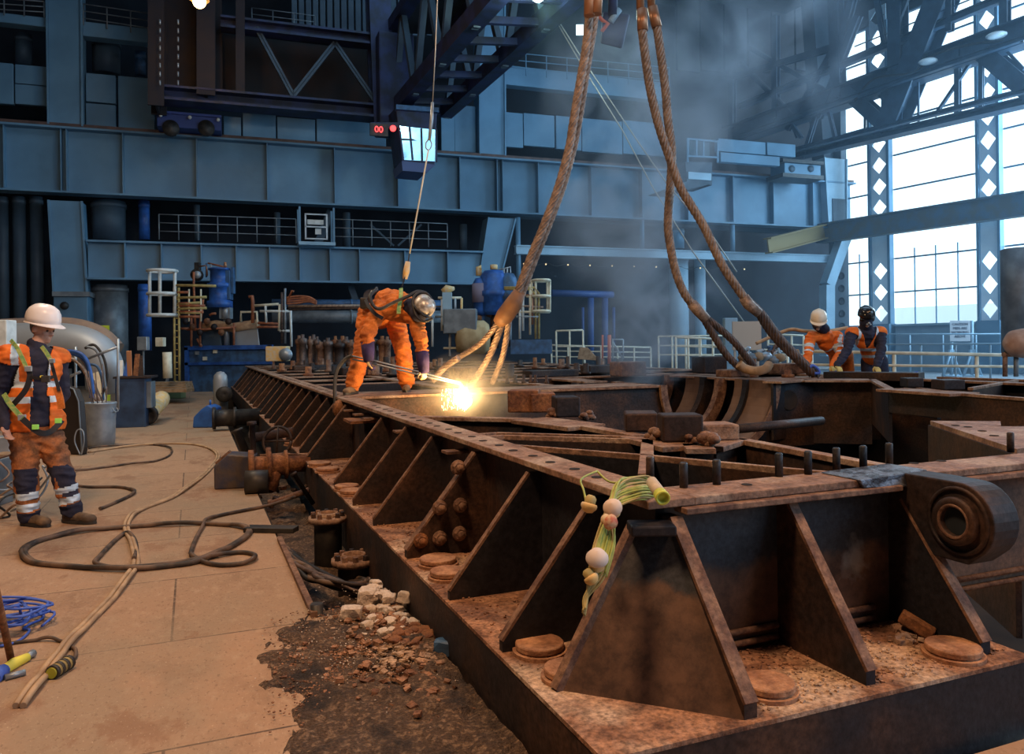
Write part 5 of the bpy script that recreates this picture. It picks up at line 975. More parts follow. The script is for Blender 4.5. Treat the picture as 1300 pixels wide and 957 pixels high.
for P, m in (([(640, 365), (678, 365), (684, 372), (684, 430)], 'yellow'), ([(640, 367), (674, 367), (680, 374), (680, 430)], 'yellow'), ([(663, 358), (698, 357)], 'cream'), ([(668, 376), (698, 377)], 'cream'), ([(664, 360), (664, 420)], 'white'), ([(673, 360), (673, 425)], 'cream'), ([(658, 396), (698, 396)], 'cream'), ([(660, 372), (660, 430)], 'white'), ([(654, 388), (690, 390)], 'rope'), ([(655, 402), (684, 402)], 'galv'), ([(667, 375), (690, 375)], 'copper'), ([(676, 372), (676, 412)], 'copper')): seg(t, m, [a(*p) for p in P], .04, 'tube', 6)
t = thing('stanchion_rail', 'white stanchions and rails just right of the bent worker\'s helmet', 'railing', atY(571, 440, 24))
a = at(24)
for P, m in (([(556, 378), (586, 378)], 'cream'), ([(561, 380), (561, 420)], 'white'), ([(571, 378), (571, 452)], 'white'), ([(586, 378), (586, 402)], 'lampy'), ([(578, 378), (578, 400)], 'galv'), ([(552, 402), (590, 402)], 'galv'), ([(563, 422), (598, 422)], 'cream'), ([(563, 442), (600, 442)], 'cream'), ([(549, 404), (549, 440)], 'white')): seg(t, m, [a(*p) for p in P], .04, 'tube', 6)
w = MB(); w.box(a(568, 392), .28, .25, 1.0); w.build('light_blue_post', 'paint_l', label='light blue post beside the white stanchions behind the flame', category='post', loc=a(568, 412)); 
w = MB(); w.tube([a(562, 371), a(568, 367), a(577, 366)], [.10, .14, .05], 8); w.build('tarnished_valve', 'lampy', label='tarnished yellow valve head on top of the light blue post', category='valve', loc=a(568, 371))
w = MB(); w.box(a(585, 408), 1.0, .8, .75); w.build('grey_cabinet', 'grey', bevel=.03, label='grey cabinet behind the white stanchions', category='cabinet', loc=a(585, 417))
w = MB(); w.lathe(a(598, 428)-V3((.5, 0, 0)), [(0, 0), (.45, .05), (.52, .3), (.52, .9), (.4, 1.05), (0, 1.1)], V3((1, .1, 0)), 18); w.build('lagged_vessel', mat('tan_lagging', (.45, .33, .18), .85, 0, (.35, .24, .12), 4), label='tan lagged round vessel lying behind the flame', category='vessel', loc=a(598, 440))
# ---- far railings (centre right)
def railing(label, P, zt, zb, Y0, Y1, n, m='cream', r=.03, mid=2, group=None, posts=True):
    "P: pixel path of the top rail; posts down to py zb"
    k_ = len(P); t = thing('handrail', label, 'railing', atY(P[0][0], zb, Y0), group=group); pts = [atY(x, y, Y0+(Y1-Y0)*i/(k_-1)) for i, (x, y) in enumerate(P)]
    seg(t, m, pts, r, 'rail', 6); x0, x1 = P[0][0], P[-1][0]
    for q in range(1, mid+1): f = q/(mid+1); seg(t, m, [atY(x0, P[0][1]*(1-f)+zb*f, Y0), atY(x1, P[-1][1]*(1-f)+zb*f, Y1)], r*.8, 'rail', 6)
    for i in range(n+1): 
        x = x0+(x1-x0)*i/n; Y = Y0+(Y1-Y0)*i/n; yt = P[0][1]+(P[-1][1]-P[0][1])*i/n; q_ = atY(x, yt, Y); seg(t, m, [q_, V3((q_.x, q_.y, 0))], r, 'post', 6)
    return t
railing('far cream handrail crossing between the red posts and the smoke', [(700, 438), (826, 441)], 0, 460, 27, 27, 6)
railing('pale looped handrail left of the red posts', [(706, 420), (740, 419)], 0, 460, 25, 25, 2, mid=1)
railing('long white handrail right of the smoke, stepping up with a curved end', [(836, 427), (922, 426)], 0, 462, 24, 24, 5)
railing('nearer cream handrail with a rounded end before the grey columns', [(858, 428), (905, 430)], 0, 462, 21, 21, 3)
railing('cream handrail behind the rope ends and the sign board', [(905, 440), (1000, 446)], 0, 466, 21, 20, 5, mid=1)
railing('white handrail just left of the workers leaning on the base', [(975, 424), (1020, 426)], 0, 462, 23, 23, 3)
railing('long cream handrail on the right in front of the two sign stands', [(1030, 446), (1345, 452)], 0, 480, 15.5, 14.5, 3, mid=1, r=.035)
railing('thin blue-white handrail beyond the sign stands on the right', [(1125, 437), (1345, 436)], 0, 462, 22, 20, 5, 'paint_l', mid=1, r=.025)
t = thing('handrail', 'faint pale-blue handrail far back under the windows', 'railing', atY(1155, 447, 30)); 
for y in (424,): seg(t, 'paint_l', [atY(1110, y, 30), atY(1290, y, 28)], .03, 'rail', 6)
for x in (1155, 1197, 1239): q_ = atY(x, 424, 30); seg(t, 'paint_l', [q_, V3((q_.x, q_.y, 0))], .03, 'post', 6)
for x, lab in ((765, 'slimmer red-orange post, left one of the pair by the far handrail'), (773.5, 'thicker red-orange post, right one of the pair by the far handrail')):
    w = MB(); w.cyl(atY(x, 462, 26.5), atY(x, 425, 26.5), .035 if x < 770 else .06, 8); w.build('red_post', mat('red_orange_post', (.6, .12, .05), .5), label=lab, category='post', loc=atY(x, 462, 26.5))
w = MB(); w.hexa([atY(733, 456, 24), atY(762, 458, 24), atY(762, 458, 25), atY(733, 456, 25), atY(736, 441, 24), atY(746, 441, 24), atY(746, 441, 25), atY(736, 441, 25)]); w.build('timber_block', 'wood', bevel=.02, label='brown timber wedge block in front of the far cream handrail', category='block', loc=atY(745, 457, 24))
t = thing('folding_steps', 'small blue-white folding steps beside the red posts', 'steps', atY(785, 457, 26))
for P in ([(778, 430), (778, 456)], [(778, 431), (791, 431)], [(791, 431), (791, 456)], [(778, 434), (791, 456)], [(778, 447), (791, 447)]): seg(t, 'galv', [atY(*p, 26) for p in P], .03, 'tube', 6)
# boxes and clutter around rope ends
w = MB(); p = atY(948, 426, 17); w.box(p, .62, .05, .62); [w.box(V3((p.x+dx_, p.y+.05, p.z/2)), .04, .04, p.z) for dx_ in (-.25, .25)]; w.build('notice_board', mat('tan_board', (.50, .42, .34), .8), label='square tan board standing behind the rope ends', category='board', loc=p-V3((0, 0, .3)))
w = MB(); p = atY(927, 424, 18); w.box(V3((p.x, p.y, (p.z+.37)/2)), .3, .2, p.z+.37); w.build('white_locker', 'paint_l', bevel=.02, label='pale blue-white locker left of the tan board', category='locker', loc=atY(927, 444, 18))
w = MB(); w.hexa([atY(1005, 466, 14), atY(1022, 466, 14), atY(1022, 466, 14.5), atY(1005, 466, 14.5), atY(1006, 444, 14), atY(1014, 443, 14), atY(1014, 443, 14.5), atY(1006, 444, 14.5)]); w.build('timber_block', 'wood', bevel=.02, label='dirty timber block just left of the worker in the beige hard hat', category='block', loc=atY(1012, 466, 14))
rr = random.Random(9)
t = thing('equipment_pile', 'pile of bluish hoses and fittings on the deck behind the shackle', 'equipment', atY(965, 455, 16))
for k in range(14): 
    x = 942+rr.random()*52; y = 440+rr.random()*16; seg(t, rr.choice(['galv', 'paint_l', 'blue_m', 'cream', 'rope_d']), [atY(x, y, 16), atY(x+rr.uniform(-8, 8), y+rr.uniform(-6, 6), 16), atY(x+rr.uniform(-12, 12), y+rr.uniform(-3, 8), 16)], .035, 'hose', 6, True)
for k in range(6): w = MB(); w.ball(atY(945+k*9, 452+rr.random()*6, 15.8), .12, 8, (1.2, 1, .8)); w.build('fitting', rr.choice(['wood', 'grey', 'galv']), t)
w = MB(); w.tube(smooth_path([atY(x, y, 13.0) for x, y in ((960, 436), (1000, 419), (1020, 420), (1045, 421), (1060, 419), (1076, 416))]), .030, 8); w.build('pale_hose', 'hose_b', label='pale hose stretched across in front of the beige-hatted worker', category='hose', loc=atY(1045, 421, 13))
w = MB(); w.tube(smooth_path([atY(x, y, 12.2) for x, y in ((1060, 471), (1075, 477), (1092, 480), (1110, 483), (1130, 478), (1150, 475), (1165, 472))]), .012, 6); w.build('blue_air_line', 'bluerope', label='bright blue air line trailing over the base edge by the gloves', category='hose', loc=atY(1092, 480, 12.2))
w = MB(); w.tube(smooth_path([atY(x, y, 11.9) for x, y in ((1028, 466), (1032, 464), (1038, 468), (1040, 473), (1034, 474))]), .022, 8); w.build('blue_coupling', 'bluerope', label='small blue coupling beside the left rope end and glove', category='coupling', loc=atY(1034, 470, 11.9))
# sign board on stands
t = thing('warning_sign', 'grey notice board with four lines of dark text held above two sign stands', 'sign', atY(1219, 433, 30)); sY = 30
w = MB(); w.hexa([atY(1206, 433, sY), atY(1232, 433, sY), atY(1232, 433, sY+.04), atY(1206, 433, sY+.04), atY(1206, 407, sY), atY(1232, 407, sY), atY(1232, 407, sY+.04), atY(1206, 407, sY+.04)]); w.build('board', 'board', t)
def text(txt, p, size, m, par, X=V3((1, 0, 0)), name='lettering', xs=1.0):
    cu = bpy.data.curves.new(name, 'FONT'); cu.body = txt; cu.size = size; cu.extrude = .004; cu.align_x = 'CENTER'; cu.align_y = 'CENTER'
    o = bpy.data.objects.new(name, cu); C.objects.link(o); dg = bpy.context.evaluated_depsgraph_get(); me = bpy.data.meshes.new_from_object(o.evaluated_get(dg)); bpy.data.objects.remove(o)
    X = X.normalized(); Z = V3((0, 0, 1)); Y_ = Z.cross(X)*-1; Mx = Matrix((X*xs, Z, X.cross(Z))).transposed().to_4x4(); Mx = Matrix.Translation(p) @ Mx
    me.transform(WM[par.name].inverted() @ Mx); me.materials.clear(); me.materials.append(M[m] if isinstance(m, str) else m); ob = bpy.data.objects.new(name, me); C.objects.link(ob); ob.parent = par; WM[ob.name] = WM[par.name]; return ob
for i, s_ in enumerate(('CAUTION', 'MEN ARE', 'WORKING', 'ABOVE')): text(s_, atY(1219, 411.5+i*5.2, sY-.01), .135, mat('sign_ink', (.04, .05, .08), .7), t)
for cx, lab, top in ((1208, 'pale blue A-frame sign stand, left one under the notice board', 431), (1234, 'pale blue A-frame sign stand with tall post, right of the notice board', 407)):
    s_ = thing('sign_stand', lab, 'stand', atY(cx, 478, 30)); b = at(30.1)
    seg(s_, 'paint_l', [b(cx, top), b(cx, 476)], .06, 'post', 6)
    for dx in (-11, 12): seg(s_, 'paint_l', [b(cx, 446), b(cx+dx, 477)], .05, 'leg', 6)
    seg(s_, 'paint_l', [b(cx-12, 477), b(cx+13, 477)], .05, 'base_bar', 6); w = MB(); w.box(b(cx, 448), .2, .1, .26); w.build('bracket', 'paint_l', s_)
# grey cylinder and valve at right edge
t = thing('grey_cylinder', 'large plain grey vertical cylinder at the right frame edge', 'tank', atY(1300, 440, 17)); c = atY(1297, 452, 17); w = MB(); w.lathe(c, [(0, 0), (.38, 0), (.38, 2.32), (.34, 2.34), (0, 2.34)], n=32); w.build('shell', 'grey', t)
t = thing('rusty_motor', 'round rust-tan motor housing on a brown stand at the right edge', 'motor', atY(1296, 475, 13)); w = MB(); w.lathe(atY(1279, 436, 13)+V3((0, -.05, 0)), [(0, -.06), (.12, -.02), (.22, .1), (.25, .3), (.25, .7), (0, .7)], V3((1, .25, 0)), 20); w.build('housing', mat('rust_tan', (.45, .28, .20), .7, 0, (.32, .18, .12), 5), t)
for P, m in (([(1273, 450), (1345, 450)], 'rust_top'), ([(1276, 450), (1276, 478)], 'rust_lip'), ([(1290, 450), (1290, 478)], 'grey'), ([(1281, 440), (1276, 452)], 'black')): seg(t, m, [atY(*p, 13.1) for p in P], .04, 'stand_tube', 6)
# workbench boxes near far left: small grey cabinet + dark shelving behind bin
t = thing('switch_box', 'small white switch box on a post left of the blue pipe', 'box', atY(182, 450, 22)); w = MB(); w.box(atY(182, 436, 22), .28, .2, .38); w.build('box', 'galv', t, .02); seg(t, 'grey', [atY(182, 444, 22), atY(182, 500, 22)], .03, 'post', 6)
w = MB(); w.box(atY(204, 434, 22.5), .22, .2, .26); w.build('cream_box', 'cream', bevel=.01, label='small cream box left of the yellow ladder', category='box', loc=atY(204, 438, 22.5))
t = thing('timber_stack', 'orange-brown boards and planks on the floor left of the yellow ladder', 'timber', atY(205, 480, 21)); w = MB()
for k in range(4): w.box(atY(204, 497-k*3, 21+k*.4)+V3((0, 0, .03)), 1.6, .5, .09)
w.build('planks', 'wood', t); seg(t, 'cream', [atY(212, 447, 21), atY(213, 480, 21)], .12, 'upright_roll', 10)
# ================================================================ OVERHEAD CRANES
# left crane end: buffer, bridge truss seen across, lit rust-brown interior
off = 2.2
def w2(px, py, off=2.2): return onpl(px, py, WO+WN*off, WN)
t = thing('crane_end_carriage', 'dark navy crane end carriage on the brown rail, three white dots on its side', 'crane', w2(240, 168)); w = MB(); wbox(w, 199, 281, 143, 163, 1.0, 1.0); w.build('carriage_body', mat('carriage_blue', (.03, .06, .22), .5), t, .03)
w = MB(); wbox(w, 199, 281, 143, 146, 1.1, .3); w.build('top_plate', mat('navy_blue_top', (.03, .06, .24), .5), t)
for x, y in ((204, 146), (241, 149), (277, 152)): w = MB(); w.ball(w2(x, y, 1.15), .07, 8); w.build('white_dot', 'white', t)
for x in (217, 262): w = MB(); w.lathe(w2(x, 163, 1.05), [(0, -.1), (.28, -.1), (.28, .1), (0, .1)], WN, 18); w.build('wheel', 'black', t)
t = thing('crane_bridge', 'dark crane bridge with V-braced side, faintly lit brown inside', 'crane', w2(400, 140))
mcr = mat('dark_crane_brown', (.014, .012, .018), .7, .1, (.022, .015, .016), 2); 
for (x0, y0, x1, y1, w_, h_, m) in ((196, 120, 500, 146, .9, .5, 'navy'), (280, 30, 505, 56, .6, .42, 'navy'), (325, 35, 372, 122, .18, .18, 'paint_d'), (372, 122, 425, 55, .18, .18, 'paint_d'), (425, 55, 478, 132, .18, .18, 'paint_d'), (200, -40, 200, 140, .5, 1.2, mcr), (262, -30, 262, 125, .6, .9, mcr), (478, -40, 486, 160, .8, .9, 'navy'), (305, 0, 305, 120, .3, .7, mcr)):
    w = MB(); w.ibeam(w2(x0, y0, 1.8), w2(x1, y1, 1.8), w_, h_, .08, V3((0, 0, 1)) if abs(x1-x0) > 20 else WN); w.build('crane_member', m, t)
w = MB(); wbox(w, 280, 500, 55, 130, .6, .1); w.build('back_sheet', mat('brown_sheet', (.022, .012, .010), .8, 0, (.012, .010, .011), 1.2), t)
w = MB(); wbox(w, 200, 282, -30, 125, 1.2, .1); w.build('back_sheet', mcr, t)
for x in (203, 226):
    for k in range(8): w = MB(); w.tube([w2(x, 25+k*11, 2.6), w2(x, 31+k*11, 2.6)], .03, 5); w.build('chain_link', 'galv', t)
# main bridge (runs overhead towards the camera from the cab)
t = thing('crane_bridge', 'massive dark crane bridge rising overhead to the top of the frame by the cab', 'crane', w2(530, 150))
D = -U if False else V3((.378*0+.385, -.923, 0)).normalized()
def cr(px, py, s): return w2(px, py, 2.0)+D*s
for (px, py, hh, m) in ((500, 150, 3.4, 'navy'), (566, 150, 3.0, 'navy')):
    p = cr(px, py, 0); q = cr(px, py, 24)
    w = MB(); w.beam(p+V3((0, 0, .25)), q+V3((0, 0, .25)), .45, .5); w.beam(p+V3((0, 0, hh)), q+V3((0, 0, hh)), .45, .4); w.build('box_chord', m, t)
    for k in range(8):
        a_, b_ = p+D*(k*3), p+D*(k*3+1.5); c_ = p+D*(k*3+3); w = MB(); w.beam(a_, b_+V3((0, 0, hh)), .2, .2); w.beam(b_+V3((0, 0, hh)), c_, .2, .2); w.build('brace', 'paint_d', t)
for k in range(16):
    p = cr(500, 150, k*1.5); q = cr(566, 150, k*1.5); w = MB(); w.beam(p+V3((0, 0, .2)), q+V3((0, 0, .2)), .15, .2); w.build('cross_tie', 'navy', t)
w = MB(); p = cr(500, 150, 0); q = cr(566, 150, 0); e_ = cr(566, 150, 24); f_ = cr(500, 150, 24); z_ = V3((0, 0, 3.2)); w.hexa([p+z_, q+z_, e_+z_, f_+z_, p+z_*1.02, q+z_*1.02, e_+z_*1.02, f_+z_*1.02]); w.build('walkway_deck', 'dark', t)
w = MB(); w.box(w2(500, 110, 2.3), 1.3, 1.2, 3.6, WD, WN); w.build('hoist_box', 'navy', t, .05)
# driver's cab
cO = 4.2; t = thing('crane_cab', 'crane driver cab hanging below the bridge with window grid reflected in its glass', 'crane cab', onpl(528, 215, WO+WN*cO, WN))
def cq(x, y, o=0): return onpl(x, y, WO+WN*(cO+o), WN)
w = MB(); fr4 = [cq(504, 214), cq(545, 219), cq(555, 205), cq(553, 205)]
front = [cq(511, 205), cq(552, 210), cq(555, 138), cq(502, 136)]; back = [p-WN*1.6+V3((0, 0, .12)) for p in front]
w.hexa([front[0], front[1], back[1], back[0], front[3], front[2], back[2], back[3]]); w.build('cab_body', 'navy', t, .03)
w = MB(); w.hexa([cq(511, 205)+V3((0, 0, -.32)), cq(541, 219), cq(541, 219)-WN*1.4, cq(511, 216)-WN*1.4, cq(510, 204), cq(553, 209), cq(553, 209)-WN*1.6, cq(510, 204)-WN*1.6]); w.build('cab_floor', mat('navy_light', (.06, .09, .22), .5), t)
w = MB(); w.beam(cq(502, 137, .05), cq(556, 141, .05), .3, .16); w.build('cab_roof_edge', 'blue_m', t)
w = MB(); gl = [cq(512, 203, .03), cq(553, 205, .03), cq(554, 165, .15), cq(507, 160, .15)]; w.prism(gl, WN*.02); w.build('cab_window', mat('cab_glass', (.40, .60, .68), .12, 1.0, (.30, .48, .56), 2.5), t)
for a_, b_ in (((520, 161), (524, 203)), ((535, 163), (536, 204)), ((509, 177), (554, 179)), ((507, 160), (512, 204)), ((554, 164), (554, 206))): w = MB(); w.beam(cq(*a_, .19 if a_[1] < 170 else .12), cq(*b_, .19 if b_[1] < 170 else .07), .06, .05, WN); w.build('glazing_bar', 'navy', t)
w = MB(); w.ball(cq(499, 163, .05), .11, 10); w.build('red_lamp', 'red_led', t)
text('00', cq(481, 164.5, .1), .30, 'red_led', t, WD, 'red_digits')
w = MB(); w.box(cq(481, 165, -.02), .62, .1, .42, WD, WN); w.build('display_box', 'black', t); w = MB(); w.beam(cq(470, 160, -.1), cq(505, 160, -.1), .2, .2); w.build('display_arm', 'navy', t)
# second cab and bridge (right of the smoke)
t = thing('crane_cab', 'second crane cab, pale blue and hazy, right of the twin ropes', 'crane cab', onpl(885, 235, WO+WN*3, WN))
def c2(x, y, o=0): return onpl(x, y, WO+WN*(3+o), WN)
front = [c2(872, 230), c2(904, 235), c2(904, 206), c2(870, 205)]; w = MB(); w.hexa([front[0], front[1], front[1]-WN*1.5, front[0]-WN*1.5, front[3], front[2], front[2]-WN*1.5, front[3]-WN*1.5]); w.build('cab_body', 'paint_d', t)
w = MB(); w.hexa([c2(845, 240), c2(868, 242), c2(868, 242)-WN*1.5, c2(845, 240)-WN*1.5, c2(872, 230), c2(904, 233), c2(904, 233)-WN*1.5, c2(872, 230)-WN*1.5]); w.build('cab_belly', 'paint_d', t)
w = MB(); wbox(w, 876, 901, 178, 198, 3.05, .1); w.build('cab_glass', 'cabglass', t); w = MB(); wbox(w, 874, 903, 219, 228, 3.05, .1); w.build('lower_glass', 'paint_l', t)
for a_, b_ in (((872, 176), (912, 180)), ((872, 198), (912, 200)), ((873, 176), (873, 206)), ((911, 178), (911, 206)), ((884, 178), (884, 198)), ((893, 178), (893, 198))): w = MB(); w.beam(c2(*a_, .1), c2(*b_, .1), .07, .07, WN); w.build('cab_frame', 'paint', t)
t = thing('crane_trolley_beam', 'hazy blue plate beam stepping from the second cab to the truss bridge', 'beam', c2(915, 195)); 
for x0, x1, y0, y1 in ((912, 972, 178, 194), (974, 1010, 182, 198), (915, 990, 196, 208)): w = MB(); wbox(w, x0, x1, y0, y1, 2, .3); w.build('plate', 'paint', t, .02)
t = thing('crane_end_carriage', 'pale riveted crane end carriage on the rail beside the windows', 'crane', w2(1018, 222)); w = MB(); wbox(w, 996, 1042, 206, 224, 1.6, 1); w.build('carriage_body', 'paint', t, .03); w = MB(); wbox(w, 994, 1046, 203, 207, 1.8, 1.2); wbox(w, 994, 1046, 221, 226, 1.8, 1.2); w.build('edge', 'black', t)
for x in (1006, 1030): w = MB(); w.lathe(w2(x, 214, 1.65), [(0, 0), (.16, 0), (.16, -.1)], WN, 14); w.build('wheel_cap', 'paint_d', t)
# hook block area over the centre: dark machinery with red-orange strap
t = thing('hoist_block', 'dark lifting gear with an orange strap hanging behind the thick sling at the top', 'hoist', atY(775, 45, 16)); a = at(16)
w = MB(); w.hexa([a(762, 55), a(790, 62), atY(790, 62, 17), atY(762, 55, 17), a(765, 15), a(800, 18), atY(800, 18, 17), atY(765, 15, 17)]); w.build('block_body', 'navy', t, .04); seg(t, mat('orange_strap', (.6, .14, .07), .7), [a(758, 18), a(765, 26), a(772, 30), a(764, 40)], .04, 'strap'); seg(t, 'paint_l', [a(786, 12), a(775, 28)], .07, 'arm'); seg(t, 'navy', [a(778, -60), a(778, 20)], .1, 'hanger')
# visible lamps
def lamp(px, py, Y, name, lab, col, strength, r, power, mname):
    p = atY(px, py, Y); t = thing(name, lab, 'lamp', p); w = MB(); w.lathe(p+V3((0, 0, .05)), [(0, .45), (r*.6, .42), (r*.9, .25), (r*1.5, 0)], n=20); w.build('reflector', 'black', t); w = MB(); w.tube([p+V3((0, 0, .4)), V3((p.x, p.y, 19.2))], .03, 6); w.build('drop_rod', 'black', t)
    w = MB(); w.ball(p, r, 14); w.build('lamp_globe', mat(mname, (1, 1, 1), .5, emit=col, estr=strength), t)
    l = bpy.data.lights.new(name, 'POINT'); l.energy = power; l.color = col; l.shadow_soft_size = r; o = bpy.data.objects.new(name, l); C.objects.link(o); o.location = p-V3((0, 0, r+.1)); return t
lamp(253, 2, 24, 'high_bay_lamp', 'glowing orange high-bay lamp at the top left', (1, .48, .12), 40, .20, 60, 'orange_globe')
lamp(683, -6, 19, 'high_bay_lamp', 'cold greenish-white lamp at the top centre', (.75, 1, .85), 30, .16, 250, 'white_globe')
w = MB(); w.box(atY(736, 38, 25), .22, .1, .30); w.build('work_light', mat('cyan_light', (.6, .95, 1), .5, emit=(.5, .9, 1), estr=5), label='small cyan-white work light left of the thick sling top', category='lamp', loc=atY(736, 38, 25))
# ================================================================ FESTOON CABLE ON THE CORNER
t = thing('festoon_cable', 'yellow-green cable bundle draped over the near corner of the base', 'cable', B(.44, .44, .9)); rr = random.Random(6)
for k in range(24):
    f = k/23; r1_, r2_ = rr.uniform(-3, 3), rr.uniform(-4, 4)
    pts = [atY(835-2*f, 612+24*f, 2.93), atY(812+4*r1_-6*f, 604+30*f, 2.90-.12*f), atY(785-10*f+r2_, 612+34*f+r1_, 2.78-.1*f), atY(772+8*f-r1_, 646+6*f, 2.66), atY(765-11+26*((k*5) % 24)/23, 690+r2_, 2.56), atY(756-9+22*((k*5) % 24)/23, 730+r1_, 2.50)]
    if k % 3 == 0: pts += [atY(744+r1_, 758, 2.48), atY(741+r2_*.5, 782-10*f, 2.46)]
    seg(t, 'lampc' if k % 3 else 'yellow', pts, .0042, 'cable', 6, True)
seg(t, 'lampc', [atY(758, 598, 2.95), atY(738, 608, 2.85), atY(741, 622, 2.75), atY(744, 636, 2.7)], .004, 'cable', 6, True); seg(t, 'lampc', [atY(758, 598, 2.95), atY(775, 612, 2.9), atY(800, 610, 2.88)], .004, 'cable', 6, True)
def fl_lamp(px, py, Y, r, lab, m='lampy', d=V3((.3, -.4, .8))):
    c = atY(px, py, Y); t = thing('festoon_lamp', lab, 'lamp', c); w = MB(); w.lathe(c, [(0, r*1.0), (r*.6, r*.85), (r, r*.3), (r*1.02, 0), (r*.9, -.2*r), (0, -.3*r)], d, 20); w.build('dome', m, t)
    w = MB(); w.lathe(c, [(r*.7, -.25*r), (r*.7, -.9*r), (r*.4, -1.2*r), (0, -1.25*r)], d, 16); w.build('lamp_body', 'yellow' if m == 'lampy' else 'lampy', t); return t
fl_lamp(748, 641, 2.68, .028, 'yellow-brown round festoon lamp hanging alone left of the cable bundle', 'lampy', V3((-.3, -.2, -1)))
fl_lamp(778, 645, 2.62, .032, 'cream dome festoon lamp on the cable bundle just above the corner', mat('cream_dome', (.68, .52, .40), .6), V3((-.2, -.6, .6)))
fl_lamp(774, 662, 2.57, .026, 'festoon lamp with reddish lettered band tucked under the cream dome', mat('red_band_lamp', (.60, .38, .22), .6, 0, (.5, .14, .08), 60), V3((.5, -.6, -.2)))
fl_lamp(758, 710, 2.50, .036, 'round white-topped festoon lamp halfway down the hanging cables', mat('white_dome', (.66, .55, .48), .6), V3((0, -.4, .8)))
fl_lamp(750, 733, 2.48, .024, 'small yellowish festoon lamp lowest on the hanging cables', 'lampy', V3((.4, -.3, -.6)))
t = thing('cable_coupler', 'cream tubular coupler with a yellow-green open end on the base corner', 'coupler', atY(836, 625, 2.72)); p, q, r_ = atY(827, 611, 2.80), atY(838, 627, 2.72), atY(844, 636, 2.66)
w = MB(); w.tube([p, q], [.020, .023], 16); w.build('sleeve', mat('cream_sleeve', (.66, .55, .42), .6, 0, (.5, .4, .28), 20), t); w = MB(); w.lathe(q, [(.0, 0), (.024, 0), (.024, .028), (.026, .028), (.026, .038), (.019, .038), (.017, .02), (0, .02)], r_-q, 18); w.build('end_cup', mat('lime_yellow', (.62, .62, .08), .5), t)
# ================================================================ PEOPLE
def blob(name, m, caps, balls=(), voxel=.012, smooth=4, par=None, assign=None, delete=None, thick=0, extra=None, wrinkle=0.):
    """one continuous surface from tapered limbs and ellipsoids"""
    w = MB()
    for a, ra, b, rb in caps:
        a, b = V3(a), V3(b); w.tube([a, a+(b-a)*.5, b], [ra, (ra+rb)/2, rb], 14); w.ball(a, ra, 14); w.ball(b, rb, 14)
    me = bpy.data.meshes.new('tmp'); bm = bmesh.new()
    for c, rad, R in balls:
        r = bmesh.ops.create_icosphere(bm, subdivisions=3, radius=1)['verts']
        Mx = Matrix.Translation(c) @ (R.to_4x4() if R is not None else Matrix.Identity(4)) @ Matrix.Diagonal((*rad, 1)); bmesh.ops.transform(bm, verts=r, matrix=Mx)
    bm.verts.index_update(); w.add([v.co.copy() for v in bm.verts], [[v.index for v in f.verts] for f in bm.faces]); bm.free()
    if extra: extra(w)
    me.from_pydata(w.v, [], w.f); me.update(); bm = bmesh.new(); bm.from_mesh(me)
    bmesh.ops.recalc_face_normals(bm, faces=bm.faces); bm.to_mesh(me); bm.free()
    o = bpy.data.objects.new('tmp', me); C.objects.link(o); r = o.modifiers.new('r', 'REMESH'); r.mode = 'VOXEL'; r.voxel_size = voxel; s_ = o.modifiers.new('s', 'SMOOTH'); s_.factor = .5; s_.iterations = smooth
    dg = bpy.context.evaluated_depsgraph_get(); dg.update(); out = bpy.data.meshes.new_from_object(o.evaluated_get(dg)); bpy.data.objects.remove(o)
    mats = [m] if not isinstance(m, (list, tuple)) else list(m); out.materials.clear()
    for q in mats: out.materials.append(M[q] if isinstance(q, str) else q)
    bm = bmesh.new(); bm.from_mesh(out)
    if wrinkle:
        bm.normal_update(); ds = []
        for v in bm.verts:
            c = v.co; n1 = noise.noise(V3((c.x*7, c.y*7, c.z*17))); n2 = noise.noise(V3((c.x*16+5, c.y*16, c.z*30))); ds.append(v.normal*wrinkle*((1-abs(n1)*3.2)+.5*n2))
        for v, d_ in zip(bm.verts, ds): v.co += d_
    if delete:
        bmesh.ops.delete(bm, geom=[f for f in bm.faces if delete(f.calc_center_median())], context='FACES')
    for f in bm.faces:
        f.smooth = True
        if assign: f.material_index = assign(f.calc_center_median())
    if par is not None: bm.transform(WM[par.name].inverted())
    bm.to_mesh(out); bm.free(); out.name = name
    ob = bpy.data.objects.new(name, out); C.objects.link(ob)
    if par is not None: ob.parent = par; WM[ob.name] = WM[par.name]
    if thick: q = ob.modifiers.new('solid', 'SOLIDIFY'); q.thickness = thick; q.offset = 0
    return ob
def seg_t(p, a, b):
    d = b-a; t = (p-a).dot(d)/d.length_squared; return t, (p-(a+d*max(0, min(1, t)))).length
def frame(fwd, up):
    f = V3(fwd).normalized(); u = V3(up); u = (u-f*u.dot(f)).normalized(); r = f.cross(u); return Matrix((r, f, u)).transposed()      # columns: right, forward, up
def head(w_caps, w_balls, c, Rm, s=1.0):
    q = lambda x, y, z: V3(c)+Rm @ V3((x*s, y*s, z*s))
    w_balls += [(q(0, -.005, .02), (.076*s, .095*s, .105*s), Rm), (q(0, .035, -.055), (.055*s, .058*s, .062*s), Rm), (q(0, .075, -.092), (.026*s, .022*s, .022*s), Rm),
                (q(0, .072, .018), (.058*s, .024*s, .018*s), Rm), (q(.03, .062, -.028), (.026*s, .026*s, .022*s), Rm), (q(-.03, .062, -.028), (.026*s, .026*s, .022*s), Rm),
                (q(.080, -.008, -.012), (.010*s, .022*s, .032*s), Rm), (q(-.080, -.008, -.012), (.010*s, .022*s, .032*s), Rm), (q(0, .088, -.068), (.026*s, .012*s, .010*s), Rm)]
    w_caps += [(q(0, .088, .008), .009*s, q(0, .112, -.030), .013*s), (q(.012, .1, -.034), .008*s, q(-.012, .1, -.034), .008*s)]
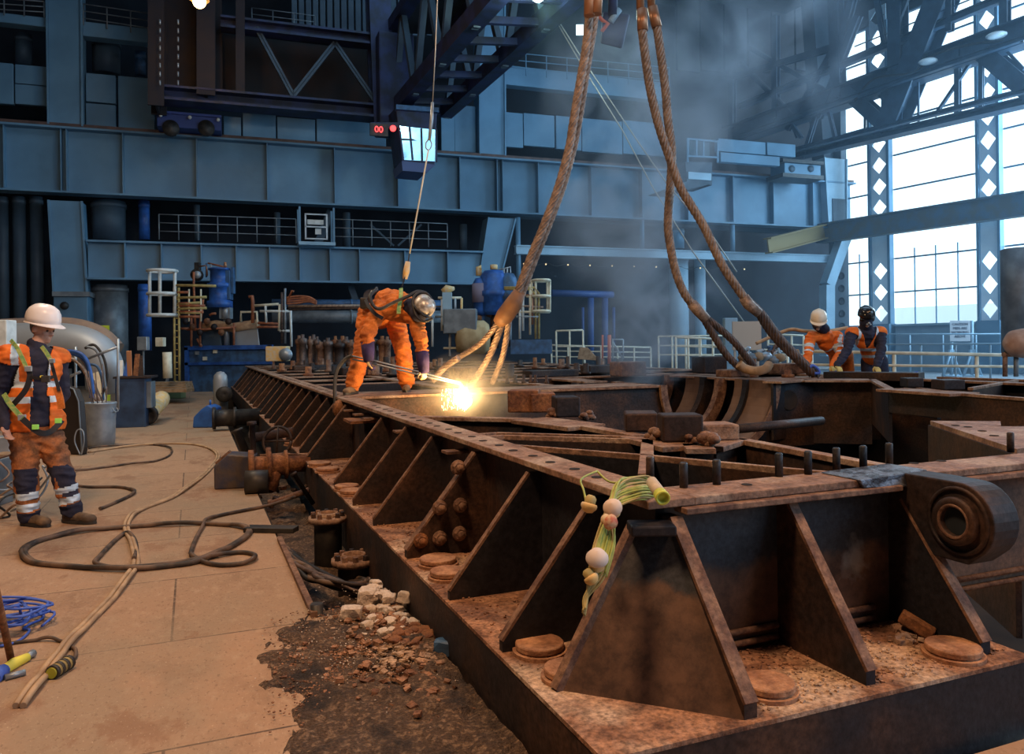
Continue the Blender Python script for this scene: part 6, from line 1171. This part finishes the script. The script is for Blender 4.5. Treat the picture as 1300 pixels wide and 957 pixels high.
def hand_caps(wrist, d, palm_n, side, s=1.0, curl=.6, splay=.10):
    """d: direction of the fingers; palm_n: direction the palm faces; side: direction of the thumb"""
    d = V3(d).normalized(); n = V3(palm_n); n = (n-d*n.dot(d)).normalized(); t = V3(side); t = (t-d*t.dot(d)-n*t.dot(n)).normalized(); caps = []
    w = V3(wrist)
    for i, (off, L) in enumerate(((.030, .074), (.010, .082), (-.010, .076), (-.028, .060))):
        k = w+d*.085*s+t*off*s; caps.append((w+t*off*.55*s+d*.012*s, .015*s, k, .0125*s)); dd = (d+t*splay*(off/.03)).normalized(); p = k; ang = 0
        for L_, r0, r1 in ((L*.45, .0105, .0098), (L*.32, .0098, .009), (L*.26, .009, .0078)):
            ang += curl; e = p+(dd*math.cos(ang)+n*math.sin(ang))*L_*s; caps.append((p, r0*s, e, r1*s)); p = e
    b = w+d*.022*s+t*.028*s; m1 = b+(d*.6+t*.55+n*.35).normalized()*.040*s; m2 = m1+(d*.85+t*.1+n*.55).normalized()*.032*s; m3 = m2+(d*.8-t*.2+n*.6).normalized()*.024*s
    caps += [(b, .016*s, m1, .013*s), (m1, .0125*s, m2, .011*s), (m2, .011*s, m3, .009*s)]; return caps
def hard_hat(name, m, c, Rm, par, s=1.0, brim=True, ridge=True):
    w = MB(); n = 32; up = Rm @ V3((0, 0, 1)); o = len(w.v); prof = [(1.0, 0), (1.0, .30), (.955, .58), (.82, .82), (.60, .97), (.30, 1.04), (0.02, 1.06)]
    q = lambda x, y, z: V3(c)+Rm @ V3((x*s, y*s, z*s))
    rings = []
    for r, h in prof:
        for k in range(n):
            a = 2*PI*k/n; x, y = math.cos(a)*.112*r, math.sin(a)*.138*r-.004; z = .138*h
            if ridge and abs(x) < .022 and h > .5: z += .008
            w.v.append(q(x, y, z))
    for i in range(len(prof)-1):
        for k in range(n): w.f.append((i*n+k, i*n+(k+1) % n, (i+1)*n+(k+1) % n, (i+1)*n+k)); w.sm.append(True)
    hat = w.build(name, m, par); so = hat.modifiers.new('s', 'SOLIDIFY'); so.thickness = .004; so.offset = 1
    if brim:
        w = MB()
        for k in range(n):
            a = 2*PI*k/n; f = max(0, math.sin(a)); g = .010+.048*f**1.5; x, y = math.cos(a), math.sin(a)
            w.v += [q(x*.110, y*.136-.004, .006), q(x*(.112+g*.5+.004), y*(.138+g)-.004, -.004-.014*f), q(x*(.112+g*.5+.004), y*(.138+g)-.004, -.009-.014*f), q(x*.110, y*.136-.004, -.002)]
        for k in range(n):
            for j in range(4): a, b = k*4, ((k+1) % n)*4; w.f.append((a+j, b+j, b+(j+1) % 4, a+(j+1) % 4)); w.sm.append(False)
        w.build('brim', m, hat)
    return hat
def strap(t, name, m, pts, wd=.04, th=.008, nrm=None):
    P = smooth_path(pts, 6); w = MB()
    for i in range(len(P)-1): w.beam(P[i], P[i+1]+(P[i+1]-P[i])*.15, wd, th, nrm if nrm is not None else V3((0, -1, 0)))
    return w.build(name, m, t)
def boot(t, ankle, toe_dir, m='boot', s=1.0, z=0.0):
    d = V3((toe_dir[0], toe_dir[1], 0)).normalized(); a = V3((ankle[0], ankle[1], z)); Z = V3((0, 0, 1)); Rm = frame(d, Z)
    o = blob('boot', m, [(a+Z*.10, .062*s, a+Z*.22, .066*s), (a-d*.03+Z*.055, .050*s, a+d*.15*s+Z*.045, .044*s)], [(a+d*.17*s+Z*.042, (.052*s, .075*s, .042), Rm), (a-d*.045+Z*.05, (.044, .045, .05), Rm)], .011, 3, t)
    w = MB(); P = []; side = Z.cross(d)
    for k in range(20):
        an = 2*PI*k/20; P.append(a+d*(.07*s+.175*s*math.cos(an))+side*(.052*s*math.sin(an)*(1+.12*math.cos(an)))+Z*.003)
    w.prism(P, Z*.026); w.build('sole', 'black', o)
    return o
# ---------------------------------------------------------------- 1: worker standing at the left
D1 = 6.6; J = lambda x, y, dy=0: atY(x, y, D1+dy)
person1 = thing('person', 'person standing at left in white hard hat, orange hi-vis vest, harness and dirty orange trousers', 'person', atZ(72, 664, 0))
t = person1
hipL, hipR = J(31, 556, -.02), J(63, 556, .10); knL, knR = J(33, 608, -.06), J(80, 603, .02); anL, anR = J(37, 652, -.02), J(91, 642, .05)
pel, wst, chs = J(46, 543, .05), J(42, 508, .06), J(41, 468, .08); nk = J(47, 437, .10); shN, shF = J(12, 452, -.10), J(73, 455, .26)
hc = J(54, 417, .12); elN, waN = J(-4, 500, -.06), J(6, 540, -.20); elF, waF = J(79, 500, .30), J(66, 530, .18)
hf = V3((.95, -.22, -.26)); HR = frame(hf, V3((0, 0, 1)))
caps, balls = [], []; head(caps, balls, hc, HR)
caps += [(hc-V3((.01, 0, .07)), .058, nk-V3((0, 0, .03)), .062), (nk, .065, chs, .09), (chs, .09, wst, .085), (wst, .085, pel, .10), (hipL, .075, knL, .052), (knL, .052, anL, .038), (hipR, .075, knR, .052), (knR, .052, anR, .038), (shN, .055, elN, .042), (elN, .042, waN, .028), (shF, .055, elF, .042), (elF, .042, waF, .028), (shN, .06, shF, .06), (anL, .03, anL+V3((.03, -.01, -.06)), .025), (anR, .03, anR+V3((.03, -.01, -.06)), .025)]
caps += hand_caps(waN, V3((.35, -.2, -.9)), V3((.8, -.2, .3)), V3((.3, -.9, 0)), .95, .35) + hand_caps(waF, V3((-.2, -.1, -.9)), V3((-.6, -.6, 0)), V3((.2, -.9, 0)), .95, .35)
blob('body', 'skin', caps, balls, .0085, 2, t)
blob('hair', 'hair', [], [(hc+HR @ V3((0, -.018, .022)), (.080, .094, .104), HR)], .010, 2, t, delete=lambda p: (lambda q: q.y > .015 or q.z < -.052+.02*0)(HR.transposed() @ (p-hc)))
hard_hat('hard_hat', 'hatw', hc+HR @ V3((0, -.006, .048)), frame(V3((.95, -.22, -.16)), V3((0, 0, 1))), t, 1.06)
# eyes and brow
for sx in (-1, 1): 
    w = MB(); w.ball(hc+HR @ V3((sx*.032, .083, .0)), .011, 8); w.build('eye', mat('eye_dark', (.05, .04, .04), .3), t)
tf = frame(V3((.42, -.9, 0)), V3((0, 0, 1))); tc = (chs+wst)/2
loc1 = lambda p: tf.transposed() @ (p-tc)
blob('jacket', 'navyc', [(shN, .082, elN, .066), (elN, .064, waN, .046), (shF, .082, elF, .066), (elF, .064, waF, .046), (shN, .09, shF, .09), (nk-V3((0, 0, .05)), .088, chs, .13), (nk-V3((.01, 0, .01)), .072, nk-V3((0, 0, .05)), .085)], [(chs, (.205, .140, .20), tf), (wst, (.19, .16, .19), tf), (pel+V3((0, 0, .07)), (.195, .168, .13), tf)], .012, 3, t, wrinkle=.007)
zz = lambda y: J(40, y).z
def vest_assign(p):
    q = loc1(p)
    if abs(p.z-zz(488)) < .026 or abs(p.z-zz(507)) < .026: return 1
    if abs(q.x-(-.115)) < .027 and p.z > zz(488): return 1
    if abs(q.x-(.105)) < .025 and p.z > zz(488): return 1
    return 0
def vest_del(p):
    q = loc1(p)
    if q.y > 0 and abs(q.x+.070) < (.050+.12*max(0, q.z-.05)+.02*(q.z < -.1)): return True
    if (p-nk).length < .125: return True
    if p.z < zz(546): return True
    for a, b in ((shN, elN), (shF, elF)):
        tt, dd = seg_t(p, a, b)
        if tt > .12 and dd < .105: return True
    return False
blob('hi_vis_vest', ['hivis', 'refl'], [(shN, .094, shN+(elN-shN)*.2, .092), (shF, .094, shF+(elF-shF)*.2, .092), (shN, .103, shF, .103), (nk-V3((0, 0, .03)), .095, chs, .14)], [(chs, (.228, .165, .21), tf), (wst, (.21, .165, .2), tf), (pel+V3((0, 0, .05)), (.225, .175, .19), tf)], .009, 4, t, vest_assign, vest_del, .006, wrinkle=.006)
def tr_assign(p):
    for a, b in ((knL, anL), (knR, anR)):
        tt, dd = seg_t(p, a, b)
        if dd < .12 and (.34 < tt < .52 or .66 < tt < .86): return 1
        if dd < .12 and tt >= .90: return 2
    for k, a, b, f in ((knL, knL, anL, V3((.5, -.85, 0))), (knR, knR, anR, V3((.7, -.7, 0)))):
        if -.17 < p.z-k.z < .09 and (p-k).length < .24 and (V3((p.x, p.y, 0))-V3((k.x+(k.z-p.z)*(b.x-a.x)/(a.z-b.z), k.y, 0))).dot(f) > .04: return 2
    return 0
blob('trousers', ['trous', 'refl', 'navyc'], [(hipL, .115, knL, .090), (knL, .090, anL+V3((0, 0, -.01)), .080), (hipR, .115, knR, .088), (knR, .088, anR+V3((0, 0, -.03)), .080), (pel+V3((0, 0, .04)), .14, pel, .15)], [(pel-V3((0, 0, .01)), (.185, .155, .15), tf)], .011, 2, t, tr_assign, wrinkle=.010)
boot(t, anL, (.93, -.38)); boot(t, anR, (.97, -.25))
n1 = V3((.3, -.95, 0))
F1 = lambda x, y, dd=0: J(x, y, -.21+dd)
hz = thing('x', '', '') if False else None
strap(t, 'harness_strap', 'green_w', [F1(14, 432, .14), F1(22, 442, .02), F1(29, 456), F1(34, 468)], .030, .01, n1)
strap(t, 'harness_strap', 'harness', [F1(36, 468), F1(38, 478), F1(33, 494), F1(22, 508), F1(14, 516, .03)], .042, .01, n1)
strap(t, 'harness_strap', 'green_w', [F1(53, 440, .1), F1(59, 448, .05), F1(65, 458, .05)], .030, .01, n1)
strap(t, 'harness_strap', 'harness', [F1(65, 459, .05), F1(70, 478, .04), F1(75, 496, .04)], .025, .01, n1)
strap(t, 'harness_strap', 'harness', [F1(38, 479), F1(48, 480, -.01), F1(58, 481, .0), F1(68, 478, .03)], .026, .01, n1)
strap(t, 'harness_strap', 'green_w', [F1(5, 500, .05), F1(12, 512, 0), F1(22, 524, -.01), F1(29, 531, -.02)], .038, .01, n1)
strap(t, 'leg_strap', 'harness', [F1(28, 531, -.02), F1(38, 540, -.01), F1(50, 549, .0), F1(62, 549, .05), F1(72, 541, .1), F1(78, 534, .16)], .046, .012, n1)
for x, y, m, s_ in ((36, 468, 'galv', .05), (28, 530, 'galv', .055), (45, 542, 'lime', .045), (74, 534, 'lime', .045), (66, 458, 'galv', .04), (58, 481, 'black', .06), (53, 478, 'yel', .02)): w = MB(); w.box(F1(x, y, -.015), s_, .02, s_*.9, V3((.95, .3, 0))); w.build('buckle' if m in ('galv', 'black') else 'tab', m, t, .004)
strap(t, 'side_lanyard', 'cover', [F1(72, 492, .06), F1(76, 505, .06), F1(78, 518, .08)], .05, .03, n1)
# ---------------------------------------------------------------- 2: bent worker cutting
K = lambda x, y, Y=9.3: atY(x, y, Y)
person2 = thing('person', 'person in orange overalls and scuffed silver helmet bending over the cutting torch', 'person', K(480, 498, 9.4)); t = person2
h2L, h2R = K(467, 398, 9.62), K(500, 402, 9.62); k2L, k2R = K(459, 448, 9.40), K(511, 442, 9.45); a2L, a2R = K(449, 488, 9.36), K(516, 482, 9.72)
a2L = V3((a2L.x, a2L.y, .98)); a2R = V3((a2R.x, a2R.y, .98)); s2L, s2R = K(482, 392, 9.15), K(527, 402, 9.10); e2L, e2R = K(466, 425, 9.02), K(534, 432, 9.0); w2L, w2R = K(468, 457, 9.0), K(538, 468, 9.02)
hc2 = K(534, 394, 8.98); mid2 = K(492, 384, 9.42); ch2 = K(506, 387, 9.22); nk2 = K(521, 390, 9.10)
R2 = frame(V3((.12, -.55, -.83)), V3((.55, -.70, .45)))
caps, balls = [], []; head(caps, balls, hc2, R2)
caps += [(nk2, .062, hc2, .06), (ch2, .12, nk2, .07), (mid2, .12, ch2, .13), ((h2L+h2R)/2, .13, mid2, .12), (h2L, .075, k2L, .052), (k2L, .052, a2L, .038), (h2R, .075, k2R, .052), (k2R, .052, a2R, .038), (s2L, .055, e2L, .042), (e2L, .042, w2L, .030), (s2R, .055, e2R, .042), (e2R, .042, w2R, .030), (s2L, .07, s2R, .07), (a2L, .035, a2L+V3((-.02, -.08, -.05)), .03), (a2R, .035, a2R+V3((.02, -.08, -.05)), .03)]
hd = hand_caps(w2L+V3((0, 0, -.01)), V3((.15, -.1, -.95)), V3((.8, -.2, .2)), V3((.2, -.95, 0)), 1.0, .85)+hand_caps(w2R+V3((0, 0, -.01)), V3((.0, 0, -1)), V3((-.6, .6, .1)), V3((-.6, -.6, 0)), 1.0, .85)
blob('body', 'skin', caps+hd, balls, .0085, 2, t)
tf2 = frame((nk2-mid2), V3((0, 0, 1)))
blob('overalls', 'cover', [(h2L, .125, k2L, .098), (k2L, .098, a2L+V3((0, 0, .05)), .098), (h2R, .125, k2R, .098), (k2R, .098, a2R+V3((0, 0, .05)), .098), (s2L, .105, e2L, .084), (e2L, .082, e2L+(w2L-e2L)*.3, .078), (s2R, .095, e2R, .078), (e2R, .078, e2R+(w2R-e2R)*.45, .072), (s2L, .11, s2R, .09), ((h2L+h2R)/2, .17, mid2, .165), (mid2, .165, ch2, .165), (ch2, .16, nk2, .10)], [((h2L+h2R)/2+V3((0, .02, .0)), (.21, .16, .16), None), (ch2, (.20, .20, .15), tf2)], .012, 3, t, wrinkle=.012)
for e, w_ in ((e2L, w2L), (e2R, w2R)):
    d = w_-e; w = MB(); w.lathe(e+d*(.22 if e is e2L else .30), [(.060, 0), (.078, .0), (.074, d.length*.45), (.060, d.length*.78), (.050, d.length*.86), (.046, d.length*.84), (.055, 0)], d, 18); w.build('gauntlet', 'purple', t)
blob('glove', 'purple', [(a, r*1.22, b, s*1.22) for a, r, b, s in hd[:15]], (), .007, 1, t); blob('glove', 'lampy', [(a, r*1.22, b, s*1.22) for a, r, b, s in hd[15:]], (), .007, 1, t)
boot(t, a2L, (-.25, -.95), z=.90); boot(t, a2R, (.1, -1), z=.90)
H2 = frame(V3((.25, -.85, -.50)), V3((.62, -.38, .55))); hard_hat('helmet', 'hats', hc2+H2 @ V3((0, -.0, .02)), H2, t, 1.12, False, False)
w = MB(); P = [hc2+H2 @ V3((.128*math.cos(a_*PI/12), .158*math.sin(a_*PI/12)-.004, .022)) for a_ in range(25)]; w.tube(P, .014, 8); w.build('helmet_band', 'black', t)
blob('hood', 'navyc', [(hc2+(nk2-hc2)*.35, .10, nk2, .11)], [(hc2-H2 @ V3((0, 0, .04)), (.108, .125, .10), H2)], .013, 3, t)
w = MB(); w.tube(smooth_path([K(541, 372, 9.05), K(530, 370, 9.0), K(518, 376, 8.93), K(500, 384, 8.90), K(483, 392, 8.86), K(474, 388, 8.88), K(470, 376, 8.95), K(477, 368, 9.05), K(478, 366, 9.1)]), .020, 8); w.build('breathing_hose', 'black', t)
w = MB(); w.tube(smooth_path([K(548, 380, 8.95), K(541, 372, 9.0), K(530, 372, 8.95), K(524, 382, 8.9), K(528, 400, 8.85), K(538, 408, 8.85), K(549, 404, 8.88)]), .015, 8); w.build('face_hose', 'black', t)
strap(t, 'harness_strap', 'green_w', [K(509, 366, 9.2), K(509, 376, 9.04), K(507, 388, 8.95), K(506, 398, 8.92)], .045, .01)
strap(t, 'harness_strap', 'harness', [K(464, 380, 9.3), K(468, 388, 9.05), K(476, 398, 8.95), K(486, 404, 8.96)], .04, .01); strap(t, 'waist_belt', 'harness', [K(464, 380, 9.35), K(466, 372, 9.4), K(474, 370, 9.42), K(480, 368, 9.4)], .06, .012)
w = MB(); w.box(K(463, 385, 9.4), .10, .12, .14); w.build('belt_pouch', 'black', t, .02)
w = MB(); w.tube([K(468, 376, 9.2), K(472, 370, 9.2), K(478, 369, 9.2)], .012, 6); w.build('karabiner', 'galv', t)
# ---------------------------------------------------------------- 3, 4: the two workers leaning on the far right edge
def leaner(label, px, Yh, shl, shr, ell, elr, wl, wr, headp, hcen, hfw, hip, m_body, vest, hat, mask, feet):
    t = thing('person', label, 'person', feet); A = lambda p: atY(*p)
    sL, sR, eL, eR, wL, wR, hc_, nk_, hp = A(shl), A(shr), A(ell), A(elr), A(wl), A(wr), A(hcen), A(headp), A(hip)
    Rm = frame(hfw, V3((0, -.25, 1))); caps, balls = [], []; head(caps, balls, hc_, Rm); md = (sL+sR)/2; mid = md+(hp-md)*.5
    X = (sR-sL).normalized(); hL, hR = hp-X*.11, hp+X*.11; fl_, fr_ = V3((hL.x-.03, hL.y+.10, feet.z+.08)), V3((hR.x+.03, hR.y+.05, feet.z+.08)); kL, kR = (hL+fl_)/2+V3((0, -.08, 0)), (hR+fr_)/2+V3((0, -.08, 0))
    caps += [(hc_, .06, nk_, .062), (nk_, .07, md, .10), (sL, .06, sR, .06), (md, .12, mid, .12), (mid, .12, hp, .12), (sL, .055, eL, .042), (eL, .042, wL, .03), (sR, .055, eR, .042), (eR, .042, wR, .03), (hL, .08, kL, .055), (kL, .055, fl_, .04), (hR, .08, kR, .055), (kR, .055, fr_, .04)]
    hnd = hand_caps(wL, (V3((0.1, -.9, -.35))), V3((0, -.3, -1)), V3((1, 0, 0)), 1.0, .45)+hand_caps(wR, (V3((-.1, -.9, -.35))), V3((0, -.3, -1)), V3((-1, 0, 0)), 1.0, .45)
    blob('body', 'skin', caps+hnd, balls, .009, 2, t)
    tfr = Matrix((X, V3((0, -1, 0)), V3((0, 0, 1)))).transposed()
    up = m_body
    blob('jacket', up, [(sL, .088, eL, .070), (eL, .070, wL-(wL-eL)*.08, .056), (sR, .088, eR, .070), (eR, .070, wR-(wR-eR)*.08, .056), (sL, .09, sR, .09), (nk_, .085, md, .13), (md, .14, mid, .145), (mid, .15, hp, .15)], [(md+(mid-md)*.4, (.19, .15, .18), tfr)], .011, 3, t, wrinkle=.009,
         assign=(lambda p: 1 if any((abs(seg_t(p, a, b)[0]-.62) < .09 or abs(seg_t(p, a, b)[0]-.95) < .05) and seg_t(p, a, b)[1] < .10 for a, b in ((sL, eL), (sR, eR))) or (not vest and abs((p-md).dot((mid-md).normalized())-.17) < .025 and (p-mid).length < .28) else 0) if isinstance(up, list) else None)
    blob('trousers', 'cover' if not vest else 'navyc', [(hL, .11, kL, .095), (kL, .095, fl_, .085), (hR, .11, kR, .095), (kR, .095, fr_, .085), (hp+X*.06, .15, hp-X*.06, .15)], (), .016, 3, t)
    blob('glove', 'glove', [(a, r*1.25, b, s*1.25) for a, r, b, s in hnd[:15]], (), .008, 1, t); blob('glove', 'glove', [(a, r*1.25, b, s*1.25) for a, r, b, s in hnd[15:]], (), .008, 1, t)
    boot(t, fl_, (0, -1), z=feet.z); boot(t, fr_, (0, -1), z=feet.z)
    if vest:
        def va(p):
            q = tfr.transposed() @ (p-md)
            if abs(abs(q.x)-.135) < .022 and q.z > -.22: return 1
            return 1 if abs(p.z-(md.z-.27)) < .024 or abs(p.z-(md.z-.38)) < .024 else 0
        def vd(p):
            q = tfr.transposed() @ (p-md)
            if q.y > 0 and q.z > -.24 and abs(q.x) < .10*(q.z+.24)/.24+.012: return True
            if (p-nk_).length < .11: return True
            for a, b in ((sL, eL), (sR, eR)):
                tt, dd = seg_t(p, a, b)
                if tt > .14 and dd < .11: return True
            return False
        blob('hi_vis_vest', ['hivis', 'refl'], [(sL, .10, sR, .10), (nk_, .092, md, .145), (md, .155, mid, .165), (mid, .165, mid+(hp-mid)*.6, .165)], [(md+(mid-md)*.4, (.215, .172, .20), tfr)], .009, 3, t, va, vd, .006)
    if mask:
        blob('balaclava', 'navyc', [(hc_-Rm @ V3((0, 0, .04)), .098, nk_, .095)], [(hc_, (.092, .112, .118), Rm)], .010, 2, t, delete=lambda p: (lambda q: q.y > .04 and abs(q.x) < .055 and -.05 < q.z < .04)(Rm.transposed() @ (p-hc_)) and hat == 'hatb')
    hard_hat('hard_hat', hat, hc_+Rm @ V3((0, -.004, .045)), frame(hfw, V3((0, -.1, 1))), t, 1.08, hat == 'hatb')
    if hat == 'hatk':
        for sx in (-1, 1): w = MB(); w.lathe(hc_+Rm @ V3((sx*.085, .045, .01)), [(0, .02), (.028, .018), (.036, 0), (.036, -.03)], Rm @ V3((sx*.6, .8, 0)), 14); w.build('goggle', 'hatk', t)
        for x, y, z, r in ((0, .115, -.03, .022), (-.028, .112, -.055, .018), (.026, .112, -.050, .018), (.0, .11, .06, .012)): w = MB(); w.ball(hc_+Rm @ V3((x, y, z)), r, 8); w.build('respirator_valve', 'galv', t)
    return t
plat = MB(); pc = B(9.45, 8.0); plat.box(pc+V3((0, 0, .13)), 1.3, 2.8, .26, VV, U); plat.build('work_platform', 'wood', bevel=.01, label='low timber platform behind the base under the two leaning workers', category='platform', loc=V3((pc.x, pc.y, 0)))
leaner('person in beige hard hat and orange hi-vis jacket leaning on the base edge', 0, 12.9, (1029, 428, 12.75), (1063, 427, 12.9), (1026, 448, 12.6), (1066, 449, 12.75), (1025, 464, 12.45), (1057, 465, 12.5), (1046, 418, 12.75), (1039, 409, 12.62), V3((-.35, -.85, -.40)), (1068, 452, 13.2), ['hivis', 'refl'], False, 'hatb', True, V3((atY(1068, 460, 13.2).x, 13.2, .26)))
leaner('person in glossy black helmet, navy sleeves and orange vest leaning on the base', 0, 12.5, (1081, 423, 12.45), (1118, 422, 12.45), (1076, 444, 12.3), (1119, 445, 12.3), (1062, 465, 12.2), (1112, 466, 12.15), (1100, 417, 12.42), (1099.5, 405, 12.30), V3((0, -.93, -.34)), (1110, 458, 12.9), 'navyc', True, 'hatk', True, V3((atY(1112, 460, 12.9).x, 12.9, .26)))
# ================================================================ SMOKE
def smoke(name, label, c, rad, dens, scale, tilt=0, col=(.75, .82, .95), th=(.48, .70)):
    bm = bmesh.new(); bmesh.ops.create_icosphere(bm, subdivisions=3, radius=1); bmesh.ops.scale(bm, vec=rad, verts=bm.verts)
    for v in bm.verts: v.co *= 1+.18*noise.noise(v.co*.8)
    me = bpy.data.meshes.new(name); bm.to_mesh(me); bm.free(); o = bpy.data.objects.new(name, me); C.objects.link(o); o.location = c; o.rotation_euler = (0, tilt, 0)
    m = bpy.data.materials.new(name); m.use_nodes = True; nt = m.node_tree; N = nt.nodes; L = nt.links; N.remove(N['Principled BSDF'])
    tc = N.new('ShaderNodeTexCoord'); no = N.new('ShaderNodeTexNoise'); no.inputs['Scale'].default_value = scale; no.inputs['Detail'].default_value = 5; no.inputs['Distortion'].default_value = .8; L.new(tc.outputs['Object'], no.inputs['Vector'])
    mr = N.new('ShaderNodeMapRange'); mr.inputs[1].default_value = th[0]; mr.inputs[2].default_value = th[1]; L.new(no.outputs[0], mr.inputs[0])
    dv = N.new('ShaderNodeVectorMath'); dv.operation = 'DIVIDE'; dv.inputs[1].default_value = rad; L.new(tc.outputs['Object'], dv.inputs[0])
    ln = N.new('ShaderNodeVectorMath'); ln.operation = 'LENGTH'; L.new(dv.outputs[0], ln.inputs[0]); fo = N.new('ShaderNodeMapRange'); fo.inputs[1].default_value = 1.0; fo.inputs[2].default_value = .25; L.new(ln.outputs['Value'], fo.inputs[0])
    mu = N.new('ShaderNodeMath'); mu.operation = 'MULTIPLY'; L.new(mr.outputs[0], mu.inputs[0]); L.new(fo.outputs[0], mu.inputs[1]); m2 = N.new('ShaderNodeMath'); m2.operation = 'MULTIPLY'; L.new(mu.outputs[0], m2.inputs[0]); m2.inputs[1].default_value = dens
    vs = N.new('ShaderNodeVolumePrincipled'); vs.inputs['Color'].default_value = (*col, 1); vs.inputs['Anisotropy'].default_value = .25; L.new(m2.outputs[0], vs.inputs['Density']); L.new(vs.outputs[0], N['Material Output'].inputs['Volume'])
    me.materials.append(m); o['label'] = label; o['category'] = 'smoke'; o['kind'] = 'stuff'; return o
smoke('smoke', 'drift of pale grey smoke rising in the centre of the hall', atY(815, 250, 14), (1.9, 1.6, 4.2), 1.7, .75, -.15)
smoke('smoke', 'thicker curl of smoke above the bearing seats', atY(825, 430, 13), (1.0, .9, 1.3), 2.0, 1.3)
smoke('smoke', 'large faint cloud of smoke spreading under the roof right of centre', atY(915, 70, 18), (3.6, 2.5, 3.0), .75, .5)
smoke('smoke', 'small warm haze lit by the cutting flame', fl_c+V3((.05, .1, .12)), (.75, .5, .5), 1.3, 2.2, 0, (.9, .85, .75), (.30, .70))

# thin bluish haze hanging by the windows (even density)
hm = bpy.data.materials.new('haze'); hm.use_nodes = True; nt = hm.node_tree; nt.nodes.remove(nt.nodes['Principled BSDF'])
vs_ = nt.nodes.new('ShaderNodeVolumeScatter'); vs_.inputs['Color'].default_value = (.55, .78, 1, 1); vs_.inputs['Density'].default_value = .0055; vs_.inputs['Anisotropy'].default_value = .3
nt.links.new(vs_.outputs[0], nt.nodes['Material Output'].inputs['Volume'])
w = MB(); a_, b_, c_, d_ = V3((1, 17, 0)), V3((20, 13.5, 0)), gp(21.5, .6, 0), gp(.3, .6, 0); e_ = wp(-2, 1.2, 0); f_ = wp(ws(1062, 300, 1.2)[0], 1.2, 0)
w.prism([V3((p.x, p.y, .05)) for p in (a_, b_, c_, d_, f_, e_)], V3((0, 0, 18.9))); ho = w.build('haze', hm, label='thin blue haze filling the right part of the hall by the windows', category='haze', kind='stuff', loc=(10, 25, 0))
